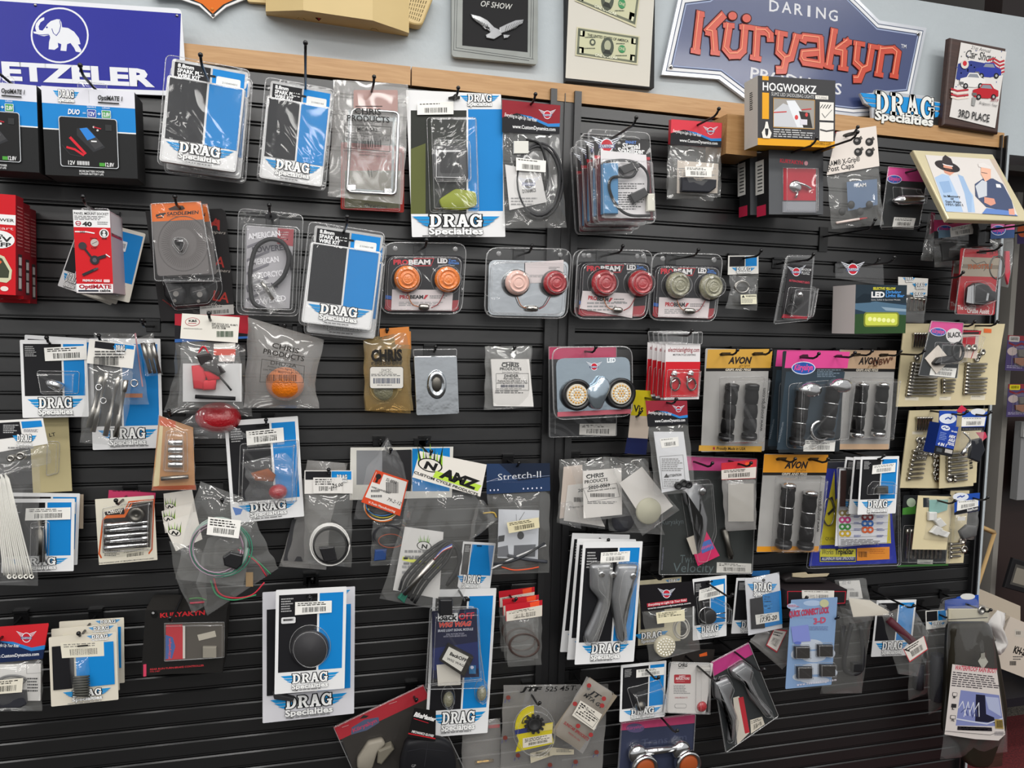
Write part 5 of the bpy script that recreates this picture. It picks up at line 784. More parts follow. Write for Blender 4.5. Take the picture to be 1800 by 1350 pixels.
q = B4(1603,170, 1746,168, 1740,265, 1598,272); t = Th('hardware_bag', 'clear bag with pink and blue header hanging at the right end of the wall', 'bag', B4(1603,170, 1746,168, 1705,560, 1590,540), .12); m = t.mb(-.003); g = lambda u, v: bil(q, u, v); m.pr(q, 0, .0008, '38507c'); m.y0 -= .001; m.Q([g(0, 0), g(1, 0), g(1, .5), g(0, .5)], 'd0689c'); m.oval(g(.32, .5), 13, 9); t.add(m, 'header_card'); m = t.mb(-.005); m.pr(B4(1680,345, 1705,345, 1708,480, 1695,545, 1675,480), 0, .006, 'c84050', bev=.002); t.add(m, 'red_tool'); m = t.mb(-.004); m.coil(B4(1640, 440), 13, 20, .002, 'dull', 2, .004); t.add(m, 'spring'); t.bag(B4(1598,272, 1600,400, 1590,540), B4(1740,265, 1730,420, 1705,562), .014); hook(B4(1680, 185), .12, .17, 'peg hook of the bag with the red tool, right end')
t = Th('hook_bracket', 'black plastic hook bracket between the two bags under the photo', 'bracket', B4(1515,170, 1590,170, 1590,318, 1508,310), .12); m = t.mb(); m.pr(B4(1520,175, 1592,180, 1575,210, 1570,310, 1525,310, 1530,210), -.03, .0, 'black_plastic', bev=.002); m.bx(B4(1505, 300), B4(1592, 318), -.05, .012, 'black_plastic', .002); t.add(m, 'body')
# bare hook
e = hook((1447, 416), .0, .19, 'empty peg hook with a tall black plate, below the pink-headed foot peg pack', .02, clip=False); m = MB(W0); p0, p1 = at((1440, 399)), at((1452.5, 443)); q = at((1447, 416)); wbox(m, (p0.x - q.x, -.004, p1.z - q.z), (p1.x - q.x, -.0005, p0.z - q.z), 'hook'); m.build('tall_plate', e)
# ==== third row =====================================================================
t = dcard(C1(97,73, 432,80, 418,445, 108,456), .06, 'parts card with a chrome cap in a bubble, left end of the third row', stick=pts(.36,.10, 1.,.07, 1.,.25, .37,.27), bot=.72, split=.61); m = t.mb(uv=True); m.rod((0, 0), (1, 1), [(0, .001), (1, .001)], 'chrome') if 0 else None; m.uv = False; m.rod(C1(225, 275), C1(300, 310), [(0, .006), (.3, .010), (1, .010)], 'chrome', .01); t.add(m, 'chrome_cap'); t.shell(C1(180,225, 385,228, 380,335, 200,338), .02, 'blister', r=.005)
dcard(C1(132,50, 450,72, 440,430, 95,420), .03, 'parts card behind the chrome cap card, white rim showing on top', bot=.72); hook((88, 604), .06, .08, 'peg hook of the chrome cap card')
t = dcard(C1(470,60, 775,78, 790,590, 410,618), .04, 'blue parts card with the stud bags hanging in front of it', bot=.79, split=.42); hook((176, 601), .09, .1, 'peg hook of the stud bag with the white header')
t = Th('stud_bag', 'crumpled clear bag of chrome studs with a white barcode header, third row left', 'bag', C1(430,70, 660,110, 600,590, 385,570), .10); q = C1(432,73, 657,100, 643,215, 420,188); m = t.mb(-.004); m.pr(q, 0, .0008, 'e2dfd8'); m.y0 -= .001; g = lambda u, v: bil(q, u, v); m.Q([g(.13, .04), g(.55, .04), g(.55, .32), g(.13, .32)], BLK); m.Q([g(.55, .04), g(.97, .04), g(.97, .2), g(.55, .2)], BLU); m.drag(g(.52, .12), g(.86, .42)); m.lines(g(.15, .45), g(.9, .62), 3, '444'); m.bars(g(.14, .70), g(.70, .92), '333'); t.add(m, 'header_card')
for a, b in (((520, 230), (450, 520)), ((575, 250), (510, 540)), ((610, 270), (560, 545)), ((490, 250), (430, 500))): m = t.mb(-.002); m.rod(C1(*a), C1(*b), [(0, .005), (.2, .005), (.22, .0035), (.6, .0035), (.62, .005), (1, .005)], 'steel', .004); t.add(m, 'stud')
for p in ((478, 305), (500, 370)): m = t.mb(-.006); m.coil(C1(*p), 5, 5, .0012, 'chrome', 1, .008, jit=0); t.add(m, 'washer')
t.bag(C1(418,186, 405,380, 385,572), C1(645,215, 625,400, 592,590), .02, mat='film'); 
t = Th('stud_bag', 'pink-edged clear bag with a chrome ring behind the white-headed stud bag', 'bag', C1(560,60, 665,48, 720,385, 560,390), .07); m = t.mb(-.004); m.coil(C1(650, 285), 6, 6, .0016, 'chrome', 1, .006, jit=0); t.add(m, 'ring'); m = t.mb(); m.L(C1(655,45, 690,300), 2.5, 'c08a90'); m.R(C1(600,335), C1(690,355), 'a86a48'); t.add(m, 'zip_edge'); t.bag(C1(450,42, 500,200, 560,390), C1(660,45, 690,200, 722,388), .012)
t = Th('chrome_pin_bag', 'small clear bag of chrome pins at upper right of the stud bags', 'bag', C1(662,62, 750,55, 790,245, 705,252), .08); 
for i in range(3): m = t.mb(); m.rod(C1(690 + i * 24, 90), C1(728 + i * 22, 238), [(0, .0045), (.5, .0045), (.52, .0036), (1, .0036)], 'steel', .004); t.add(m, 'pin')
t.bag(C1(665,68, 690,150, 705,252), C1(742,40, 765,140, 790,245), .012); hook(C1(735, 10), .02, .12, 'bent peg hook above the small bag of chrome pins')
# resistor bag
t = Th('resistor_bag', 'clear bag with white header and red wire connectors, above a red dome lens', 'bag', B1(1235,890, 1625,915, 1600,1420, 1200,1400), .13); q = B1(1235,890, 1625,917, 1612,1090, 1222,1060); m = t.mb(-.004); m.pr(q, 0, .0008, 'e4e0d6'); m.y0 -= .001; m.E(B1(1305, 948), 13, 7.5, 'a83040'); m.E(B1(1305, 948), 12, 6.6, 'e4e0d6'); m.X('K&S', B1(1280, 948), B1(1335, 948), 4, '333', bold=.05); m.lines(B1(1275, 955), B1(1335, 968), 1, 'b04050'); m.X('www.ksmotorcycle.com', B1(1245, 995), B1(1370, 1000), 2.6, '444'); m.X('K&S STOCK NO. 45-8671', B1(1437, 965), B1(1610, 977), 3.3, '333', bold=.01); m.X('IN-LINE RESISTOR', B1(1437, 978), B1(1560, 988), 3.3, '333', bold=.01); m.X('20W 8.5 OHM', B1(1437, 992), B1(1530, 998), 3.3, '333', bold=.01); m.bars(B1(1470,1010), B1(1580,1050), '2c4a30'); t.add(m, 'header_card')
m = t.mb(-.003); m.R(C1(885,190), C1(1170,375), 'd0d0d0'); m.sticker(C1(1035,95, 1140,90, 1138,120, 1035,120), 1, 'dcd8d0', False); m.R(C1(1035,120), C1(1140,150), 'c8402c'); m.sticker(C1(1060,150, 1138,150, 1135,180, 1060,180), 1, 'dcd0cc', False); t.add(m, 'paper')
for p in ((930,200, 985,195, 1000,250, 990,315, 940,310), (990,225, 1060,230, 1070,265, 1010,275), (985,270, 1050,265, 1045,315, 985,318)): m = t.mb(-.004); m.pr(C1(*p), 0, .014, 'c81e30', bev=.004, smooth=True); t.add(m, 'wire_cap')
m = t.mb(-.004); m.pr(C1(955,150, 1020,140, 1095,230, 1060,250, 975,200), .004, .018, '2a2526', bev=.003); m.tube([(*C1(1060, 250), .01), (*C1(1095, 290), .012), (*C1(1120, 320), .01)], .002, 'rubber'); m.tube([(*C1(960, 140), .01), (*C1(985, 108), .012), (*C1(1010, 140), .01)], .0016, 'c81e30', 6); t.add(m, 'resistor'); m = t.mb(-.004); m.rod(C1(945, 350), C1(1140, 360), [(0, .004), (1, .004)], '1c1c1e', .01); t.add(m, 'shrink_tube')
t.bag(C1(880,70, 870,230, 862,400), C1(1155,95, 1170,230, 1180,410), .024)
t = Th('red_lens_bag', 'clear bag with a ribbed red dome lens under a red-cornered header', 'bag', C1(848,-50, 1200,-45, 1225,440, 800,420), .06); m = t.mb(-.004); m.pr(B1(1185,893, 1685,905, 1682,1060, 1185,1090), 0, .0008, '1d1c20'); m.y0 -= .001; m.Q(B1(1185,893, 1685,905, 1683,1030, 1185,970), 'b02434'); m.Q(B1(1185,1065, 1682,1045, 1682,1060, 1185,1088), '3a6ab0'); t.add(m, 'header_card'); m = t.mb(); c = C1(1058, 452)
for i in range(9): pass
m.lathe(c, [(41, .001), (41, .006)] + [(41 * math.cos(a) * (1 - .02 * (i % 2)), .006 + .034 * math.sin(a)) for i, a in enumerate([math.pi / 2 * k / 18 for k in range(1, 18)])], 'red_lens', 32, 1., .72); t.add(m, 'red_lens'); t.bag(C1(850,90, 845,250, 795,425), C1(1185,100, 1195,300, 1225,445), .028, o=.004); t.bag(C1(850,500, 880,470, 1000,400), C1(880,530, 960,545, 1225,540), .008, 'bag_flap', 'thin_film', o=.03)
hook(B1(1425, 935), .14, .16, 'peg hook through the white header of the red connector bag')
# orange lens bag
t = Th('orange_lens_bag', 'cloudy crinkled bag holding a round orange lens', 'bag', C2(95,25, 450,130, 430,440, 75,440), .10); c = C2(268, 330); m = t.mb(); m.lathe(c, [(34, .001), (34, .008)] + [(33 * math.cos(a) * (1 - .02 * (i % 2)), .008 + .03 * math.sin(a)) for i, a in enumerate([math.pi / 2 * k / 16 for k in range(1, 16)])], 'amber', 30, 1., .92); t.add(m, 'orange_lens'); t.bag(C2(95,20, 90,200, 75,440), C2(450,125, 405,330, 428,445), .036, mat='cloudy_film', seal=1); m = t.mb(-.0445); m.X('CHRIS', C2(205, 160), C2(330, 190), 9, '33302e', bold=.02); m.X('PRODUCTS', C2(165, 188), C2(355, 226), 9, '33302e', bold=.02); m.X('Saint Helens, Oregon', C2(190, 205), C2(320, 226), 3, '444'); m.L(C2(160,215, 358,248, 352,325, 150,322), .8, '3a3632', True); m.X('DHD-2A', C2(200, 240), C2(320, 256), 7, '33302e'); m.X('Amber Turn Signal Lens', C2(185, 252), C2(330, 274), 3.6, '33302e'); m.X('Late Model Sportsters 86-04 Exc.', C2(165, 266), C2(352, 288), 3.6, '33302e'); m.X('Made in USA', C2(235, 280), C2(300, 287), 3.4, '33302e'); m.bars(C2(180,287), C2(325,318), '55382a'); t.add(m, 'bag_print')
hook(C2(265, 85), .10, .10, 'peg hook of the orange lens bag'); hook((534, 583), .02, .05, 'bare peg hook between the orange lens bag and the pack above')
G7 = Z(540, 560, 5.625)
t = Th('lens_bag', 'yellowed clear bag with black block lettering and a clear lens', 'bag', G7(560,215, 1010,80, 1045,905, 585,905), .09, 'yellowed lens bags'); m = t.mb(-.002); m.dome(G7(765, 690), 24, .02, 'smoke_lens', .001); m.coil(G7(765, 690), 24, 22, .0015, 'c8c4b8', 1, .004, jit=0); t.add(m, 'clear_lens'); t.bag(G7(560,215, 560,550, 580,905), G7(1015,80, 1020,500, 1045,910), .022, mat='yellow_film'); m = t.mb(-.029); m.X('CHRIS', G7(632, 420), G7(940, 412), 19, '1c1a18', bold=.06); m.X('PRODUCTS', G7(635, 458), G7(935, 455), 5, '3a342c', bold=.03, sp=1.3); m.RR(G7(618,475), G7(952,692), 4, '2a2826'); m.RR(G7(622,479), G7(948,688), 4, 'd0cdc6'); m.X('DHC5C', G7(735, 525), G7(832, 525), 5, '333'); m.X('Clear Lens Deuce', G7(710, 540), G7(848, 540), 2.6, '444'); m.lines(G7(632, 548), G7(935, 575), 2, '444'); m.bars(G7(655,588), G7(915,642), '384058'); m.lines(G7(690, 655), G7(880, 666), 1, '444'); t.add(m, 'label'); m = t.mb(-.005); m.Q(G7(715,100, 1005,80, 1018,260, 870,255, 860,150, 720,185), 'c87c3c'); t.add(m, 'orange_header')
t.copy((636, 596), .055, 'yellowed lens bag tucked behind the front one with block lettering', 3); hook(G7(790, 165), .10, .10, 'peg hook of the yellowed lens bags')
t = Th('foil_pack', 'shiny silver foil blister with an oval bump, beside the yellowed lens bag', 'blister pack', G7(1045,305, 1480,300, 1502,945, 1072,970), .07); m = t.mb(); m.pr(roundpoly([t.f.loc(p) for p in G7(1050,375, 1478,370, 1500,942, 1078,958)], .004), -.001, .003, 'foil', raw=True, bev=.001); t.add(m, 'foil_card'); m = t.mb(-.003); c = G7(1278, 650); m.lathe(c, [(17, 0), (17, .006), (14, .010), (11, .010), (9, .006)], 'foil', 28, 1., 1.5); m.dome(c, 9, .004, 'dull', .005, sz=1.5); t.add(m, 'oval_bump'); t.shell(G7(1045,305, 1480,300, 1480,372, 1050,377), .003, 'hang_flap', r=.004, o=-.002); hook(G7(1255, 330), .07, .09, 'peg hook of the silver foil blister')
C3b = Z(800, 560, 5.625)
t = Th('lens_bag', 'small clear bag with a white printed slip and a barcode, left of the centre post', 'bag', C3b(300,272, 762,270, 778,880, 290,905), .07, 'white-slipped lens bags'); q = C3b(355,400, 730,400, 775,870, 380,865); m = t.mb(-.004); m.pr(q, 0, .0008, 'dbd8d4'); m.y0 -= .001; m.L(C3b(468,436, 545,430, 628,440), 1, '333'); m.X('CHRIS', C3b(458, 478), C3b(632, 478), 7, '2a2a2a', bold=.04); m.X('PRODUCTS', C3b(442, 510), C3b(656, 512), 4.6, '2a2a2a', bold=.03); m.X('Saint Helens, Oregon', C3b(466, 537), C3b(632, 537), 2.6, '444'); m.L(C3b(405,543, 725,543, 730,708, 405,705), .6, '555', True); m.X('DHD5R', C3b(486, 580), C3b(628, 580), 4.8, '2a2a2a', bold=.03); m.X('Red Lens Deuce', C3b(478, 601), C3b(645, 601), 3, '333', sh=.2, bold=.02); m.X('Replaces lens with notch in lens', C3b(422, 622), C3b(708, 622), 2.8, '333', bold=.02); m.X('covering these for moisture drain', C3b(410, 642), C3b(715, 642), 2.8, '333', bold=.02); m.bars(C3b(452,653), C3b(682,680), '2a3048'); m.lines(C3b(410, 690), C3b(712, 700), 1, '555'); m.lines(C3b(395, 712), C3b(715, 745), 2, '555'); t.add(m, 'printed_slip'); t.bag(C3b(298,272, 300,550, 288,905), C3b(762,270, 750,540, 778,880), .012); t.copy((851, 610), .04, 'second white-slipped bag behind the one left of the centre post', 0); hook(C3b(575, 335), .07, .08, 'peg hook of the white-slipped bag left of the centre post')
# LED pack and card behind
q = C3(397,108, 725,108, 725,540, 400,547); t = Th('parts_card', 'dark pink-topped blister card behind the silver twin LED pack', 'card', q, .05); m = t.card('2b2c2e', r=.003); g = lambda u, v: bil(q, u, v); m.Q([g(0, 0), g(1, 0), g(1, .14), g(0, .14)], 'b8345c'); m.sticker(C3(548,482, 725,480, 722,540, 546,535), 2, 'cfccc6'); m.X('www.kuryakyn.com', C3(432, 530), C3(432, 440), 3, '777'); t.add(m, 'card'); t.shell(q, .003, 'cover', r=.004)
surf('foil_blue', 'bccbd6', .14, .9, bump=.2, bs=22)
q = C3(415,112, 805,106, 808,445, 425,465); t = Th('light_pack', 'silver clamshell with two round amber LED inserts', 'blister pack', q, .10); m = t.mb(); m.pr(roundpoly([t.f.loc(p) for p in C3(432,165, 790,158, 795,432, 440,448)], .02), -.001, .001, 'foil_blue', raw=True); m.y0 = -.0015; m.X('LED', C3(680, 185), C3(722, 183), 7, 'e8eef2', bold=.05); m.Q(C3(440,425, 795,410, 795,432, 440,448), 'b8606c'); m.wing(C3(618, 205), 8); t.add(m, 'printed_card')
for c in (C3(528, 340), C3(740, 333)):
    m = t.mb(); m.lathe(c, [(26, .002), (26, .012), (22, .014), (19, .010), (18, .006)], 'black_plastic'); m.lathe(c, [(18, .006), (17.5, .0125), (17, .0125)], 'd0c8b8')
    for k, n in ((0, 1), (5, 6), (9.5, 12), (14, 18)):
        for i in range(n): a = 2 * math.pi * i / n; m.dome((c[0] + k * math.cos(a), c[1] + k * math.sin(a)), 1.6, .002, 'd09a40' if n % 4 else 'e4e0d4', .0125, 8)
    t.add(m, 'led_insert')
t.shell(q, .003, 'clamshell', r=.026, o=-.0045, rim=.0012); m = t.mb(); m.pr(roundpoly([t.f.loc(p) for p in C3(575,300, 612,290, 640,245, 675,262, 690,300, 668,350, 640,412, 600,408, 572,350)], .012), .002, .018, 'foil_blue', raw=True, bev=.005, smooth=True); t.add(m, 'centre_mould'); hook(C3(610, 135), .10, .12, 'peg hook of the silver twin LED clamshell')
# red card stack
q = C3(970,95, 1138,97, 1120,362, 952,366); t = Th('hanger_card', 'front red and white card with two chrome hooks, of a row of five', 'card', q, .16, 'red and white lighting cards'); m = t.card('dcd8d8'); g = lambda u, v: bil(q, u, v); m.X('electricianlighting.com', g(.05, .14), g(.95, .14), 7, '8c3038', bold=.02, sh=.1); m.X('MOTORCYCLE LIGHTING', g(.2, .21), g(.85, .21), 3, '333', bold=.02); m.Q([g(0, .32), g(1, .32), g(1, .96), g(0, .96)], 'c4202a'); t.add(m, 'card')
for u in (.27, .74):
    c = g(u, .60); m = t.mb(); m.dome((c[0], c[1] - 8), 5, .006, 'chrome', .002); m.tube([(c[0] - 5, c[1] - 6, .006), (c[0] + 5, c[1] - 4, .008)], .002, 'chrome'); m.coil((c[0] + 2, c[1] + 12), 8, 11, .0022, 'dull', 1, .006); m.tube([(c[0] - 6, c[1] - 2, .006), (c[0] - 4, c[1] + 8, .007), (c[0] + 3, c[1] + 4, .008)], .002, 'chrome'); t.add(m, 'chrome_hook')
t.shell([g(*p) for p in pts(.06,.46, .98,.46, .98,.96, .06,.96)], .018, 'blister', r=.004); t.shell([(q[0][0] - 2, q[0][1] - 20), (q[1][0] + 1, q[1][1] - 22), (q[1][0], q[1][1]), q[0]], .003, 'hang_flap', r=.004)
for i in range(4): t.copy((1164 - i * 8.5, 606 - i * 1.5), .135 - i * .026, ('second', 'third', 'fourth', 'rearmost')[i] + ' red and white lighting card of the five, counted from the front', 0)
hook(C3(1050, 55), .16, .2, 'peg hook of the five red and white lighting cards')
# yellow and wing-headed packs under it
q = C3(815,318, 900,322, 870,632, 765,625); t = Th('visor_card', 'yellow, white and navy card half hidden left of the attention leaflet bag', 'card', q, .06); m = t.card('d8c8b8', r=.003); g = lambda u, v: bil(q, u, v); m.Q([g(0, 0), g(1, 0), g(1, .40), g(0, .40)], 'e0cc28'); m.X('Vis', g(.1, .34), g(.62, .34), 11, '222', bold=.03); m.Q([g(0, .75), g(1, .75), g(1, 1), g(0, 1)], '1c2450'); t.add(m, 'card'); hook(C3(830, 450), .07, .08, 'peg hook of the half hidden yellow card')
t = Th('leaflet_bag', 'long clear bag with red header, white attention leaflet and rubber grommets', 'bag', C3(866,370, 1068,370, 1105,812, 910,828), .17); dyn_header(t, C3(866,370, 1068,370, 1072,480, 878,495), '8c2634'); q = C3(905,520, 1050,520, 1085,790, 945,815); m = t.mb(-.003); m.pr(q, 0, .0006, 'd8d9dc'); m.y0 -= .001; m.sticker(C3(935,555, 1025,545, 1028,590, 945,600), 1); m.lines(C3(945,650), C3(1050,715), 7, '888'); m.Q(C3(955,742, 968,722, 980,742), '444'); m.X('ATTENTION', C3(975, 740), C3(1040, 733), 4, '444', bold=.02); m.lines(C3(955,750), C3(1060,790), 4, '999'); m.L(C3(935,640, 1048,632, 1060,780, 950,795), .5, '777', True); t.add(m, 'leaflet')
for p in ((1022, 780), (1048, 768), (1072, 775)): m = t.mb(-.005); m.lathe(C3(*p), [(6, 0), (6, .006), (3, .006), (3, .001)], 'rubber', 16); t.add(m, 'grommet')
t.bag(C3(878,492, 895,650, 910,828), C3(1072,480, 1090,640, 1108,812), .013); hook(C3(965, 378), .17, .22, 'peg hook through the red header of the attention leaflet bag')
# grip cards
surf('grip', '0c0b0c', .6, spec=.15, bump=.12, bs=120); surf('card_speck', 'a19f9c', .55, vary=.25); surf('card_gold', 'c99a3c', .4); surf('card_amber', 'd8901c', .4); surf('card_tan', 'c8a888', .45)
def grip(t, a, b, r, kind):
    m = t.mb(); n = 3; pr = [(0, r * .7), (.01, r * 1.05), (.09, r * 1.08), (.1, r)]
    for i in range(n):
        u0, u1 = .1 + i * .26, .1 + (i + 1) * .26; pr += [(u0 + .015, r * .98), ((u0 + u1) / 2, r * 1.08), (u1 - .02, r * .98), (u1 - .012, r * .84), (u1, r * .84)]
    pr += [(.885, r), (.90, r * 1.2), (.99, r * 1.2), (1, r)]; m.rod(a, b, pr, 'grip', .018, 18); G = t.add(m, 'grip')
    m = t.mb()
    for u in ((.36, .62) if kind else ()): m.rod([a[i] + (b[i] - a[i]) * (u - .008) for i in (0, 1)], [a[i] + (b[i] - a[i]) * (u + .008) for i in (0, 1)], [(0, r * .9), (.02, r * 1.1), (.98, r * 1.1), (1, r * .9)], 'chrome', .018, 18)
    m.rod([a[i] + (b[i] - a[i]) * -.03 for i in (0, 1)], [a[i] + (b[i] - a[i]) * .045 for i in (0, 1)], [(0, r * .6), (.3, r * 1.1), (1, r * 1.1)], 'chrome' if kind else 'black_plastic', .018, 18); t.add(m, 'end_cap', G); m = t.mb(); m.rod([a[i] + (b[i] - a[i]) * .94 for i in (0, 1)], [a[i] + (b[i] - a[i]) * 1.02 for i in (0, 1)], [(0, r * 1.24), (.6, r * 1.24), (1, r * 1.0)], 'chrome' if kind == 2 else 'black_plastic', .018, 18); t.add(m, 'collar', G)
def avon(q, d, label, hd, win, gs, kind, vert=True, foot=None):
    t = Th('grip_card', label, 'card', q, d, 'speckled handlebar grip cards'); g = lambda u, v: bil(q, u, v); m = t.card('card_speck', r=.003); m.Q([g(0, .0), g(1, 0), g(1, .185), g(0, .185)], hd); m.Q([g(0, .185), g(1, .185), g(1, .215), g(0, .215)], '1c1a1a'); m.Q([g(0, .945), g(1, .945), g(1, 1), g(0, 1)], hd); m.X('AVON', g(.33, .14), g(.70, .14), 10, '2a2220', bold=.05, sh=.3); m.X('grips', g(.5, .17), g(.68, .17), 4, '7a5a28', sh=.3); m.X('GRIPS AND PEGS', g(.30, .211), g(.70, .211), 3.4, 'd8d0c0', bold=.03, sh=.2)
    if vert: m.X('www.avongrips.com', g(.975, .80), g(.955, .38), 6, '2a2a2a', bold=.02)
    if foot: m.X(foot, g(.28, .985), g(.74, .985), 4.4, '3a2c18', bold=.02, sh=.15); m.R(g(.22, .96), g(.255, .985), 'a03040')
    m.Q([g(.18, .045), g(.22, .03), g(.36, .03), g(.34, .06), g(.2, .065)], '3a2c18'); m.Q([g(.68, .045), g(.72, .03), g(.86, .03), g(.84, .06), g(.7, .065)], '3a2c18'); t.add(m, 'card')
    for a, b, r in gs: grip(t, a, b, r, kind)
    if not vert: m = t.mb(-.002); m.X('*DBW*', g(.56, .165), g(.97, .12), 9, '5a3020', bold=.01, sh=.2); t.add(m, 'handwriting')
    t.shell(win, .038, 'blister', r=.006, taper=.1); hook(g(.22, .045), d, d + .07, 'left peg hook of the ' + label); hook(g(.72, .045), d, d + .07, 'right peg hook of the ' + label); return t
avon(C4(133,163, 475,160, 415,703, 84,698), .09, 'gold-topped card with two black ribbed grips', 'card_gold', C4(195,310, 430,305, 395,655, 188,655), [(C4(262, 350), C4(228, 640), .0155), (C4(368, 350), C4(350, 635), .0155)], 0, True, 'Proudly Made in USA')
avon(C4(835,166, 1128,169, 1085,690, 790,690), .06, 'tan-topped card with two chrome-banded grips', 'card_tan', C4(885,308, 1108,312, 1070,640, 870,630), [(C4(950, 345), C4(918, 620), .0145), (C4(1058, 345), C4(1030, 615), .0145)], 2, False)
avon(C4(430,716, 768,718, 715,1228, 390,1230), .09, 'amber-topped card with two mismatched ribbed grips', 'card_amber', C4(490,830, 730,830, 690,1220, 465,1225), [(C4(560, 875), C4(530, 1205), .0165), (C4(675, 915), C4(645, 1210), .0165)], 1, True)
q = C4(548,172, 882,175, 800,702, 485,708); t = Th('grip_card', 'pink-topped black card with a throttle grip and its twin, chrome-capped', 'card', q, .13, 'pink-topped grip cards'); m = t.card('2a2f33', r=.004); g = lambda u, v: bil(q, u, v); m.Q([g(0, 0), g(1, 0), g(1, .165), g(0, .165)], 'd4488c'); m.Q([g(.03, .2), g(.97, .2), g(.97, .97), g(.03, .97)], '33404a'); m.oval(g(.30, .165), 21, 11.5); m.lines(g(.52, .18), g(.92, .26), 5, '7a8a98'); m.sticker(C4(638,640, 805,645, 800,700, 635,700), 2); m.X('www.kuryakyn.com', g(.06, .9), g(.09, .7), 4, '8a9298'); m.Q([g(.2, .05), g(.26, .03), g(.34, .03), g(.36, .06)], '3a1a28'); m.Q([g(.74, .05), g(.8, .03), g(.88, .03), g(.9, .06)], '3a1a28'); t.add(m, 'card')
grip(t, C4(640, 370), C4(600, 660), .016, 1); grip(t, C4(800, 350), C4(755, 620), .016, 1)
for a, b in (((640, 372), (642, 340)), ((800, 350), (803, 318))): m = t.mb(); m.lathe(C4(*a), [(17, .004), (18, .022), (16, .034), (8, .037)], 'chrome', 24, 1., .62); t.add(m, 'end_cap')
m = t.mb(); m.coil(C4(725, 590), 16, 16, .005, 'chrome', 1, .012, jit=0); t.add(m, 'throttle_ring'); t.shell(C4(560,345, 870,315, 830,640, 690,655, 640,690, 545,680), .042, 'blister', r=.012, taper=.1); t.copy((1360, 615), .08, 'second pink-topped grip card showing left of the front one', 0); hook(C4(620, 205), .13, .2, 'left peg hook of the pink-topped grip card'); hook(C4(805, 200), .13, .2, 'right peg hook of the pink-topped grip card')
# ==== right end: bolt boards ========================================================
surf('board', 'd9cba4', .6, vary=.06)
def bolts(t, rows, r=.0035):
    for a, b in rows: m = t.mb(); bolt(m, a, b, r, .006); t.add(m, 'bolt')
def nut(t, c, r=5.): m = t.mb(); m.lathe(c, [(r, .001), (r, .006), (r * .55, .006), (r * .5, .002)], 'bolt', 6); t.add(m, 'nut')
t = Th('bolt_board', 'large beige display board with rows of chrome bolts, upper right', 'display board', C4(1165,25, 1700,30, 1652,455, 1127,465), .05); m = t.card('board', .003, outline=C4(1168,26, 1700,28, 1685,110, 1665,240, 1650,455, 1127,465, 1140,300)); 
for q in (C4(1175,412, 1245,415, 1243,432, 1172,430), C4(1355,412, 1415,412, 1412,430, 1352,430), C4(1520,405, 1595,405, 1592,430, 1515,428)): m.sticker(q, 2, 'e8e0cc', False)
m.Q(C4(1588,52, 1628,55, 1627,76, 1587,74), 'e8703a'); t.add(m, 'board')
bolts(t, [(C4(1225 + i * 14, 75), C4(1218 + i * 14, 150)) for i in range(5)])
bolts(t, [(C4(1207 - i * 3, 238 + i * 18), C4(1345 - i, 240 + i * 18)) for i in range(10)])
bolts(t, [(C4(1370, 325 + i * 20), C4(1438 - i * 3, 325 + i * 20)) for i in range(4)])
bolts(t, [(C4(1495 - i * 1.5, 240 + i * 19), C4((1605, 1600, 1592, 1570, 1606, 1604, 1602, 1600, 1598)[i], 240 + i * 19)) for i in range(9)])
for p in ((1575, 176), (1552, 198), (1545, 212), (1230, 205)): nut(t, C4(*p))
hook(C4(1440, 40), .08, .14, 'left peg hook of the large bolt board'); hook(C4(1560, 38), .06, .12, 'right peg hook of the large bolt board'); hook(C4(1120, 186), .05, .15, 'bare peg hook sticking out between the tan grip card and the bolt board')
q = C4(1472,55, 1578,62, 1540,212, 1440,200); t = Th('nut_bag', 'small bag with red and white card pinned on the large bolt board', 'bag', q, .08); m = t.card('d8c8bc'); m.Q(C4(1475,58, 1576,64, 1570,85, 1472,82), 'b8303c'); m.L(C4(1480,78, 1560,76), 3, '333'); m.lines(C4(1480,60), C4(1560,68), 1, '222'); m.Q(C4(1478,100, 1545,92, 1540,140, 1472,150), 'c82436'); m.L(C4(1535,170, 1520,210), 1.2, 'b8303c'); t.add(m, 'card')
for x in (1500, 1530): nut(t, C4(x, 152), 5)
t.shell(C4(1475,92, 1582,92, 1560,165, 1465,165), .012, 'blister', r=.004)
q = C4(1310,12, 1480,22, 1445,316, 1240,300); t = Th('bracket_pack', 'pink-topped black pack with an oval sticker, hanging over the large bolt board', 'blister pack', q, .12); m, g = pink(t, q, .2); m.oval(C4(1347, 70), 14, 7.5, a=6); m.E(C4(1430, 90), 14, 13, 'e2dedc'); m.X('BLACK', C4(1397, 100), C4(1468, 96), 7, '222', bold=.04); m.sticker(C4(1310,255, 1445,262, 1435,312, 1300,298), 2); t.add(m, 'card')
m = t.mb(); o = [t.f.loc(p, .005) for p in C4(1280,210, 1350,140, 1415,220, 1340,290)]; m.pr(o, .002, .004, 'd8cfc4', raw=True); t.add(m, 'leaflet'); m = t.mb(); m.pr(roundpoly([t.f.loc(p, .01) for p in C4(1318,235, 1345,205, 1410,195, 1455,200, 1450,225, 1400,240, 1330,248)], .006), .004, .016, 'black_plastic', raw=True, bev=.004, smooth=True); t.add(m, 'bracket_arm'); m = t.mb(); m.coil(C4(1452, 175), 9, 15, .004, 'black_plastic', 1, .012, jit=0); t.add(m, 'clamp_ring'); t.shell(C4(1330,125, 1480,130, 1475,235, 1320,250), .02, 'blister', r=.006); t.shell(q, .002, 'cover', r=.004)
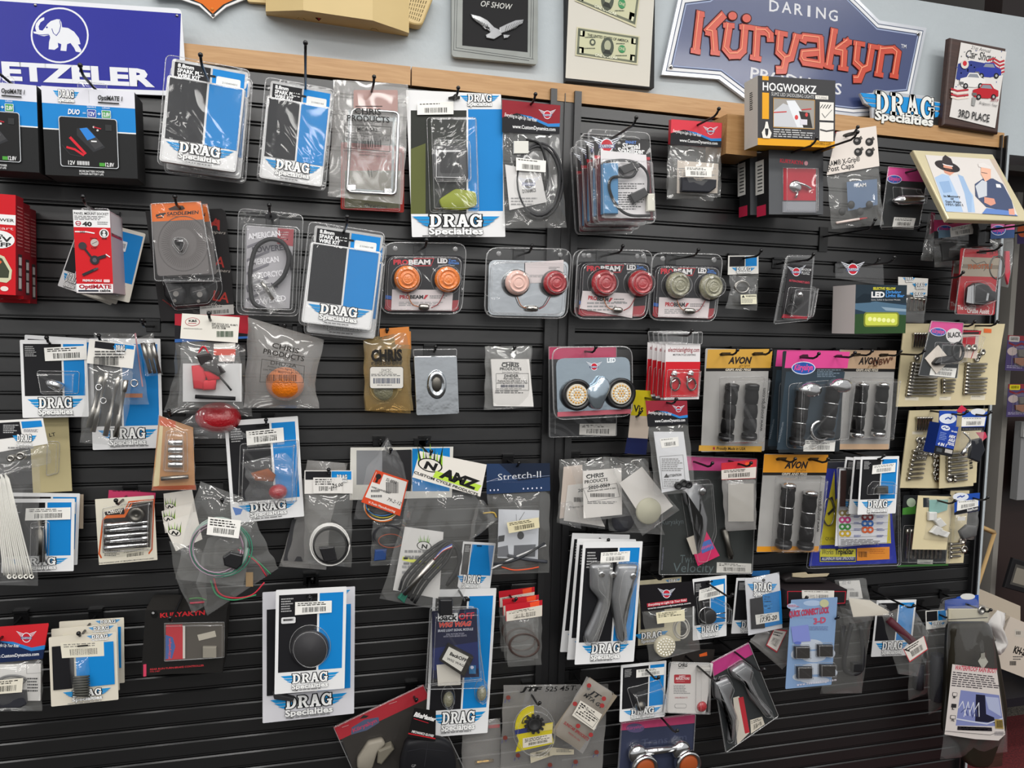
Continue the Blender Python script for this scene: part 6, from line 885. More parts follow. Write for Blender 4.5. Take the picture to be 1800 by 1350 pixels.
q = C4(1197,485, 1610,475, 1585,650, 1145,893); t = Th('bolt_board', 'lower beige display board with nuts and short bolts', 'display board', C4(1197,485, 1610,475, 1560,880, 1145,893), .04); m = t.card('board', .003, outline=C4(1197,485, 1610,475, 1560,640, 1548,865, 1350,895, 1145,893)); m.sticker(C4(1212,595, 1268,597, 1266,612, 1210,610), 1, 'e8e0cc', False); t.add(m, 'board')
bolts(t, [(C4(1240 + i * 14, 518), C4(1236 + i * 14, 590)) for i in range(6)]); bolts(t, [(C4(1215 - i * 5, 700 + i * 24), C4(1290 - i * 4, 695 + i * 24)) for i in range(7)])
for i in range(14): nut(t, C4(1240 + (i % 3) * 26 + (i // 3) % 2 * 8, 640 + (i // 3) * 22), 5.2)
for i in range(6): nut(t, C4(1330 + (i % 2) * 6, 720 + i * 24), 6)
q = C4(1362,700, 1548,690, 1525,882, 1350,897); t = Th('bolt_board', 'small beige bolt board overlapping the lower one, below the blue tool carton', 'display board', q, .055); m = t.card('board', .002); t.add(m, 'board'); bolts(t, [(C4(1395, 715 + i * 22), C4(1500, 705 + i * 22)) for i in range(6)]); bolts(t, [(C4(1428, 836 + i * 18), C4(1500, 830 + i * 18)) for i in range(2)]); nut(t, C4(1402, 842), 6); m = t.mb(-.001); m.X('E181', C4(1530, 790), C4(1526, 745), 5, '222', bold=.04); t.add(m, 'handwriting')
# blue tool carton and bag
t = Th('tool_carton', 'small blue and black hex axle tool carton tilted on its hook', 'box', C4(1368,560, 1470,568, 1405,735, 1313,700), .13); m = box(t, .035, '1d3f9c', '142c70', '1a1a1c'); m.R((0, .74), (1, 1), '1a1a1e'); m.E((.33, .12), .24, .085, 'dfe3ea'); m.L(pts(.18,.13, .30,.09, .36,.14, .48,.10), .04, '2a4a9c'); m.X('08-605', (.66, .2), (.98, .2), .05, WHT, bold=.03)
for i, s_ in enumerate(('HEX', 'AXLE', 'TOOL')): m.X(s_, (.60, .39 + i * .12), (.97, .39 + i * .12), .085, WHT, bold=.06, sh=.25)
m.lines((.1, .28), (.5, .55), 5, '8aa0d8', .4); m.X('4 IN 1', (.1, .71), (.58, .71), .09, WHT, bold=.05, sh=.15); m.R((.1, .80), (.4, .92), '444a50'); m.R((.55, .78), (.95, .90), 'b8b4b0'); t.add(m, 'carton'); m = t.mb(); q = [t.f.loc(p, -.01) for p in C4(1368,487, 1462,490, 1455,570, 1365,565)]; m.pr(q, -.02, -.018, '1d47a8', raw=True); m.y0 = .0175; m.E(C4(1398, 528), 15, 9, 'dfe3ea'); m.L(C4(1385,530, 1400,522, 1412,530, 1420,520), 2, '2a4a9c'); t.add(m, 'hang_tab'); hook(C4(1400, 500), .10, .16, 'peg hook of the blue tool carton')
q = C4(1475,490, 1607,490, 1590,588, 1468,592); t = Th('tool_bag', 'clear bag with blue and white header holding a black tool, right of the blue carton', 'bag', C4(1475,490, 1607,490, 1560,760, 1450,745), .10); m = t.mb(-.003); g = lambda u, v: bil(q, u, v); m.pr(q, 0, .0008, '1e4aa8'); m.y0 -= .001; m.E(g(.63, .02), 13, 6, 'dfe0e2'); m.Q([g(0, .82), g(1, .82), g(1, 1), g(0, 1)], '16161a'); m.sticker([g(0, .30), g(.97, .30), g(.97, .78), g(0, .78)], 1); m.lines(g(.05, .9), g(.95, .96), 1, 'ccc'); t.add(m, 'header_card'); m = t.mb(-.004); m.pr(C4(1510,640, 1560,630, 1578,690, 1545,755, 1500,735), 0, .012, '23252b', bev=.003); t.add(m, 'cloth_tool'); m = t.mb(-.004); m.rod(C4(1470,720), C4(1510,655), [(0, .006), (.5, .006), (.55, .003), (1, .003)], 'chrome', .006); m.tube([(*C4(1490, 690), .006), (*C4(1520, 660), .008), (*C4(1510, 630), .008), (*C4(1480, 600), .006)], .002, 'chrome'); t.add(m, 'lever'); t.bag(C4(1470,588, 1462,660, 1450,745), C4(1590,588, 1580,660, 1558,762), .016); m = t.mb(.02); m.pr(C4(1440,490, 1470,455, 1500,480, 1480,500), 0, .0006, 'c8304c'); m.pr(C4(1545,600, 1595,598, 1605,625, 1580,645), 0, .0006, 'd0405c'); t.add(m, 'red_insert'); hook(C4(1540, 505), .10, .15, 'peg hook of the clear bag with the black tool')
t = Th('wedge_bag', 'black and green pack of wedge-shaped bolts, lower right', 'blister pack', C4(1168,935, 1405,925, 1400,1305, 1132,1312), .05); m = t.card('26282a', r=.005); m.Q(C4(1160,1000, 1230,985, 1228,1030, 1158,1035), '4a8a3a'); m.E(C4(1205, 970), 8, 8, 'b8c8b0'); m.Q(C4(1134,1300, 1400,1293, 1400,1303, 1132,1310), '3a6a34'); m.sticker(C4(1238,1270, 1320,1272, 1318,1295, 1236,1293), 1, 'b8b8b0'); t.add(m, 'card'); bolts(t, [(C4(1185 + i * 22, 1110), C4(1180 + i * 22, 1265)) for i in range(9)]); t.shell(C4(1165,1090, 1395,1090, 1385,1285, 1150,1285), .02, 'blister', r=.006)
t = Th('bolt_board', 'narrow beige bolt board behind the blue-headed bag at lower right', 'display board', C4(1400,910, 1512,905, 1480,1290, 1395,1290), .035); m = t.card('board', .002); t.add(m, 'board'); bolts(t, [(C4(1408, 1190 + i * 22), C4(1465, 1186 + i * 22)) for i in range(4)]); nut(t, C4(1478, 1215), 6); nut(t, C4(1470, 1170), 6)
q = C4(1233,935, 1416,936, 1400,1222, 1218,1215); t = Th('fuse_bag', 'cloudy bag with white plastic bits on a beige backing, lower right', 'bag', q, .08); m = t.card('board', .001); m.R(C4(1268,945), C4(1300,995), '2a2f34'); t.add(m, 'backing_card'); 
for a in ((1310, 1040, 30), (1350, 1075, 20), (1330, 1115, 40), (1365, 1130, 10)): m = t.mb(-.003); c = C4(a[0], a[1]); m.pr([(c[0] + 12 * math.cos(k + a[2]), c[1] + 9 * math.sin(k + a[2])) for k in (0.5, 2.4, 3.6, 5.5)], 0, .008, 'd9d8d4', bev=.002); t.add(m, 'plastic_bit')
m = t.mb(-.003); m.Q(C4(1300,955, 1400,955, 1395,1010, 1300,1040), '7fb0a8'); t.add(m, 'tinted_label'); t.bag(C4(1285,945, 1285,1080, 1270,1165), C4(1414,945, 1412,1080, 1400,1180), .016); hook(C4(1355, 962), .09, .14, 'peg hook of the cloudy bag with white plastic bits')
q = C4(1433,930, 1566,918, 1562,1012, 1432,1036); t = Th('tool_bag', 'clear bag with blue header and barcode sticker, lowest at the right edge of the wall', 'bag', C4(1433,930, 1566,918, 1540,1165, 1436,1170), .09); m = t.mb(-.003); g = lambda u, v: bil(q, u, v); m.pr(q, 0, .0008, '1f4ca8'); m.y0 -= .001; m.Q([g(0, .9), g(.25, .75), g(1, .72), g(1, 1), g(0, 1)], '17181c'); m.E(g(.25, .12), 14, 7, 'dfe3ea'); m.L([g(.12, .14), g(.24, .08), (g(.3, .14)), g(.4, .08)], 1.8, '2a4a9c'); m.sticker([g(.12, .32), g(.96, .36), g(.96, .76), g(.1, .82)], 1); m.X('MotionPro.com', g(.52, .95), g(.95, .92), 4, WHT, bold=.03); t.add(m, 'header_card'); m = t.mb(-.003); m.R(C4(1450,1045), C4(1490,1065), 'd0cdc8'); t.add(m, 'slip'); m = t.mb(-.003); m.pr(C4(1450,1120, 1490,1085, 1540,1090, 1535,1140, 1465,1160), 0, .012, '5a5a5a', bev=.004, smooth=True); t.add(m, 'rubber_boot'); t.bag(C4(1436,1035, 1435,1110, 1432,1172), C4(1560,1012, 1556,1080, 1538,1165), .018); hook(C4(1525, 945), .09, .14, 'peg hook of the lowest blue-headed bag')
t = Th('sprocket_pack', 'blue and yellow sprocket pack behind the coloured chain link sheet', 'blister pack', C4(730,760, 1120,750, 1135,1295, 660,1310), .05); m = t.card('2d2f38', r=.006); o = C4(745,790, 1080,800, 1130,1290, 665,1305); m.Q(o, '23309c'); m.Q(C4(800,800, 810,1190, 720,1195), 'd8c828'); m.Q(C4(810,950, 1090,950, 1098,1185, 720,1195), 'd8c828'); m.X('QUALITY', C4(752, 1168), C4(830, 1168), 4.6, '333'); m.R(C4(720,1212), C4(915,1285), '1a1c28'); m.R(C4(723,1215), C4(912,1252), 'd8d040'); m.R(C4(723,1252), C4(912,1282), 'd8d040'); m.X('Works', C4(732, 1244), C4(793, 1243), 8, '222'); m.X('TripleStar', C4(802, 1243), C4(900, 1241), 8, '222', bold=.035); m.R(C4(726,1256), C4(910,1279), '1f2a70'); m.X('ALUMINUM REAR SPROCKET', C4(732, 1274), C4(905, 1270), 4.4, 'd8d8d8', bold=.02); m.Q(C4(918,1210, 1090,1203, 1090,1268, 918,1277), 'e8902c'); m.bars(C4(926,1228), C4(970,1258), 'a84c1c'); m.lines(C4(985,1215), C4(1070,1245), 3, 'b8601c', .3); t.add(m, 'card')
m = t.mb(); m.coil(C4(770, 1020), 10, 24, .002, 'steel', 1, .004, jit=0); t.add(m, 'sprocket_edge'); t.shell(C4(720,745, 1130,735, 1138,1300, 650,1318), .012, 'clamshell', r=.01, o=.001, rim=.001); m = t.mb(-.002); m.L(C4(785,945, 800,1000, 770,1030), 4, '222'); t.add(m, 'printed_mark')
q = C4(812,785, 1090,790, 1088,1178, 818,1205); t = Th('link_chart', 'white sheet printed with pairs of coloured chain links', 'card', q, .09); m = t.card('dcdce0'); 
for i, c in enumerate(('8a7a4a', 'c0387c', '3a8a3a', 'c8a830')): x, y = 855, 1025 + i * 36; [(m.E(C4(x + dx, y), 6, 6, c), m.E(C4(x + dx, y), 2.4, 2.4, 'dcdce0')) for dx in (-14, 14)]
for i, c in enumerate(('8c2028', '2a6ab8', 'd8602c')): x, y = 973, 1047 + i * 33; [(m.E(C4(x + dx, y), 6, 6, c), m.E(C4(x + dx, y), 2.4, 2.4, 'dcdce0')) for dx in (-14, 14)]
for i in range(5): m.L(C4(825,1010 + i * 36, 1080,1003 + i * 35), .5, '999')
for i in range(4):
    for x in (900, 1020): m.lines(C4(x, 1038 + i * 34), C4(x + 40, 1052 + i * 34), 2, '4a5a9c')
m.lines(C4(830,1162), C4(1080,1195), 4, '777'); m.Q(C4(830,800, 860,800, 855,990, 825,990), '3a2a28'); t.add(m, 'sheet'); t.shell(q, .002, 'cover', r=.004)
t = dcard(C4(945,728, 1145,726, 1120,1026, 918,1036), .15, 'front parts card of three over the coloured chain link sheet', stick=pts(.30,.15, .9,.11, .9,.27, .29,.30), split=.53, bot=.74); m = t.mb(uv=True); m.uv = False; m.bx(C4(1010,880), C4(1070,920), .002, .012, 'dull', .003); t.add(m, 'metal_block'); t.shell(C4(975,885, 1000,858, 1115,862, 1110,925, 970,928), .018, 'blister', r=.004); t.copy((1501, 803), .12, 'second parts card, its left strip showing behind the one over the chain link sheet', 2); t.copy((1487, 803), .09, 'rearmost tilted parts card over the chain link sheet', 6); hook(C4(1030, 740), .15, .17, 'peg hook of the three parts cards over the chain link sheet')
# ==== fourth row ======================================================================
t = Th('backing_board', 'cream backing card behind the zip tie bag at the left edge', 'card', C1(150,455, 342,452, 338,806, 150,820), .03); m = t.card('b9ad84'); m.X('LT', C1(240, 545), C1(270, 540), 7, '333', bold=.02); t.add(m, 'card'); t.shell(C1(230,565, 290,568, 285,720, 225,735), .01, 'blister', r=.006)
q = C1(-60,468, 208,455, 233,578, -40,625); t = Th('spacer_bag', 'bag with winged logo header and two metal spacers at the left edge', 'bag', C1(-60,468, 208,455, 248,672, -20,735), .12); m = t.mb(-.003); g = lambda u, v: bil(q, u, v); m.pr(q, 0, .0008, 'e4e2de'); m.y0 -= .001; m.Q([g(.05, .08), g(.57, .08), g(.57, .6), g(.05, .6)], BLK); m.Q([g(.60, .08), g(.96, .08), g(.96, .32), g(.60, .32)], BLU); m.lines(g(.62, .36), g(.95, .55), 3, '556'); m.lines(g(.27, .15), g(.52, .5), 5, 'bbb'); m.drag(C1(60,533), C1(178,588)); m.lines(g(.3, .93), g(.8, .97), 1, '888'); t.add(m, 'header_card')
for p, r in (((62, 645), 7), ((108, 633), 8.5)): m = t.mb(-.003); m.lathe(C1(*p), [(r, 0), (r, .012), (r * .8, .013), (r * .45, .013), (r * .4, .003)], 'steel', 20); t.add(m, 'spacer')
t.bag(C1(-40,620, -30,680, -20,740), C1(233,578, 245,620, 248,672), .016)
t = Th('zip_tie_bag', 'long clear bag of thin white ties hanging at the left edge', 'bag', C1(-100,680, 195,655, 180,1265, -100,1258), .10); 
for i in range(13): m = t.mb(); x = -20 + i * 5; e = 20 + i * 11.5; m.tube([(*C1(x, 720 + (i * 37) % 30), .003 + .0006 * i), (*C1(x + (e - x) * .5 - 6, 960), .006 + .0004 * i), (*C1(e, 1215 + (i % 3) * 6), .004)], .0016, 'e4e2da', 5); t.add(m, 'tie')
for i in range(5): m = t.mb(); m.coil(C1(45 + i * 27, 1222), 3.2, 3, .0012, 'e4e2da', 1, .005, jit=0, n=12); t.add(m, 'tie_loop')
t.bag(C1(-100,690, -100,1000, -100,1260), C1(196,650, 188,960, 180,1266), .014, mat='thin_film', wr=.0018)
t = dcard(C1(8,845, 362,845, 356,1194, 8,1205), .06, 'parts card with a spacer tube behind the white zip ties', stick=pts(.33,.125, .95,.115, .95,.28, .32,.29), bot=.78, split=.59); m = t.mb(); m.rod(C1(190, 950), C1(205, 1150), [(0, .004), (.2, .004), (.22, .009), (.8, .009), (.82, .005), (1, .005)], 'dull', .01); t.add(m, 'tube'); t.shell(C1(150,960, 240,955, 235,1170, 145,1165), .018, 'blister', r=.005); t.copy((15, 866), .035, 'parts card edge showing right behind the spacer tube card', 1); 
t = Th('parts_card', 'pale card sliver behind the spacer tube cards at the left', 'card', C1(330,825, 407,823, 400,990, 330,990), .02); m = t.card('a89a88'); t.add(m, 'card')
q = C1(472,845, 757,829, 750,1140, 467,1168); t = Th('stem_card', 'cream and black card with a row of chrome stems and one round spacer', 'card', q, .07); m = t.card('d9d3c2', r=.001); g = lambda u, v: bil(q, u, v); m.L(C1(490,1130, 480,1110, 498,950, 530,915, 600,912, 625,860, 745,848, 735,1090, 720,1110), 3, 'c85a2c'); m.Q(C1(503,940, 600,920, 630,866, 740,856, 728,1080, 500,1090), '2a2726'); m.Q(C1(505,908, 600,888, 605,920, 510,925), '1c1a1a'); m.X('Colony', C1(520, 920), C1(597, 908), 8, 'e4dcd0', bold=.02, sh=.3); m.Q(C1(500,950, 515,925, 600,920, 640,862, 640,872, 605,935, 510,940), 'd8682c'); m.sticker(C1(590,1095, 720,1078, 718,1120, 588,1138), 2, 'd8d2c0'); m.lines(C1(505,1095), C1(585,1125), 4, '555'); m.X('THE WORKING LINE OF MODERN MOTORCYCLE LINES', C1(478, 1160), C1(745, 1135), 2.4, '555', bold=.01); t.add(m, 'card')
m = t.mb(); m.lathe(C1(663, 918), [(15, .001), (15, .010), (13, .012), (6, .012), (5.5, .004)], 'dull', 26); t.add(m, 'round_spacer')
for i in range(5): m = t.mb(); y = 968 + i * 27; A, Bq = (C1(505, y + 8), C1(718, y - 12)) if i % 2 == 0 else (C1(718, y - 14), C1(510, y + 4)); m.rod(A, Bq, [(0, .0052), (.15, .0055), (.16, .0046), (.6, .0046), (.85, .0030), (1, .0030)], 'chrome', .007); t.add(m, 'stem')
t.shell(C1(498,890, 742,845, 735,1090, 498,1105), .018, 'blister', r=.004); hook(C1(590, 855), .08, .13, 'peg hook of the cream card with chrome stems')
t = Th('parts_card', 'pink card edge showing above the cream card with chrome stems', 'card', C1(525,797, 750,822, 748,900, 520,900), .04); m = t.card('b83a60'); m.lines(C1(545,805), C1(740,822), 1, '7a2440', .3); t.add(m, 'card')
t = Th('tube_bag', 'orange-tinted bag with a blister of chrome tubes', 'bag', C1(768,437, 938,505, 950,803, 730,805), .105); m = t.mb(.002); m.pr(C1(770,440, 935,500, 945,800, 735,805), 0, .0008, 'b9885c'); m.y0 -= .001; m.Q(C1(775,470, 790,480, 770,780, 740,790), 'd8c89c'); m.Q(C1(770,445, 850,470, 850,500, 775,490), 'c85c34'); m.Q(C1(740,785, 948,778, 949,801, 732,804), 'a8502c'); t.add(m, 'backing_card'); 
for i in range(4): m = t.mb(); m.rod(C1(815, 572 + i * 36), C1(885, 572 + i * 36), [(0, .0058), (.02, .0062), (.98, .0062), (1, .0058)], 'chrome', .009); t.add(m, 'tube')
m = t.mb(); m.rod(C1(780, 748), C1(912, 738), [(0, .0045), (1, .0045)], 'steel', .008); t.add(m, 'rod'); t.shell(C1(805,515, 905,520, 910,715, 790,710), .018, 'blister', r=.006); t.bag(C1(768,437, 755,640, 730,805), C1(938,505, 940,650, 950,803), .02, mat='thin_film', wr=.0016); hook(C1(830, 440), .09, .12, 'peg hook of the orange-tinted tube bag')
t = dcard(C2(10,500, 354,480, 330,948, -5,985), .07, 'tall parts card with amber and red lenses in a clear bag', stick=pts(.28,.11, .79,.10, .79,.24, .28,.25), bot=.80, split=.60, logo=((.10, .82), (.92, .955))); t.shell(C2(60,610, 330,590, 320,880, 50,890), .03, 'blister', r=.006, rim=.001); m = t.mb(); m.dome(C2(235, 830), 17, .018, 'red_lens', .006, sz=.85); t.add(m, 'red_lens'); m = t.mb(); m.pr(C2(110,740, 190,720, 225,750, 215,780, 130,775), .006, .018, '8a4a24', bev=.004, smooth=True); t.add(m, 'amber_lens'); t.bag(C2(70,690, 100,780, 75,885), C2(275,640, 330,750, 310,860), .012, 'lens_pouch', 'thin_film', o=.018, wr=.003); hook(C2(180, 522), .08, .09, 'peg hook of the tall card with amber and red lenses')
# harness bags
def namz(t, q, hdr=True, o=-.003, txt=True):
    m = t.mb(o); g = lambda u, v: bil(q, u, v); m.pr(q, 0, .0008, 'e2ddd4'); m.y0 -= .001; W_ = math.hypot(*V2(q[0], q[1])); c = g(.20, .42)
    for i in range(9): a = -1.15 + i * .29; b = c[0] + W_ * .17 * math.sin(a); m.k -= 1; m.Q([(b - W_ * .02, c[1] + W_ * .01), (c[0] + W_ * (.22 + .07 * (i % 2)) * math.sin(a * .85), c[1] - W_ * (.20 + .12 * ((i * 5) % 3) / 2)), (b + W_ * .025, c[1] + W_ * .01)], ('8fc030', '2a3a18')[i % 2])
    m.k += 1; m.E(c, W_ * .185, W_ * .10, '1a1c18', a=14); m.E(c, W_ * .165, W_ * .085, 'e2ddd4', a=14); m.X('N', (c[0] - W_ * .10, c[1] + W_ * .04), (c[0] + W_ * .09, c[1] + W_ * .085), W_ * .10, '1a1a1a', bold=.06, sh=.1)
    if txt: m.Q([g(.30, .56), g(.99, .66), g(.95, .86), g(.28, .80)], 'b8d848'); m.X('AMZ', g(.36, .72), g(.93, .83), W_ * .13, '1a1a1a', bold=.08, sh=.1); m.X('CUSTOM CYCLE PRODUCTS', g(.0, .84), g(.96, 1.0), W_ * .035, '333', bold=.03)
    t.add(m, 'header_card')
for i, (q, d) in enumerate(((C1(792,820, 930,800, 960,960, 800,975), .03), (C1(782,905, 930,860, 950,1000, 800,1010), .05), (C1(790,962, 950,905, 980,1040, 852,1098), .07))):
    t = Th('harness_header', ('top', 'middle', 'lowest')[i] + ' cream header with green flames fanned out left of the wire coil bag', 'card', q, d, 'cream flame headers'); namz(t, q, txt=False)
L, R_ = C1(970,760, 905,960, 850,1235), C1(1180,840, 1215,1000, 1180,1270); t = Th('harness_bag', 'large clear bag with coiled green and white wire and a black relay', 'bag', C1(930,762, 1200,850, 1190,1270, 850,1235), .15); m = t.mb(); m.coil(C1(1060, 1080), 48, 50, .0016, '9fb0a8', 3, .006, jit=.05); t.add(m, 'grey_wire'); m = t.mb(); m.coil(C1(1070, 1085), 52, 47, .0013, '3f7f68', 2, .010, jit=.06); t.add(m, 'green_wire'); m = t.mb(); m.coil(C1(1050, 1090), 45, 44, .0012, 'a88fa0', 2, .012, jit=.07); t.add(m, 'mauve_wire'); m = t.mb(); m.pr(C1(1082,1115, 1120,1090, 1180,1105, 1175,1150, 1150,1175, 1090,1155), .006, .020, 'black_plastic', bev=.003); t.add(m, 'relay'); m = t.mb(-.002); m.Q(C1(1125,885, 1175,895, 1165,920, 1140,925), '3a6ab0'); t.add(m, 'blue_mark'); t.bag(L, R_, .022); m = t.mb(-.026); m.sticker(C1(1008,932, 1168,950, 1155,1037, 1000,1018), 3); t.add(m, 'price_sticker'); hook(C1(1080, 868), .15, .17, 'peg hook of the large wire coil bag')
t = Th('harness_bag', 'lower clear bag of red, green and black wire below the wire coil bag', 'bag', C1(900,1020, 1260,950, 1330,1230, 925,1400), .12); m = t.mb(); m.tube([(*C1(1035, 1230), .004), (*C1(1060, 1300), .006), (*C1(1130, 1325), .007), (*C1(1220, 1310), .006), (*C1(1280, 1250), .004)], .0016, 'c03040', 6); t.add(m, 'red_wire'); m = t.mb(); m.tube([(*C1(1020, 1240), .004), (*C1(1050, 1310), .006), (*C1(1130, 1335), .007), (*C1(1240, 1310), .006)], .0016, '3a8f60', 6); m.tube([(*C1(1160, 1080), .006), (*C1(1250, 1150), .006), (*C1(1310, 1210), .006)], .0014, '3a8f60', 6); t.add(m, 'green_wire'); m = t.mb(); m.tube([(*C1(1150, 1090), .008), (*C1(1240, 1150), .008), (*C1(1290, 1220), .006)], .0016, 'b03040', 6); t.add(m, 'maroon_wire'); m = t.mb(-.002); m.R(C1(1190,1200), C1(1225,1270), 'a88a60'); t.add(m, 'paper'); t.bag(C1(1000,1040, 950,1250, 1005,1410), C1(1230,930, 1300,1090, 1350,1180), .016, wr=.002)
t = Th('harness_bag', 'grey clear bag tail with pink edge hanging left below the wire coil bag', 'bag', C1(840,1090, 1000,1090, 1005,1390, 900,1400), .107); m = t.mb(); m.tube([(*C1(915, 1330), .004), (*C1(960, 1325), .004), (*C1(1000, 1335), .004)], .0018, '4a7a4a', 6); m.tube([(*C1(920, 1350), .004), (*C1(990, 1345), .004)], .0022, 'b04a58', 6); t.add(m, 'wire'); t.bag(C1(820,1050, 850,1230, 930,1400), C1(980,1090, 1000,1230, 1000,1360), .01)
q = C2(358,733, 583,733, 583,840, 358,842); t = Th('switch_bag', 'clear bag with coiled white wire and a black switch under a black and blue header', 'bag', C2(358,733, 583,733, 577,1182, 355,1165), .08); m = t.mb(-.003); g = lambda u, v: bil(q, u, v); m.pr(q, 0, .0008, 'dcd9d4'); m.y0 -= .001; m.Q([g(.02, .04), g(.55, .04), g(.55, .4), g(.02, .4)], BLK); m.Q([g(.56, .04), g(.97, .04), g(.97, .4), g(.56, .4)], BLU); m.drag(g(.6, .18), g(.95, .5)); m.sticker([g(.18, .30), g(.78, .30), g(.78, .98), g(.18, .98)], 3, 'dedbd6'); m.X('25.00', g(.58, .75), g(.80, .66), 6, '222', bold=.02, sh=.2); t.add(m, 'header_card'); m = t.mb(); m.coil(C2(475, 1078), 33, 35, .0018, 'e0deda', 3, .006, jit=.06); t.add(m, 'white_wire'); m = t.mb(); m.coil(C2(478, 1085), 30, 31, .0016, '1c1c1e', 2, .009, jit=.06); t.add(m, 'black_wire'); m = t.mb(); m.pr(C2(425,1085, 495,1078, 508,1140, 450,1150), .004, .018, 'black_plastic', bev=.002); t.add(m, 'switch'); t.bag(C2(360,842, 358,1000, 354,1166), C2(582,840, 578,1000, 577,1184), .018); hook(C2(470, 752), .09, .1, 'peg hook of the white wire coil bag')
t = Th('grey_bag', 'smoky grey bag tail fanning left behind the white wire coil bag', 'bag', C2(370,690, 560,700, 460,1195, 240,1180), .045); m = t.mb(); m.pr(C2(300,960, 360,960, 420,1160, 260,1150), 0, .003, '3a3a3c'); t.add(m, 'grey_insert'); t.bag(C2(372,685, 310,950, 240,1180), C2(560,700, 480,960, 460,1196), .008, mat='cloudy_film')
t = Th('parts_card', 'wide card with black and blue top edge behind the two wiring bags', 'card', C2(568,628, 1050,622, 1045,860, 572,870), .025); m = t.card('d8d6ce'); m.R(C2(600,640), C2(1000,800), '85878a'); m.Q(C2(860,632, 1035,628, 1033,830, 860,830), BLU); m.Q(C2(720,640, 856,636, 856,830, 720,830), '2a2a2c'); t.add(m, 'card')
for p in ((705, 606), (918, 604)): hook(C2(*p), .005, .04, 'short peg hook above the wide black and blue card, ' + ('left one' if p[0] < 800 else 'right one'))
t = Th('wiring_bag', 'clear bag of coiled coloured wires with an orange-edged tag', 'bag', C2(650,640, 800,660, 835,960, 590,960), .09); q = C2(690,730, 842,780, 802,945, 622,880); m = t.mb(-.014); m.pr(q, 0, .0008, 'd04a28'); m.y0 -= .001; g = lambda u, v: bil(q, u, v); m.Q([g(.04, .05), g(.97, .05), g(.97, .83), g(.04, .83)], 'dcd8d2'); m.Q([g(.05, .04), g(.26, .04), g(.26, .36), g(.05, .36)], 'c8482c'); m.E(g(.15, .16), 5, 5, '222'); m.L([g(.15, .16), g(.15, .32)], 4, '222'); m.X('32-8893', g(.38, .20), g(.68, .20), 5, '333', bold=.02); m.bars(g(.40, .24), g(.82, .42), '444'); m.X('WIRE HARNESS KIT', g(.08, .52), g(.62, .52), 3, '444', bold=.02); m.lines(g(.1, .58), g(.5, .74), 2, '777'); m.X('79-2-12', g(.58, .72), g(.95, .72), 6, '333', sh=.2); m.X('V-Twin Manufacturing', g(.16, .96), g(.86, .96), 4, 'e8d8d0', bold=.02); t.add(m, 'tag')
for k, (c, dx) in enumerate((('d8d4c8', 0), ('c86a30', 3), ('2a2a2c', -4), ('b8a840', 2), ('3a6a9c', -2))): m = t.mb(); m.coil(C2(720 + dx, 900 + dx * 2), 30 - k, 25 - k * 2, .0014, c, 1, .004 + k * .0015, a0=k); t.add(m, 'wire')
t.bag(C2(745,580, 650,720, 585,960), C2(745,582, 820,700, 850,965), .012, mat='thin_film', wr=.002); hook(C2(755, 655), .10, .12, 'peg hook of the bag with the orange-edged tag')
t = Th('wiring_bag', 'lower clear bag with blue connector below the orange-edged tag', 'bag', C2(670,970, 830,960, 800,1170, 665,1175), .06); m = t.mb(); m.pr(C2(685,1100, 740,1095, 735,1145, 680,1150), 0, .01, '2f4a80', bev=.002); t.add(m, 'blue_connector'); m = t.mb(); m.coil(C2(750, 1040), 26, 18, .0018, '3a3a3e', 2, .004); m.coil(C2(760, 1060), 22, 12, .0013, '9c4a30', 1, .006); t.add(m, 'wire'); t.bag(C2(675,970, 670,1070, 665,1178), C2(830,960, 815,1070, 790,1172), .012)
q = C2(895,643, 1206,706, 1176,855, 860,765); t = Th('harness_bag', 'big clear bag with green flame header and a thick black cable bundle', 'bag', C2(880,650, 1206,706, 1095,1400, 755,1330), .14); namz(t, q, o=-.016); q2 = C2(825,995, 1005,1020, 985,1330, 770,1290); m = t.mb(-.001); m.pr(q2, 0, .0006, 'cfcdca'); m.y0 -= .001; g = lambda u, v: bil(q2, u, v); c = g(.55, .25)
for i in range(7): a = -1 + i * .33; m.k -= 1; m.Q([(c[0] + 8 * math.sin(a) - 1.5, c[1]), (c[0] + 12 * math.sin(a), c[1] - 15 - (i % 2) * 5), (c[0] + 8 * math.sin(a) + 1.5, c[1])], '6a9a30')
m.E(c, 13, 8, '2a2a24', a=8); m.E(c, 11.5, 6.8, 'cfcdca', a=8); m.X('N', (c[0] - 5, c[1] + 4), (c[0] + 5, c[1] + 5), 7, '222', bold=.05); m.lines(g(.1, .36), g(.95, .44), 2, '888'); m.Q([g(.08, .46), g(.95, .50), g(.94, .56), g(.08, .52)], 'd8dc60'); m.lines(g(.1, .47), g(.92, .54), 2, '777'); m.lines(g(.1, .60), g(.9, .68), 2, '999'); t.add(m, 'leaflet')
m = t.mb(-.002)
for k in range(6): m.tube([(*C2(800 + k * 14, 1290 + k * 12), .006), (*C2(830 + k * 20, 1215 + k * 8), .010 + .002 * (k % 3)), (*C2(940 + k * 16, 1105 + k * 10), .012 + .002 * (k % 2)), (*C2(1025 + k * 6, 1060 + k * 5), .008), (*C2(1085 - k * 2, 1120 + k * 10), .006), (*C2(1060 - k * 8, 1230 + k * 8), .006)], .0035, 'rubber', 7)
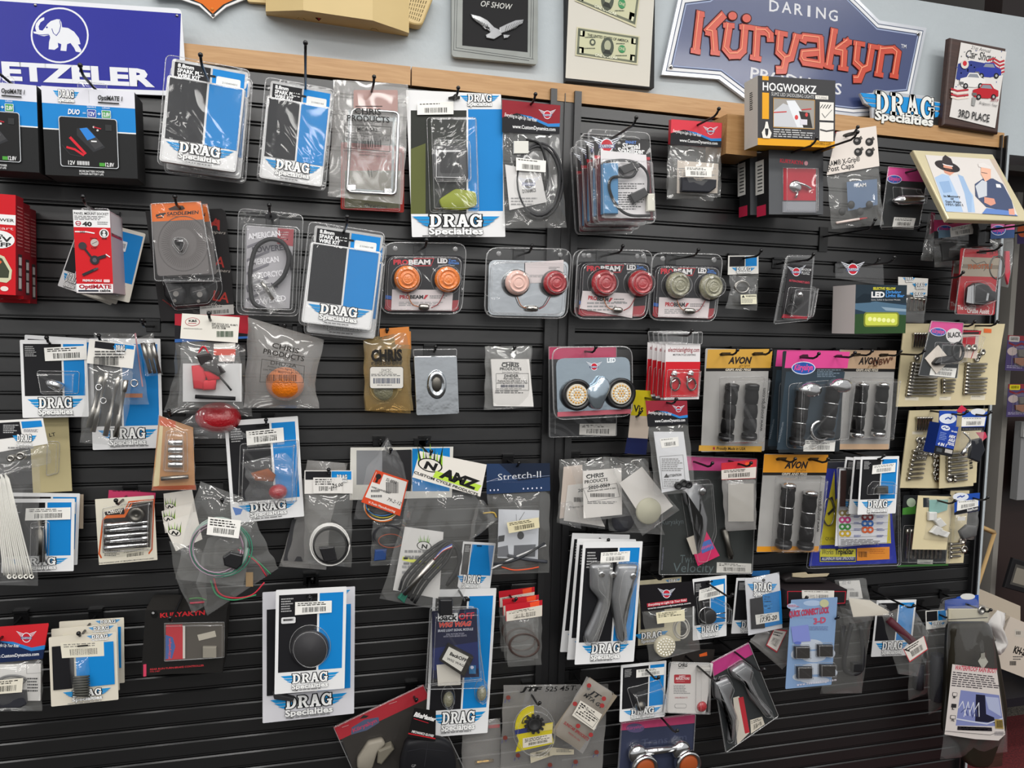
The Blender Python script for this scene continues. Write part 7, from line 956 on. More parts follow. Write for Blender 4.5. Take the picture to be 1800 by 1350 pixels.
m.tube([(*C2(880, 1215), .016), (*C2(915, 1235), .02), (*C2(940, 1240), .016)], .002, 'rubber'); t.add(m, 'cable_bundle'); m = t.mb(-.003); m.rod(C2(820, 1310), C2(960, 1150), [(0, .0055), (1, .006)], 'steel', .022); t.add(m, 'silver_sleeve'); m = t.mb(-.003); m.bx(C2(980,1320), C2(1040,1395), .002, .02, 'black_plastic', .003); t.add(m, 'plug'); m = t.mb(-.003); m.pr(C2(790,1320, 815,1290, 835,1310, 820,1345), .002, .012, '2f6a58', bev=.002); t.add(m, 'green_plug')
for k, c in enumerate(('b03040', 'e0e0dc', '3a4a9c')): m = t.mb(-.003); m.tube([(*C2(960 + k * 4, 1150 - k * 6), .02), (*C2(1000, 1110 - k * 4), .02), (*C2(1045, 1090 - k * 6), .014)], .0015, c, 6); t.add(m, 'coloured_wire')
t.bag(C2(862,765, 800,1020, 710,1330), C2(1175,855, 1140,1100, 1080,1400), .03, mat='film', wr=.002); hook(C2(943, 665), .155, .17, 'peg hook of the big bag with green flame header')
q = C3(97,675, 402,672, 405,806, 97,822); t = Th('stretch_bag', 'clear bag with dark blue header and a black and white fitting leaflet', 'bag', C3(97,675, 402,672, 400,1202, 112,1212), .08); m = t.mb(-.003); g = lambda u, v: bil(q, u, v); m.pr(q, 0, .0008, '263a5c'); m.y0 -= .001; m.Q([g(.2, 0), g(1, 0), g(1, .5), g(.5, .6)], '1b2538'); m.X('Stretch-II', g(.18, .56), g(.86, .50), 11, 'd8dade', bold=-.005); m.L([g(.0, .6), g(.2, .48)], .7, 'aab'); m.L([g(.0, .58), g(1, .45)], .5, '8898b8'); m.lines(g(.25, .62), g(.7, .66), 1, '99a')
for i in range(8): m.k -= 1; m.E(g(.06 + (i % 3) * .06 if i < 3 else .58 + (i - 3) * .07, .88), 1.2, 1.6, 'dde'); 
t.add(m, 'header_card'); m = t.mb(-.002); q2 = C3(155,895, 352,900, 345,1140, 150,1130); m.pr(q2, 0, .0006, 'c9ccd2'); m.y0 -= .001; m.L(C3(240,920, 245,1000), .6, '555'); m.L(C3(280,910, 230,990), 1, '777'); m.E(C3(262, 1022), 6, 7, '3a3c40'); m.Q(C3(155,1025, 185,1020, 182,1050, 152,1055), '3a3c40'); m.Q(C3(150,1080, 200,1070, 205,1125, 152,1125), '6a6c72'); m.Q(C3(230,1070, 335,1065, 332,1125, 228,1125), '5a5c62'); t.add(m, 'leaflet'); m = t.mb(-.004); m.tube([(*C3(120, 1185), .004), (*C3(230, 1130), .006), (*C3(340, 1085), .006), (*C3(385, 1070), .005)], .0022, 'd0d0d0', 6); t.add(m, 'white_lead'); m = t.mb(-.004); m.tube([(*C3(130, 1160), .004), (*C3(240, 1140), .008), (*C3(380, 1060), .008)], .003, '2a2c30', 6); m.tube([(*C3(200, 1120), .004), (*C3(300, 1140), .008), (*C3(390, 1150), .008)], .004, '3a3c42', 6); t.add(m, 'black_lead'); m = t.mb(-.004); m.tube([(*C3(170, 1175), .004), (*C3(230, 1190), .006), (*C3(300, 1185), .006), (*C3(350, 1175), .006)], .0018, 'c85030', 6); t.add(m, 'orange_lead'); t.bag(C3(100,820, 105,1000, 112,1212), C3(404,806, 402,1000, 400,1202), .018); m = t.mb(-.021); m.sticker(C3(195,960, 350,935, 354,985, 205,1012), 2, 'dcd2ae'); t.add(m, 'price_sticker'); hook(C3(245, 690), .085, .1, 'peg hook of the dark blue headed bag')
t = Th('clear_bag', 'crumpled clear bag corner between the flame header bag and the dark blue header bag', 'bag', C3(20,850, 130,880, 150,960, 20,1040), .10); m = t.mb(); m.tube([(*C3(80, 915), .004), (*C3(130, 912), .005), (*C3(145, 935), .004)], .002, 'b89a4a', 6); t.add(m, 'brass_lead'); t.bag(C3(60,850, 30,940, 15,1045), C3(80,850, 150,945, 60,1020), .012)
t = dcard(C3(-30,1050, 130,1060, 125,1285, -30,1280), .04, 'parts card low behind the flame header bag, its logo end showing', bot=.70, split=.25, logo=((-.05, .70), (.85, .98)))
# lens bag cluster
t = Th('lens_bag', 'cloudy bag with several white slips, left part of the cluster right of the centre post', 'bag', C3(450,655, 690,640, 680,985, 440,980), .07); 
for i, q in enumerate((C3(470,690, 560,680, 570,930, 450,940), C3(490,780, 570,770, 670,980, 470,950))): m = t.mb(-.001 - i * .003); m.pr(q, 0, .0006, ('cfc0b4', 'd9d5d0')[i]); t.add(m, 'printed_slip')
m = t.mb(-.005); m.X('20', C3(540, 812), C3(565, 810), 5, '333', bold=.03); m.bars(C3(520,838), C3(565,860), '333'); m.X('Prepares: 19', C3(500, 890), C3(565, 885), 3, '333'); t.add(m, 'slip_print'); t.bag(C3(448,655, 450,800, 438,960), C3(690,640, 690,800, 672,992), .02, mat='film'); t.bag(C3(445,860, 440,900, 445,960), C3(500,850, 530,900, 550,985), .012, 'bag_fold', 'thin_film', o=.01)
q = C3(540,705, 725,705, 778,912, 590,945); t = Th('lens_bag', 'white printed slip in a clear bag, front of the cluster right of the centre post', 'bag', q, .11); m = t.card('dfdbd6'); m.X('CHRIS', C3(580, 748), C3(665, 738), 7, '222', bold=.03); m.L(C3(578,735, 620,726, 662,724), .8, '333'); m.X('PRODUCTS', C3(572, 772), C3(684, 758), 5.4, '222', bold=.03); m.X('Saint Helens, Oregon', C3(592, 782), C3(680, 772), 2.4, '444'); m.L(C3(565,795, 728,770, 742,835, 590,860), .6, '555', True); m.X('2020-0069', C3(590, 800), C3(695, 785), 5.4, '222', bold=.03); m.X('Smoke Lens with notch in lens', C3(585, 812), C3(722, 795), 2.8, '333', bold=.02); m.bars(C3(600,818), C3(718,836), '333'); m.lines(C3(585,858), C3(735,872), 2, '666'); t.add(m, 'printed_slip'); t.bag(C3(500,665, 530,780, 585,955), C3(700,660, 745,780, 800,925), .012); hook(C3(605, 688), .12, .1, 'peg hook of the white slip bags right of the centre post')
t = Th('lens_bag', 'clear bag with a dull olive domed disc in front of a white slip', 'bag', C3(705,680, 890,670, 1020,900, 850,1010), .13); m = t.mb(); m.pr(C3(740,770, 850,690, 1000,880, 870,970), -.001, 0, 'd8d4cf'); t.add(m, 'slip'); m = t.mb(); m.lathe(C3(878, 903), [(23, .001), (23, .006), (21, .009), (0.5, .014)], 'b8b5a0', 30); t.add(m, 'domed_disc'); t.bag(C3(700,690, 760,860, 850,1025), C3(850,655, 930,770, 1030,900), .02); hook(C3(835, 705), .14, .12, 'peg hook of the bag with the olive disc')
t = Th('lens_bag', 'clear bag with a dark disc peeping out under the white slip bags', 'bag', C3(640,850, 850,800, 900,1010, 690,1000), .06); m = t.mb(); m.lathe(C3(755, 945), [(20, .001), (20, .006), (1, .010)], '4a4a50', 26); t.add(m, 'dark_disc'); t.bag(C3(660,640, 680,850, 690,1000), C3(880,650, 900,850, 960,1020), .018)
# lever blister
q = C4(50,735, 392,738, 365,1345, -60,1345); t = Th('lever_pack', 'large pink-topped black blister with two chrome levers', 'blister pack', [C3(958, 632), C4(392, 738), C4(365, 1345), C3(930, 1212)], .05); q = [C3(958, 632), C4(392, 738), C4(365, 1345), C3(930, 1212)]; m = t.card('2c302f', outline=q); m.Q([q[0], q[1], C4(388, 806), C3(955, 705)], 'd04a8a'); m.X('Twin', C3(1032, 1155), C3(1110, 1155), 13, '5a6668'); m.X('Velocity', C3(998, 1200), C3(1195, 1200), 15, '5a6668'); m.X('Kuryakyn', C3(945, 970), C3(1050, 965), 8, '596164'); m.sticker(C4(180,1285, 362,1292, 362,1342, 178,1340), 2, 'd2cfc8'); m.X('www.kuryakyn.com', C3(948, 1190), C3(955, 1080), 3, '889'); t.add(m, 'card')
m = t.mb(); o = [t.f.loc(p, .01) for p in C3(1040,800, 1110,760, 1150,790, 1130,820, 1165,940, 1160,1010, 1130,1110, 1100,1115, 1130,1000, 1125,930, 1060,870)]; m.pr(roundpoly(o, .006), .004, .018, 'lever_metal', raw=True, bev=.006, smooth=True); t.add(m, 'lever'); m = t.mb(); m.lathe(C3(1125, 800), [(6, .004), (6, .022), (3.5, .023)], 'chrome', 18); t.add(m, 'pivot'); m = t.mb(); m.rod(C4(220, 1110), C4(255, 1265), [(0, .010), (.6, .007), (.85, .009), (1, .006)], 'dull', .012); t.add(m, 'lever')
m = t.mb(-.016); m.pr(C3(1075,1040, 1160,1000, 1225,1120, 1120,1170), 0, .0006, 'c83060'); m.y0 -= .001; m.Q(C3(1065,1035, 1130,1010, 1120,1110, 1095,1115), 'b8b0a4'); m.Q(C3(1130,1060, 1180,1040, 1200,1085, 1140,1110), '4a6ab0'); m.X('Küryakyn', C3(1138,1092), C3(1188,1072), 5, 'd05080', bold=.03); t.add(m, 'leaflet', label='pink leaflet'); t.shell(q, .003, 'cover', r=.006, rim=.001); t.shell(C3(1030,760, 1180,750, 1200,1000, 1150,1150, 1090,1150), .024, 'lever_window', r=.01); hook(C3(1110, 668), .06, .14, 'peg hook of the large pink-topped lever blister')
q = C4(203,762, 390,742, 385,842, 205,850); t = Th('gasket_bag', 'clear bag with red header and long white sticker over the lever blister', 'bag', C4(203,762, 390,742, 388,1112, 228,1120), .09); m = t.mb(-.003); g = lambda u, v: bil(q, u, v); m.pr(q, 0, .0008, 'c8303c'); m.y0 -= .001; m.Q([g(.68, .1), g(.88, .1), g(.88, .32), g(.68, .32)], 'e8582c'); m.sticker([g(0, .42), g(1, .40), g(1, .98), g(0, .98)], 2, 'dcd4cc'); t.add(m, 'header_card'); m = t.mb(); m.R(C4(240,870), C4(375,1070), 'b0aca4'); t.add(m, 'slip'); t.bag(C4(206,850, 215,980, 228,1122), C4(386,842, 388,980, 388,1112), .014, mat='cloudy_film'); hook(C4(300, 768), .10, .15, 'peg hook through the red header over the lever blister')
# ==== fifth row and below ============================================================
def dynbag(q0, q1, L, R_, d, label, **k):
    t = Th('lamp_bag', label, 'bag', q1, d); dyn_header(t, q0, **k); return t
q = E1(-120,520, 288,490, 254,700, -120,735); t = Th('lamp_bag', 'red-headed bag with instruction sheet cut off at the lower left edge', 'bag', E1(-120,520, 288,490, 248,1012, -120,1015), .10); dyn_header(t, q, 'c82830', '1c2a4c', em=.70); m = t.mb(-.003); m.pr(E1(-60,735, 242,730, 240,950, -60,950), 0, .0006, 'd6d4d0'); m.y0 -= .001; m.lines(E1(162,815), E1(238,905), 5, '444', .5); m.L(E1(158,735, 158,790, 240,785), .6, '777'); m.coil(E1(75, 830), 22, 8, .002, '6a6a6a', 2, .004); t.add(m, 'leaflet'); m = t.mb(-.004); m.pr(E1(-60,890, 160,885, 165,960, 130,980, -60,980), 0, .012, '2e2f35', bev=.003); t.add(m, 'lamp_housing'); t.bag(E1(-120,735, -120,880, -120,1015), E1(254,700, 252,850, 246,1012), .02); m = t.mb(-.023); m.sticker(E1(-60,835, 138,815, 130,900, -60,915), 2, 'e2dccb'); t.add(m, 'price_sticker'); t.copy((-30, 1103), .06, 'second red-headed bag showing its right edge behind the one cut off at the left', 0); hook(E1(20, 565), .10, .15, 'peg hook through the red header cut off at the left edge')
q = E1(280,578, 690,540, 703,945, 312,984); t = dcard(q, .12, 'front cream parts card with a black coil spring in a clear tube', stick=None, col='d9d2c2', head=True, split=.36, bot=.76, logo=((.18, .79), (.90, .95)), top=.13); m = t.mb(-.002); m.sticker(E1(357,608, 615,595, 618,685, 368,698), 2, 'e0dac8'); t.add(m, 'price_sticker'); m = t.mb(); 
p = []
for i in range(97): a = i * math.pi / 6; p.append((*E1(482 + 45 * math.cos(a), 805 + i * 1.25), .011 + .009 * math.sin(a)))
m.tube(p, .0019, '4a4a44', 7); t.add(m, 'coil_spring'); t.bag(E1(408,690, 418,790, 440,960), E1(530,685, 535,790, 545,930), .024, 'tube_bag', 'thin_film', o=.0)
t.copy((90, 1106), .085, 'second parts card behind the black coil spring card', 0); t.copy((104, 1093), .05, 'rearmost parts card behind the black coil spring card', 1); hook(E1(475, 575), .12, .13, 'peg hook of the black coil spring cards')
t = Th('controller_carton', 'black windowed carton with a red booklet under the wire coil bags', 'box', E1(850,398, 1332,425, 1332,770, 850,812), .10); m = box(t, .092, '1d1c1b', '2a2826', '141414'); m.uv = False; m.X('KURYAKYN', E1(950, 458), E1(1215, 440), 8.5, 'c02a30', bold=.03); m.E(E1(917, 440), 6.5, 6.5, '0c0c0c'); m.E(E1(908, 430), 2.5, 2, '999'); m.Q(E1(850,735, 868,733, 868,805, 850,808), 'c8405c'); m.X('REAR RUN-TURN-BRAKE CONTROLLER', E1(890, 770), E1(1210, 745), 3.4, 'c03a40', bold=.02); m.X('P/N 5487', E1(890, 783), E1(950, 778), 2.8, 'c03a40'); m.Q(E1(975,492, 1330,485, 1330,690, 975,715), '4a443c'); t.add(m, 'carton'); m = t.mb(-.001); m.pr(E1(985,500, 1082,498, 1092,700, 985,708), 0, .002, 'b8202c'); m.y0 -= .0022; m.Q(E1(982,560, 1025,575, 1040,630, 1020,700, 982,705), '3a5a9a'); m.X('Küryakyn', E1(1012, 700), E1(1012, 580), 4, 'c84050', bold=.04); m.R(E1(1084,505), E1(1098,700), 'd0c8c0'); t.add(m, 'booklet', label='red booklet'); m = t.mb(-.001); m.bx(E1(1205,625), E1(1285,688), 0, .008, '8d877a', .001); m.y0 = -.0015; m.Q(E1(1170,560, 1275,535, 1283,570, 1180,595), 'b5ae9f'); t.add(m, 'module'); t.shell(E1(975,490, 1330,483, 1330,690, 975,713), .010, 'window_film', mat='thin_film'); hook((320, 1050), .05, .20, 'peg hook under the wire coil bags, over the black windowed carton')
t = dcard(E2(215,298, 635,271, 630,880, 215,910), .11, 'front parts card with a round black mirror under a dome', stick=pts(.27,.12, .79,.125, .79,.24, .27,.245), split=.585, bot=.795); m = t.mb(-.003, uv=True); m.RR((.08, .26), (.28, .32), .02, 'd8d8d8'); m.lines((.11, .275), (.25, .305), 1, '444', .7); t.add(m, 'small_label'); m = t.mb(); m.lathe(E2(422, 640), [(34, .001), (34, .004), (0.5, .013)], '2c2b2e', 36); t.add(m, 'mirror_disc'); t.shell([(E2(422, 625)[0] + 36 * math.cos(a * .2244), E2(422, 625)[1] + 37 * math.sin(a * .2244)) for a in range(28)], .02, 'dome', taper=.3); m = t.mb()
t = dcard(E2(150,305, 702,275, 670,1025, 130,1088), .07, 'larger parts card behind the round mirror card, its logo showing below', col='d6d5da', head=True, split=.56, bot=.79); m = t.mb(); m.pr(E2(200,890, 330,920, 320,945, 210,930), .001, .012, '3a3a3c', bev=.003); t.add(m, 'part_edge'); hook(E2(420, 330), .115, .16, 'peg hook of the round mirror card'); hook(E2(435, 240), .005, .03, 'stub of a peg hook above the round mirror card')
# brake light module
t = dcard(E2(1090,300, 1450,280, 1550,1140, 1165,1160), .06, 'tall parts card with two clear bulbs behind the brake light module pack', split=.54, bot=.82, logo=((.08, .835), (.95, .965))); 
for p in ((1240, 940), (1437, 905)): m = t.mb(); m.dome(E2(*p), 9, .014, 'smoke_lens', .002, sz=1.5); t.add(m, 'bulb'); t.shell([(E2(*p)[0] + 12 * math.cos(a * .3927), E2(*p)[1] - 4 + 21 * math.sin(a * .3927)) for a in range(16)], .02, 'bulb_bubble')
q = E2(1135,400, 1400,395, 1465,880, 1108,888); t = Th('module_pack', 'clear clamshell with dark blue brake light signal module card', 'blister pack', q, .11); m = t.mb(); o = E2(1145,420, 1410,400, 1425,810, 1145,820); m.pr(o, -.001, 0, '1a1d38'); m.y0 = -.0003; m.Q(E2(1150,640, 1418,600, 1420,760, 1148,770), '202a5c'); m.R(E2(1180,430), E2(1298,480), 'ddd'); m.X('Back', E2(1185, 475), E2(1296, 472), 11, '1a1a1c', bold=.04); m.X('OFF', E2(1303, 470), E2(1395, 462), 11, 'c02838', bold=.02); m.X('WIG WAG', E2(1185, 515), E2(1378, 505), 8, 'c84038', bold=.05, sh=.2, out='e0c8c0', ow=.03); m.X('BRAKE LIGHT SIGNAL MODULE', E2(1180, 543), E2(1388, 532), 4.4, 'c8ccd8', bold=.01); m.X('FOR MOTORCYCLES', E2(1230, 562), E2(1335, 556), 3, 'aab'); m.X('WITH TWIN BRAKE LIGHTS', E2(1212, 575), E2(1350, 568), 3, 'aab'); m.R(E2(1365,740), E2(1405,790), '2a6a9a'); m.E(E2(1382, 752), 3, 3, 'ccd'); t.add(m, 'printed_card'); m = t.mb(-.004); m.pr(E2(1240,605, 1385,680, 1330,795, 1188,700), 0, .016, '26241f', bev=.003); m.y0 = -.021; m.Q(E2(1245,630, 1362,690, 1318,778, 1205,705), 'cfcdc4'); m.X('BackOFF', E2(1248, 678), E2(1345, 722), 5.5, '222', bold=.04); m.X('WIG WAG', E2(1230, 705), E2(1330, 750), 4, '444', bold=.02); t.add(m, 'module'); m = t.mb(-.001); m.pr(E2(1172,738, 1312,725, 1315,855, 1180,862), 0, .001, 'cfcabf'); t.add(m, 'folded_paper'); t.shell(q, .003, 'clamshell', r=.008, o=-.0045, rim=.001); t.shell(E2(1140,415, 1420,400, 1440,820, 1120,850), .024, 'raised_window', r=.006); hook(E2(1335, 350), .12, .15, 'peg hook of the brake light module pack')
q = E3(172,330, 402,300, 396,705, 182,720); t = Th('ring_bag', 'front smoky bag with thin gasket rings under a red header', 'bag', q, .10, 'red-headed gasket ring bags'); m = t.mb(-.003); g = lambda u, v: bil(q, u, v); m.pr([g(0, 0), g(1, 0), g(1, .24), g(0, .26)], 0, .0008, 'b8202c'); m.y0 -= .001; m.Q([g(.66, .02), g(.92, 0), g(.92, .1), g(.68, .1)], 'e8502c'); m.sticker([g(.02, .11), g(1, .08), g(1, .25), g(.02, .27)], 2, 'd4cdc0'); t.add(m, 'header_card'); m = t.mb(); m.coil(E3(290, 585), 26, 20, .0016, '4a3c38', 3, .004, jit=.05); t.add(m, 'ring'); t.bag([g(0, .25), g(0, .6), g(.02, 1)], [g(1, .24), g(1, .6), g(1, 1)], .008, mat='film'); t.copy((885, 1052), .07, 'second red-headed ring bag behind the front one', 0); t.copy((878.5, 1038), .04, 'rearmost red-headed ring bag of the three', 0); hook(E3(245, 335), .11, .10, 'peg hook of the red-headed ring bags')
# low cluster
t = Th('bracket_pack', 'large tilted black pack with red header strip and a plastic bracket, bottom centre', 'blister pack', [(586, 1278), (744, 1203), (838, 1395), (672, 1470)], .05); q = t.q; m = t.card('2a2622', r=.004); g = lambda u, v: bil(q, u, v); m.Q([g(0, 0), g(1, 0), g(1, .12), g(0, .12)], 'a81e2c'); m.k += 1; c = E2(748, 1100); m.Q(E2(668,1110, 745,1062, 828,1048, 832,1080, 760,1125, 665,1152), '4a5470'); m.X('Küryakyn', E2(678, 1138), E2(820, 1075), 7, 'b03a5c', bold=.03); m.Q(E2(715,1058, 740,1035, 770,1040, 755,1052), '1a1414'); m.L(E2(612,1108, 650,1095), .8, 'c8a0a0'); m.L(E2(890,970, 935,955), .8, 'c8a0a0'); t.add(m, 'card'); m = t.mb(); m.pr(roundpoly([t.f.loc(p, .01) for p in E2(700,1290, 765,1190, 850,1170, 870,1200, 820,1250, 790,1345, 760,1350, 700,1345)], .006), .003, .02, '8a8478', raw=True, bev=.005, smooth=True); t.add(m, 'bracket'); m = t.mb(); m.pr(E2(820,1215, 900,1185, 915,1210, 840,1300, 815,1290), .003, .024, '6f6a5e', bev=.004); t.add(m, 'bracket_arm'); t.shell(q, .003, 'cover', r=.004)
q = E2(1040,992, 1168,1010, 1165,1190, 1000,1165); t = Th('work_gloves', 'black work gloves with black and red hang tag at the bottom centre', 'gloves', E2(960,990, 1300,1010, 1290,1440, 940,1440), .10); m = t.mb(-.012); m.pr(q, 0, .001, '151414'); m.y0 -= .0012; g = lambda u, v: bil(q, u, v); m.X('BikeMaster', g(.05, .28), g(.98, .36), 7.5, 'e4e2e0', bold=.05, sh=.2); m.L([g(.08, .36), g(.7, .44)], 1, 'b82030'); m.Q([g(0, .86), g(1, .9), g(1, .94), g(0, .90)], 'b8242c'); m.X('MECHANICS GLOVES', g(.1, .83), g(.92, .88), 4, 'e0dedc', bold=.03, sh=.15); t.add(m, 'hang_tag'); m = t.mb(); o = [t.f.loc(p) for p in E2(990,1180, 1080,1165, 1200,1170, 1260,1200, 1290,1300, 1285,1440, 950,1440, 955,1300)]; m.pr(roundpoly(o, .012), -.01, .010, '17171a', raw=True, bev=.008, smooth=True); t.add(m, 'glove'); m = t.mb(-.0105); m.X('GP', E2(1022, 1345), E2(1048, 1345), 5, '888'); m.L(E2(1000,1250, 1080,1235, 1230,1250), 1, '2c2c30'); m.L(E2(1120,1200, 1100,1340), 1, '2c2c30'); t.add(m, 'stitching'); hook(E2(1060, 1000), .11, .09, 'peg hook of the black work gloves', clip=True)
t = Th('fitting_bag', 'clear bag with small brass fittings behind the tall bulb card, bottom centre', 'bag', [(815, 1262), (878, 1255), (874, 1400), (812, 1400)], .035); m = t.mb(); m.rod(E2(1400, 1318), E2(1510, 1305), [(0, .004), (.2, .006), (.4, .004), (.6, .006), (1, .004)], 'brass', .005); t.add(m, 'brass_fitting'); m = t.mb(-.002); m.Q(E2(1480,1095, 1545,1090, 1545,1110, 1480,1115), 'b02030'); t.add(m, 'red_edge'); t.bag([(812, 1270), (812, 1330), (810, 1400)], [(880, 1262), (880, 1330), (876, 1400)], .014, mat='cloudy_film')
q = E3(160,832, 815,825, 770,1420, 135,1420); t = Th('sprocket_bag', 'wide printed clear bag with marker writing across its top, bottom centre', 'bag', q, .04); t.bag([q[0], E3(150, 1100), q[3]], [q[1], E3(795, 1100), q[2]], .012, mat='cloudy_film', o=.0); m = t.mb(-.014); m.X('JTF', E3(265, 870), E3(400, 870), 7, '1a1a1a', bold=.06, sh=.2); m.X('525', E3(420, 872), E3(495, 870), 8, '1a1a1a', sh=.1, bold=.01); m.X('45T.', E3(510, 868), E3(620, 862), 8, '1a1a1a', sh=.1, bold=.01)
for i in range(9): x, y = ((190, 910), (620, 1000), (700, 1110), (250, 1270), (450, 1330), (610, 1310), (740, 1250), (170, 1160), (600, 1180))[i]; m.E(E3(x, y), 4, 4, '7c4038'); m.X('JT', E3(x - 30, y + 30), E3(x + 20, y + 25), 4, '5a5a7a')
t.add(m, 'bag_print'); m = t.mb(-.013); q = E3(325,1258, 460,1220, 600,1235, 600,1265, 470,1270, 330,1320); m.Q(q, 'c8bfa8'); m.bars(E3(362,1248), E3(450,1275), '333'); m.lines(E3(490,1235), E3(590,1255), 2, '666'); t.add(m, 'price_sticker'); hook(E3(340, 900), .05, .11, 'peg hook of the wide printed bag'); 
t = Th('sprocket_pack', 'yellow fan-shaped blister with a small black sprocket on the printed bag', 'blister pack', E3(230,950, 470,950, 472,1195, 232,1250), .10); m = t.mb(); c = E3(350, 1105)
m.pr([c] + [(c[0] - 34 * math.sin(a) * .98, c[1] - 41 * math.cos(a)) for a in [i * .157 for i in range(0, 11)]], -.001, 0, 'c8b818'); m.pr(E3(230,1110, 470,1065, 462,1140, 475,1195, 235,1250, 255,1180), -.001, .0005, 'c8b818'); m.y0 = -.001; m.Q(E3(230,1112, 340,1092, 340,1122, 232,1142), '26306a'); m.Q(E3(385,1085, 468,1070, 466,1110, 385,1122), 'd0c070'); m.L(E3(275,1070, 285,1040, 310,1020, 305,1050, 280,1072), 1.4, '222'); m.sticker(E3(280,1165, 462,1135, 465,1190, 280,1225), 3, 'd8d0c0'); t.add(m, 'card'); m = t.mb()
for i in range(11): a = i * .571; m.pr([(c[0] + r * math.cos(a + k), c[1] - 10 + r * math.sin(a + k) * .95) for r, k in ((11, -.28), (18, -.1), (18, .1), (11, .28))], .002, .007, '1c1c1c')
m.lathe((c[0], c[1] - 10), [(13, .002), (13, .007), (7, .007), (7, .003)], '1c1c1c', 22); t.add(m, 'sprocket'); t.shell([(c[0] + 37 * math.cos(a * .314), c[1] + 2 + 44 * math.sin(a * .314)) for a in range(20)], .02, 'blister')
q = E3(680,778, 850,880, 655,1262, 475,1130); t = Th('sprocket_bag', 'small printed clear bag tilted right with a boxed white label', 'bag', q, .10); m = t.card('8d8272', .001); g = lambda u, v: bil(q, u, v); m.y0 = -.010; t.add(m, 'cardboard_insert'); t.bag([q[0], g(0, .5), q[3]], [q[1], g(1, .5), q[2]], .012, mat='cloudy_film'); m = t.mb(-.014); m.sticker([g(.2, .36), g(.98, .36), g(.98, .62), g(.2, .62)], 5, 'd8d2c6', False); m.L([g(.3, .4), g(.95, .45), g(.9, .6), g(.25, .58)], .6, '444', True); m.X('JT', g(.3, .2), g(.7, .2), 7, '2a2a2c', bold=.03, sh=.2); m.X('MTA GT', g(.2, .28), g(.9, .30), 6, '333', bold=.02, sh=.2); m.X('SUNSTAR SPROCKETS', g(.1, .80), g(.95, .80), 4.4, '8c2c30', bold=.03); m.X('MADE IN USA', g(.35, .88), g(.75, .88), 3, '8c2c30')
for u, v in ((.2, .1), (.8, .15), (.85, .25), (.1, .45), (.5, .7), (.95, .70)): m.E(g(u, v), 4, 4, '9c3838')
t.add(m, 'bag_print'); hook(E3(700, 895), .11, .1, 'peg hook of the small tilted printed bag')
# lever cards
t = dcard(E3(650,-62, 1028,-65, 975,685, 612,705), .12, 'front parts card with two clear-bagged chrome levers', stick=pts(.30,.085, .79,.075, .79,.16, .30,.17), split=.585, bot=.82, logo=((.10, .835), (.90, .965)))
for q, s in ((E3(700,80, 830,70, 830,160, 815,320, 770,470, 740,560, 680,570, 665,520, 720,400, 760,300, 700,230), 0), (E3(850,150, 870,80, 1000,80, 985,160, 940,290, 915,400, 930,530, 900,570, 870,540, 850,400, 830,280), 1)):
    m = t.mb(); o = roundpoly([t.f.loc(p, .01) for p in q], .008); m.pr(o, .002, .018, 'lever_metal', raw=True, bev=.007, smooth=True); lv = t.add(m, 'lever'); o2 = [t.f.loc(p, .01) for p in q]; cx = sum(p[0] for p in q) / len(q); cy = sum(p[1] for p in q) / len(q); t.shell([(cx + (x - cx) * 1.12, cy + (y - cy) * 1.06) for x, y in q], .028, 'lever_film', lv, r=.012, mat='film', taper=.35)
for p in ((755, 125), (825, 128), (950, 135)): m = t.mb(); m.lathe(E3(*p), [(5, .004), (5, .021), (2.5, .0215)], 'chrome', 16); t.add(m, 'pivot')
t.copy((1015, 947), .09, 'second lever card, left edge showing behind the front one', 1); t.copy((1006, 937), .055, 'rearmost yellowed lever card of the three', 2); hook((1075, 962), .13, .11, 'peg hook of the lever cards')
t = Th('parts_card', 'cream headed parts card behind the black headed lamp bag', 'card', E3(1000,190, 1255,150, 1280,560, 1005,578), .03, 'black, blue and white parts cards'); m = t.card('cfc6a8', uv=True); m.drag((.62, .02), (.98, .09)); m.R((.05, .15), (.6, .75), BLK); m.drag((-.1, .80), (.7, .96)); t.add(m, 'card')
t = dcard(E3(1338,170, 1545,148, 1560,522, 1345,556), .06, 'parts card with a round black cap and chrome fork, right of the lamp bag', stick=pts(.18,.18, .90,.13, .90,.32, .16,.36), split=.5, bot=.76); m = t.mb(); m.lathe(E3(1432, 395), [(12, .001), (12, .014), (10, .016), (1, .016)], 'black_plastic', 24); t.add(m, 'round_cap'); m = t.mb(); m.coil(E3(1430, 395), 13.5, 13.5, .0016, 'chrome', 1, .012, jit=0); m.tube([(*E3(1475, 390), .012), (*E3(1545, 380), .012)], .0016, 'chrome'); m.tube([(*E3(1478, 405), .012), (*E3(1545, 415), .012)], .0016, 'chrome'); t.add(m, 'chrome_fork'); t.shell(E3(1362,280, 1440,270, 1570,330, 1565,440, 1380,450), .024, 'blister', r=.006); hook(E3(1430, 195), .06, .18, 'peg hook through the card with the round black cap')
q = E3(1000,208, 1340,183, 1357,338, 1020,372); t = Th('lamp_bag', 'black headed clear bag with a round white LED insert', 'bag', E3(1000,208, 1340,183, 1388,610, 1070,690), .11); m = t.mb(-.004); m.pr(q, 0, .0008, '171518'); m.y0 -= .001; g = lambda u, v: bil(q, u, v); m.wing(g(.50, .42), 9); m.Q([g(.12, .72), g(.86, .66), g(.86, .80), g(.12, .86)], 'b83040'); m.X('Everything to Light Up Your Ride!', g(.14, .82), g(.85, .76), 3.6, 'e4e0de', bold=.02, sh=.15); m.X('www.customdynamics.com', g(.12, .95), g(.92, .89), 3, 'ddd', bold=.02); t.add(m, 'header_card'); m = t.mb(); c = E3(1158, 580); m.lathe(c, [(17.5, .001), (17.5, .013), (16.5, .014), (.5, .014)], 'c4bca4', 28)
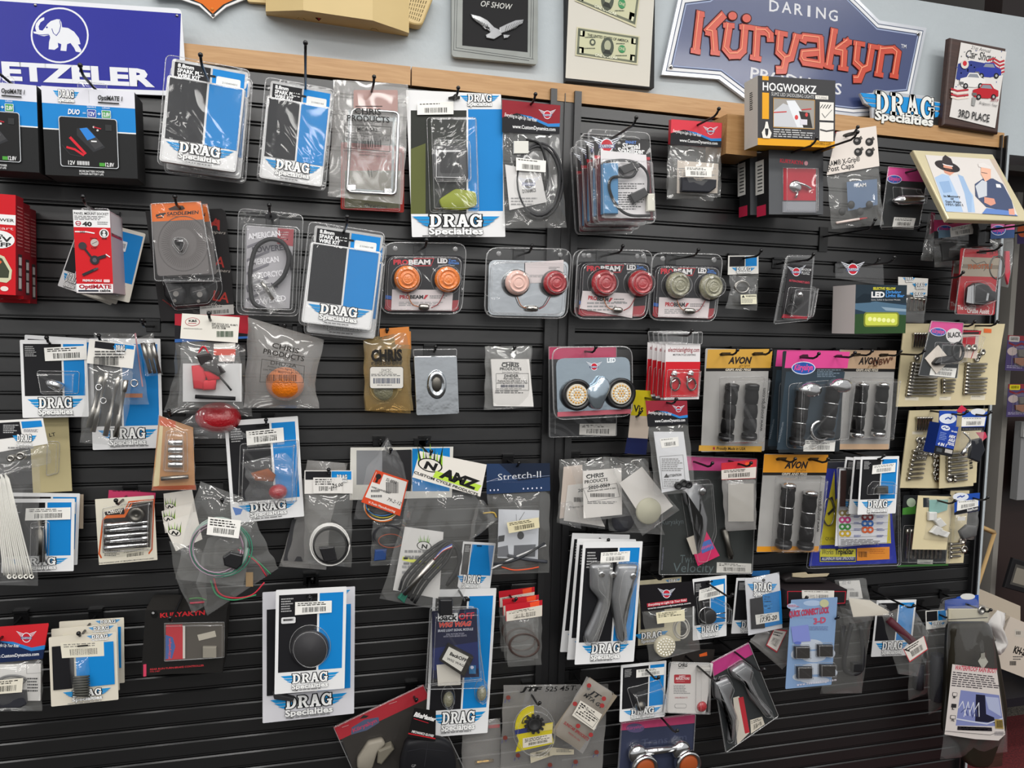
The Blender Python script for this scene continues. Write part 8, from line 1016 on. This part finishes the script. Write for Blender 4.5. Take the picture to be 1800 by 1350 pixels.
for k, n in ((0, 1), (5, 6), (10, 12), (14.2, 17)):
    for i in range(n): a = 2 * math.pi * i / n; m.dome((c[0] + k * math.cos(a), c[1] + k * math.sin(a)), 1.5, .002, 'f2efe4', .014, 8)
t.add(m, 'led_insert'); m = t.mb(); m.coil(E3(1270, 480), 12, 16, .0015, 'b9b5ac', 3, .006, jit=.2); t.add(m, 'lead'); t.bag(E3(1022,370, 1045,500, 1070,692), E3(1356,338, 1365,480, 1390,612), .022); m = t.mb(-.025); m.sticker(E3(1112,380, 1290,360, 1293,430, 1120,450), 3, 'e0d8b8', False); t.add(m, 'price_sticker'); hook(E3(1175, 205), .12, .10, 'peg hook of the black headed lamp bag')
t = dcard(E3(892,716, 1175,672, 1168,1035, 886,1056), .09, 'parts card with a clear square bubble, beside the red reflector pack', stick=pts(.33,.10, .95,.10, .95,.24, .33,.24), split=.61, bot=.78); m = t.mb(); m.dome(E3(1010, 955), 9, .014, 'dull', .002); t.add(m, 'metal_cap'); t.shell(E3(930,850, 1000,835, 1130,795, 1165,880, 1150,1000, 980,1010), .03, 'blister', r=.006, rim=.001); hook(E3(1060, 745), .10, .16, 'peg hook of the card with the clear square bubble')
t = Th('reflector_pack', 'white safety reflector card in a clear pack with one red reflector', 'blister pack', E3(1192,688, 1450,692, 1440,1012, 1176,1002), .10); m = t.card('d0ccc8', r=.004); m.X('CHRIS', E3(1250, 718), E3(1307, 718), 6.5, '2a2a2a', bold=.04); m.lines(E3(1250,724), E3(1305,732), 1, '555'); m.RR(E3(1225,766), E3(1330,822), 2, 'a83038'); m.X('SAFETY', E3(1255, 782), E3(1295, 782), 2.6, 'e8d8d8', bold=.03); m.X('REFLECTORS', E3(1235, 798), E3(1320, 798), 3.6, 'e8d8d8', bold=.03); m.lines(E3(1240,806), E3(1315,812), 1, 'd0a0a0'); m.lines(E3(1222,832), E3(1325,890), 6, '888'); m.X('CHRIS PRODUCTS', E3(1228, 915), E3(1308, 915), 2.6, 'a84048'); m.RR(E3(1228,948), E3(1302,975), 3, '888'); m.RR(E3(1230,950), E3(1300,973), 3, 'd0ccc8'); t.add(m, 'card'); m = t.mb(); m.dome(E3(1397, 965), 8.5, .008, 'red_lens', .001); t.add(m, 'red_reflector'); m = t.mb(); m.bx(E3(1368,715), E3(1440,738), .001, .01, 'b5b1ab', .002); t.add(m, 'clear_strip'); t.shell(E3(1362,705, 1445,705, 1438,1005, 1358,1000), .018, 'tall_bubble', r=.006); t.shell(t.q, .004, 'cover', r=.006, rim=.001)
t = Th('dark_card', 'dark card with an orange price tag behind the reflector pack', 'card', E3(1200,612, 1468,606, 1455,900, 1200,900), .04); m = t.card('2e2a28'); m.Q(E3(1382,640, 1430,625, 1432,648, 1385,656), 'd8602c'); t.add(m, 'card'); hook(E3(1310, 660), .05, .20, 'peg hook rising from behind the reflector pack')
q = E3(893,1062, 1358,1006, 1335,1400, 870,1400); t = Th('lamp_pack', 'pink-topped navy pack with two chrome bullet lamps, bottom centre', 'blister pack', q, .06); m, g = pink(t, q, .16, '262c48', 'b83a68'); m.Q([g(.02, .17), g(.98, .17), g(.98, .98), g(.02, .98)], '2c3450'); m.E(g(.2, .14), 16, 8, '5a5078'); m.X('Küryakyn', g(.09, .16), g(.31, .14), 5, 'a84a80', bold=.03); m.X('Trans Am', g(.3, .48), g(.9, .42), 12, '454c68'); t.add(m, 'card')
for a, b, c in ((E3(940, 1225), E3(1015, 1330), E3(1010, 1310)), (E3(1225, 1180), E3(1285, 1300), E3(1278, 1285))):
    m = t.mb(); m.lathe(c, [(17, .004), (21, .016), (22, .034), (20, .038), (17, .037), (16, .032)], 'chrome', 28, 1., 1.); m.dome(c, 16.2, .007, '9a4a24', .032); t.add(m, 'bullet_lamp'); m = t.mb(); m.lathe((c[0] - 8, c[1] - 19), [(15, .006), (16, .018), (12, .026), (3, .028)], 'chrome', 24); t.add(m, 'lamp_back')
m = t.mb(); m.rod(E3(1040, 1250), E3(1240, 1225), [(0, .010), (.5, .0085), (1, .010)], 'chrome', .016); t.add(m, 'lamp_bar'); t.shell(q, .004, 'cover', r=.006, rim=.001); hook(E3(1140, 1030), .07, .16, 'peg hook of the pack with two chrome bullet lamps')
q = [E4(-35, 645), E4(185, 530), E4(360, 960), E4(50, 1175)]; t = Th('lever_pack', 'tilted pink-topped pack with two chrome levers, below the row of logo cards', 'blister pack', q, .08); m, g = pink(t, q, .16, '222422', 'b8307a'); m.E(g(.08, .24), 8, 6, '6a4a8a'); m.Q(E4(95,855, 130,845, 190,1060, 120,1130), 'cfc6b8'); m.Q(E4(125,855, 155,848, 192,1058, 165,1065), 'b82430'); m.sticker(E4(195,985, 265,965, 280,1010, 200,1065), 2, 'd8d0c0'); t.add(m, 'card')
for p in (E4(75,690, 150,640, 205,680, 190,740, 240,850, 310,930, 300,960, 275,955, 190,850, 150,760, 90,730), E4(-20,760, 60,730, 90,790, 70,850, 110,960, 90,1100, 60,1105, 70,980, 20,880, -15,850)): m = t.mb(); m.pr(roundpoly([t.f.loc(x, .008) for x in p], .006), .002, .018, 'lever_metal', raw=True, bev=.006, smooth=True); lv = t.add(m, 'lever'); cx = sum(x for x, y in p) / len(p); cy = sum(y for x, y in p) / len(p); t.shell([(cx + (x - cx) * 1.15, cy + (y - cy) * 1.08) for x, y in p], .024, 'lever_window', lv, r=.008, taper=.3)
t.shell(q, .003, 'cover', r=.006, rim=.001); hook(E4(110, 590), .085, .21, 'long peg hook of the tilted pink-topped lever pack')
# lower right
t = dcard(E4(115,155, 330,150, 300,475, 85,478), .05, 'parts card half hidden behind the small logo bag, lower right', split=.6, bot=.76, logo=((.08, .78), (.92, .97)))
t = Th('parts_card', 'dark card top with blue corner behind the small logo bag', 'card', E4(120,118, 312,108, 308,260, 118,260), .025); m = t.card('232325'); m.Q(E4(205,112, 310,108, 310,138, 205,142), '2a6aa8'); t.add(m, 'card')
q = E4(160,166, 366,116, 384,450, 190,484); t = Th('hardware_bag', 'small white and blue logo bag with a handwritten price', 'bag', q, .10); m = t.card('cfd0d4'); m.y0 = -.001; m.drag(E4(180,180), E4(355,258)); m.Q(E4(192,275, 265,262, 280,445, 200,452), '202024'); m.Q(E4(265,250, 372,225, 382,420, 280,440), '1f74b4'); m.lines(E4(275,260), E4(330,340), 6, '5aa0d0', .35); m.sticker(E4(222,368, 360,350, 364,400, 228,425), 2, 'd8d6d0', False); m.X('17.92-20', E4(250, 412), E4(350, 392), 7, '1a1a1a', bold=.03, sh=.2); t.add(m, 'printed_front'); t.bag([q[0], (1312, 1070), q[3]], [q[1], (1372, 1060), q[2]], .010, mat='thin_film'); hook(E4(285, 200), .11, .10, 'peg hook of the small logo bag with handwritten price')
q = E4(290,440, 425,430, 425,655, 385,690); t = Th('gasket_bag', 'cloudy bag with tilted red-bordered tag below the small logo bag', 'bag', E4(200,500, 425,440, 420,660, 210,640), .07); t.bag(E4(245,470, 200,510, 192,525), E4(425,440, 425,640, 385,690), .008, mat='cloudy_film'); m = t.mb(-.011); q = E4(335,450, 415,460, 352,592, 288,548); m.Q(q, 'b04048'); g = lambda u, v: bil(q, u, v); m.sticker([g(.06, .06), g(.94, .06), g(.94, .94), g(.06, .94)], 2, 'd8d2ca'); t.add(m, 'tag')
t = Th('switch_carton', 'flat black and red carton with a white barcode sticker, lower right', 'box', E4(400,222, 762,226, 757,310, 400,330), .10); m = box(t, .10, '201c1e', '2a2426', '141012'); m.uv = False; m.L(E4(415,232, 755,232, 750,300, 415,318), 1.2, 'b02838', True); m.sticker(E4(498,225, 688,227, 686,283, 500,280), 1, 'd8d4cc'); t.add(m, 'carton'); hook((1450, 1080), .09, .14, 'peg hook below the flat black and red carton')
t = Th('folded_strap', 'dark folded strap with a pale buckle lying on the flat black and red carton', 'strap', E4(390,120, 655,125, 650,182, 400,180), .06); m = t.mb(); m.pr(roundpoly([t.f.loc(p) for p in E4(395,160, 450,138, 600,140, 655,160, 640,182, 400,182)], .006), -.03, 0, '2a2626', raw=True, bev=.004, smooth=True); t.add(m, 'strap'); m = t.mb(-.002); m.pr(E4(440,125, 520,118, 530,130, 655,125, 640,142, 500,150, 440,145), 0, .004, 'b5a88c', bev=.001); t.add(m, 'buckle')
q = E4(398,285, 665,268, 714,775, 440,800); t = Th('pad_card', 'sky-printed blister card with four square black pads', 'card', q, .13); m = t.card('7d98bc', r=.002); rr = random.Random(5); g = lambda u, v: bil(q, u, v); 
for u, v, a_, b_ in ((.15, .07, 9, 5), (.6, .05, 16, 5), (.3, .12, 8, 3), (.5, .52, 20, 9), (.52, .66, 22, 10), (.5, .80, 24, 10), (.2, .88, 14, 7), (.85, .86, 12, 8), (.5, .93, 26, 6), (.12, .62, 7, 8), (.9, .64, 7, 8)): m.E(g(u, v), a_, b_, 'b4bcc8' if v > .3 else 'a3b6d0')
m.k += 1; m.X('QUICK CONNECT LOCK', g(.06, .19), g(.94, .17), 9, 'b04058', bold=.06); m.X('3-D', g(.58, .29), g(.85, .28), 9, 'b85068', bold=.04); m.lines(g(.14, .20), g(.7, .225), 1, '5a6a98'); m.lines(g(.45, .31), g(.95, .38), 3, '6a7aa4'); m.lines(g(.06, .05), g(.32, .09), 2, 'c05868'); m.E(g(.85, .06), 8, 7, 'b8b890'); m.Q([g(.08, .30), g(.46, .29), g(.48, .48), g(.10, .48)], '7c86c4'); m.E(g(.2, .49), 6, 3, '5a6ab0'); m.X('www.heatseekings.com', g(.1, .975), g(.95, .955), 4, 'd8d4e0', bold=.02, sp=1.3); t.add(m, 'card')
for p in ((448, 550), (583, 540), (462, 668), (597, 656)): m = t.mb(); m.bx(E4(p[0], p[1]), E4(p[0] + 86, p[1] + 66), .001, .009, '2a2725', .0015); t.add(m, 'square_pad'); t.shell(E4(p[0] - 6,p[1] - 8, p[0] + 92,p[1] - 8, p[0] + 92,p[1] + 72, p[0] - 6,p[1] + 72), .012, 'pad_bubble', r=.003)
hook(E4(555, 310), .14, .12, 'peg hook of the sky-printed pad card')
t = Th('bracket_bag', 'large clear bag with dark rubber loops right of the sky-printed card', 'bag', E4(700,310, 910,380, 850,740, 605,830), .07); m = t.mb(); m.tube([(*E4(790, 420), .006), (*E4(760, 540), .008), (*E4(745, 680), .008), (*E4(800, 715), .008), (*E4(850, 680), .008), (*E4(855, 560), .008), (*E4(840, 430), .006)], .006, '232326', 8); m.tube([(*E4(740, 430), .006), (*E4(730, 600), .006)], .007, '2a2a2c'); t.add(m, 'rubber_loop'); m = t.mb(); m.pr(E4(775,640, 830,640, 830,690, 775,690), .004, .016, '1f1f21', bev=.003); t.add(m, 'bracket'); t.bag(E4(690,312, 680,560, 605,832), E4(912,382, 885,560, 850,828), .018)
q = E4(712,172, 838,165, 855,275, 790,285); t = Th('label_bag', 'clear bag with a blank-backed white label, above the dark rubber loops', 'bag', E4(690,165, 870,152, 925,400, 745,425), .045); m = t.mb(-.003); m.pr(E4(715,172, 835,166, 855,272, 735,285), 0, .0006, 'd2d0cc'); m.y0 -= .001; m.X('02 40', E4(735, 192), E4(785, 188), 5, '999'); m.bars(E4(780,235), E4(830,262), '8a8a8a'); m.lines(E4(735,215), E4(820,228), 2, '999'); t.add(m, 'label'); t.bag(E4(688,165, 715,290, 750,428), E4(872,152, 895,270, 922,400), .012)
t = Th('leaflet_bag', 'clear bag with a folded cream slip sticking out to the right', 'bag', E4(770,268, 1010,340, 1008,372, 800,382), .11); m = t.card('d3ccbe', .001, outline=E4(772,270, 900,285, 1010,350, 1005,370, 800,382)); t.add(m, 'slip'); t.bag(E4(765,262, 780,330, 800,388), E4(940,285, 1020,350, 1012,376), .010, mat='thin_film')
t = dcard(E4(922,290, 1155,275, 1150,610, 920,610), .03, 'parts card low behind the bag with the dark red tube', split=.55, bot=.72)
t = Th('tube_bag', 'crumpled clear bag with a dark red tube and a red-edged tag', 'bag', E4(975,380, 1240,400, 1240,640, 1060,710), .125); m = t.mb(); m.rod(E4(1010, 400), E4(1180, 560), [(0, .010), (.9, .012), (1, .010)], '4a1c26', .01); t.add(m, 'red_tube'); t.bag(E4(970,370, 1000,500, 1060,715), E4(1130,300, 1245,470, 1175,730), .022, mat='film'); m = t.mb(-.025); q = E4(1090,568, 1215,492, 1238,572, 1130,648); m.Q(q, 'b83840'); g = lambda u, v: bil(q, u, v); m.sticker([g(.03, .0), g(.97, .0), g(.97, .93), g(.03, .93)], 2, 'd8d2ca'); m.L([g(.05, .1), g(.2, .35)], 2, '222'); t.add(m, 'tag'); hook(E4(1120, 325), .13, .15, 'peg hook of the bag with the dark red tube')
t = Th('foam_bag', 'grey clear bag tail left of the long foam tube bag', 'bag', E4(1120,640, 1235,600, 1235,830, 1122,870), .038); m = t.mb(); m.rod(E4(1185, 660), E4(1180, 800), [(0, .014), (1, .014)], '3a3a40', .006); t.add(m, 'foam_tube'); t.bag(E4(1130,560, 1125,700, 1120,872), E4(1240,560, 1240,700, 1238,830), .018)
q = E4(1222,346, 1348,336, 1350,440, 1225,456); t = Th('foam_bag', 'long clear bag with a grey foam tube under a black and blue header', 'bag', E4(1222,346, 1348,336, 1352,910, 1240,950), .075); dhead(t, q); m = t.mb(); m.rod(E4(1297, 600), E4(1290, 870), [(0, .015), (.02, .019), (.98, .019), (1, .015)], '35363c', .004); t.add(m, 'foam_tube'); t.bag(E4(1226,455, 1235,700, 1240,955), E4(1350,440, 1358,700, 1340,910), .024); hook(E4(1298, 365), .075, .12, 'peg hook of the long foam tube bag')
t = Th('tool_bag', 'blue-topped bag with white oval behind the boot cover bag', 'bag', E4(1335,258, 1532,250, 1530,420, 1335,420), .08); m = t.mb(); m.pr(E4(1335,285, 1430,258, 1532,252, 1534,330, 1335,340), 0, .001, '1e4aa8'); m.y0 -= .0012; m.E(E4(1470, 262), 13, 5.5, 'd8d8d4'); t.add(m, 'header_card'); m = t.mb(-.004); m.tube([(*E4(1310, 300), .004), (*E4(1330, 275), .006), (*E4(1400, 265), .006)], .003, 'rubber'); t.add(m, 'cord'); t.bag(E4(1320,275, 1300,330, 1330,420), E4(1530,270, 1540,330, 1535,420), .01)
# boot cover
surf('boot', '242018', .45, spec=.25, bump=.2, bs=30)
t = Th('boot_cover_bag', 'big shiny clear bag with dark waterproof boot covers and a printed sheet', 'bag', E4(1350,320, 1587,310, 1705,1170, 1315,1215), .135); m = t.mb(); m.pr(roundpoly([t.f.loc(p) for p in E4(1360,420, 1585,410, 1640,600, 1690,900, 1680,1050, 1640,1120, 1600,1235, 1560,1262, 1490,1258, 1440,1220, 1420,1120, 1330,1060, 1345,800, 1352,600)], .02), -.012, .014, 'boot', raw=True, bev=.010, smooth=True); t.add(m, 'boot_cover'); m = t.mb(); m.bx(E4(1352,332), E4(1585,405), .0, .004, 'b9b29c', .001); m.y0 = -.0045; m.L(E4(1352,398, 1585,385), 1.4, '55524a'); m.lathe(E4(1548, 340), [(6, 0), (6, .004), (3, .004), (3, .001)], 'steel', 18); t.add(m, 'header_strip')
L = E4(1350,320, 1350,600, 1330,1000, 1312,1218); R_ = E4(1587,310, 1620,500, 1690,950, 1706,1172); t.bag(L, R_, .034, mat='thin_film', nv=28, wr=.003, back=.2); sq = E4(1380,658, 1640,690, 1692,1085, 1335,1062); m = t.mb(-.037); g = lambda u, v: bil(sq, u, v); m.Q([g(0, 0), g(1, 0), g(1, .96), g(.88, 1.06), g(.5, 1.06), g(0, 1.02)], 'cfc7c2'); m.X('WATERPROOF RAIN BOOT', g(.06, .075), g(.98, .055), 6.4, 'b83a50', bold=.03); 
for i in range(7):
    u = .03
    while u < (.9 if i < 6 else .6): e = random.uniform(.05, .13); v = .105 + i * .032; m.k -= 1; m.Q([g(u, v), g(u + e, v), g(u + e, v + .016), g(u, v + .016)], '4a4448'); u += e + .02
m.k += 1; m.Q([g(.22, .36), g(.98, .38), g(.99, .84), g(.17, .88)], '7c84b4'); m.Q([g(.52, .40), g(.70, .40), g(.70, .68), g(.84, .72), g(.84, .80), g(.50, .80)], '1c1c30'); m.Q([g(.7, .42), g(.96, .42), g(.97, .7), g(.75, .6)], 'a9b0cc'); 
for i in range(7): m.L([g(.2 + i * .05, .62 + (i % 3) * .06), g(.27 + i * .05, .52 + (i % 2) * .1), g(.33 + i * .04, .72)], 1.3, ('d4d6e0', '4a5284')[i % 2])
m.L([g(.17, .78), g(.4, .80), g(.7, .82), g(.99, .72)], 2, 'c4c8d8'); m.Q([g(.20, .885), g(.78, .87), g(.78, .925), g(.20, .94)], '242026'); m.lines(g(.26, .892), g(.74, .925), 2, 'a09aa0'); m.Q([g(.84, .74), g(.98, .74), g(.98, .88), g(.84, .88)], 'a08a50'); m.bars(g(.87, .76), g(.97, .86), '3a3420'); m.lines(g(.82, .93), g(.99, .98), 3, '5a5a66')
for i, s_ in enumerate(('M', 'L', 'XL')): v = .40 + i * .165; m.Q([g(.06, v), g(.15, v), g(.15, v + .055), g(.06, v + .055)], '2a2a2c'); (i != 1) and m.Q([g(.068, v + .006), g(.142, v + .006), g(.142, v + .049), g(.068, v + .049)], 'cfc7c2'); m.X(s_, g(.075, v + .085), g(.115 + .02 * (i == 2), v + .085), 3.4, '333', bold=.03)
m.L([g(.0, .965), g(.74, .98), g(.82, .95), g(.99, .94)], .6, '555'); t.add(m, 'printed_sheet'); m = t.mb(-.036); m.Q(E4(1530,640, 1560,595, 1590,645, 1558,690), 'a8a69c'); m.Q(E4(1548,595, 1570,590, 1572,625, 1545,628), '8d8b82'); t.add(m, 'small_print'); hook(E4(1548, 342), .13, .16, 'peg hook through the boot cover bag')
# ==== beyond the end of the wall ======================================================
m = MB(W0); p = at((1742, 712)); wbox(m, (XR + .001, -.004, .0), (p.x, WY - .001, ZN), 'wall_paint'); struct('trim_3', m)
t = bpy.data.objects.new('display_gondola', None); COL.objects.link(t); g0 = at((1752, 900), -.50); t.location = (g0.x - .02, .50, 0); t['label'] = 'dark brown display fixture standing in the opening right of the slat wall'; t['category'] = 'display fixture'
m = MB(W0); wbox(m, (-.12, .10, .02), (1.4, .13, 2.1), 'brown'); m.build('back_panel', t); m = MB(W0); ux = at((1763, 720), -.54).x - g0.x + .02; wbox(m, (ux, .04, .02), (ux + .024, .10, 2.0), '8f8b84'); m.build('upright', t); 
gx = g0.x - .02
z1 = at((1790, 272), -.50).z; m = MB(W0); wbox(m, (-.05, .03, z1 - .05), (1.4, .10, z1), '6a6662'); m.build('top_rail', t)
pz = at((1797, 742), -.50); m = MB(W0); wbox(m, (pz.x - gx, .0, .85), (1.4, .03, pz.z), '8d8d8d'); m.build('grey_panel', t)
m = MB(W0); wbox(m, (pz.x - gx - .004, -.012, pz.z - .055), (1.4, .0, pz.z), 'b5b5b3'); m.build('panel_lip', t)
def pads(q, d, label, col):
    t = Th('brake_pad_pack', label, 'blister pack', q, d); m = t.card('4a3f6a', uv=True); m.R((.0, 0), (1, .14), '8a3038'); m.RR((.05, .02), (.42, .18), .03, col); m.bars((.10, .05), (.38, .14), '333'); m.L(pts(.06,.22, .3,.3, .5,.22, .8,.3, 1,.24), .05, '7a1f28'); m.E((.2, .45), .18, .12, 'b9a8a4'); m.lines((.05, .86), (.8, .95), 2, 'b0a8c8', .4); t.add(m, 'card'); m = t.mb(uv=True); m.pr(pts(.35,.40, 1.,.34, 1.,.62, .4,.60), .001, .008, '5f5a55', bev=.002); t.add(m, 'grey_pad'); m = t.mb(uv=True); m.pr(pts(.25,.64, .95,.60, 1.,.80, .5,.86, .28,.78), .001, .008, '8a5a40', bev=.002); t.add(m, 'brown_pad'); t.shell(pts(.2,.3, 1,.3, 1,.88, .2,.88), .012, 'blister', uv=True, r=.004)
pads(H2(738,-60, 1010,-50, 1000,300, 715,285), -.46, 'upper brake pad pack hanging in the dark fixture at the right edge', 'b9b4b0'); pads(H2(735,425, 1020,420, 1010,745, 735,745), -.46, 'lower brake pad pack with a yellow sticker at the right edge', 'd8c820')
t = Th('hanging_pack', 'orange and purple pack partly hidden behind the end of the photo frame', 'card', H1(840,120, 960,110, 960,275, 830,270), -.46); m = t.card('3a2c5c'); m.E(H1(885, 140), 9, 12, 'c85a2c'); t.add(m, 'card')
# leaning wooden frame
a, b, c = at(H3(480, 600), -.26), at(H3(610, 655), -.26), at(H3(432, 1210), -.24); t = bpy.data.objects.new('canvas_stretcher', None); COL.objects.link(t); t.location = c; t['label'] = 'thin bare wooden frame leaning in the dark gap beside the wall end'; t['category'] = 'frame'
m = MB(W0); m.rawtube([a - c, b - c], .008, 'b89868', 4); m.build('top_rail', t); m = MB(W0); m.rawtube([b - c, Vector((0, 0, 0)), (c - b) * .35], .008, 'b89868', 4); m.build('side_rail', t)
# carton, bags and frame on the floor at right
t = Th('shipping_carton', 'open white cardboard carton with printed code standing at the right edge', 'box', E4(1672,375, 2000,480, 2000,830, 1655,665), -.22); m = t.mb(); w, h = t.f.w, t.f.h; m.uv = False; dq = .18
m.add([(-w / 2, 0, 0), (w / 2, 0, 0), (w / 2, 0, h), (-w / 2, 0, h), (-w / 2, dq, 0), (w / 2, dq, 0), (w / 2, dq, h), (-w / 2, dq, h)], [[0, 1, 2, 3], [1, 5, 6, 2], [4, 0, 3, 7], [5, 4, 7, 6], [3, 2, 1, 0]][:4], 'cfc4b6'); m.k = 2; m.X('KH-20', E4(1735, 590), E4(1815, 612), 9, '1c1a18', bold=.05); m.X('00', E4(1822, 614), E4(1850, 622), 9, '1c1a18', bold=.05); m.lines(E4(1735,612), E4(1800,640), 2, '444', .4); m.bars(E4(1716,640), E4(1755,665), '333'); m.Q(E4(1745,450, 1850,480, 1850,510, 1745,495), 'c9c2b6'); m.bars(E4(1752,465), E4(1780,485), '444'); t.add(m, 'body')
m = t.mb(); m.add([(-w / 2, dq, h), (w / 2, dq, h), (w / 2, dq + .02, h + .05), (-w / 2, dq + .02, h + .05)], [[0, 1, 2, 3]], 'b5a896'); t.add(m, 'back_flap'); m = t.mb(); m.add([(-w / 2, 0, h), (-w / 2 - .03, 0, h - .05), (-w / 2 - .03, dq, h - .05), (-w / 2, dq, h)], [[0, 1, 2, 3]], 'b5a896'); t.add(m, 'side_flap')
bz = t.f.o.z; bx = t.f.o.x; t = bpy.data.objects.new('low_stand', None); COL.objects.link(t); t.location = (bx + .02, .28, 0); t['label'] = 'dark low stand with a wooden post under the white cardboard carton'; t['category'] = 'stand'; zb = bz - .075
m = MB(W0); wbox(m, (-.26, -.06, zb - .03), (.6, .13, zb), '1c1c22'); m.build('shelf', t); m = MB(W0); wbox(m, (-.12, -.05, .0), (-.06, .0, zb - .03), 'walnut'); m.build('post', t); m = MB(W0); wbox(m, (-.25, .0, .0), (-.2, .12, zb - .03), '16161a'); m.build('side', t)
t = Th('plastic_bag', 'crumpled white plastic shopping bag beside the cardboard carton', 'bag', E4(1590,345, 1690,360, 1680,600, 1600,590), -.16); t.bag(E4(1640,340, 1590,420, 1640,520, 1600,560, 1620,605), E4(1690,360, 1665,440, 1672,520, 1670,560, 1660,600), .03, mat='bag_white' if 0 else 'd0ccc8', wr=.004); m = t.mb(); m.pr(E4(1590,430, 1660,440, 1655,470, 1595,460), -.02, -.01, '2a5a8c'); t.add(m, 'blue_fold')
q = H3(770,920, 960,990, 960,1200, 730,1190); t = Th('picture_frame', 'dark grey picture frame leaning behind the cardboard carton', 'frame', H3(780,905, 1000,960, 990,1280, 725,1200), -.455); m = t.mb(); w, h = t.f.w, t.f.h; m.pr([(-w / 2, 0), (w / 2, 0), (w / 2, h), (-w / 2, h)], -.012, 0, '1b1a1c', raw=True, bev=.003); m.y0 = -.001; m.Q([(-w * .36, h * .16), (w * .4, h * .16), (w * .4, h * .84), (-w * .36, h * .84)], '4a4844', raw=True); m.Q([(-w * .28, h * .24), (w * .4, h * .24), (w * .4, h * .74), (-w * .28, h * .74)], '8a8478', raw=True); t.add(m, 'frame')
# post and dark box above the wall top
m = MB(W0); pa, pb = at((1762, 10), -1.2), at((1800, 10), -1.2); wbox(m, (pa.x, 1.2, 0), (pb.x + .5, 1.3, 3.4), 'brown'); struct('wall_right', m)
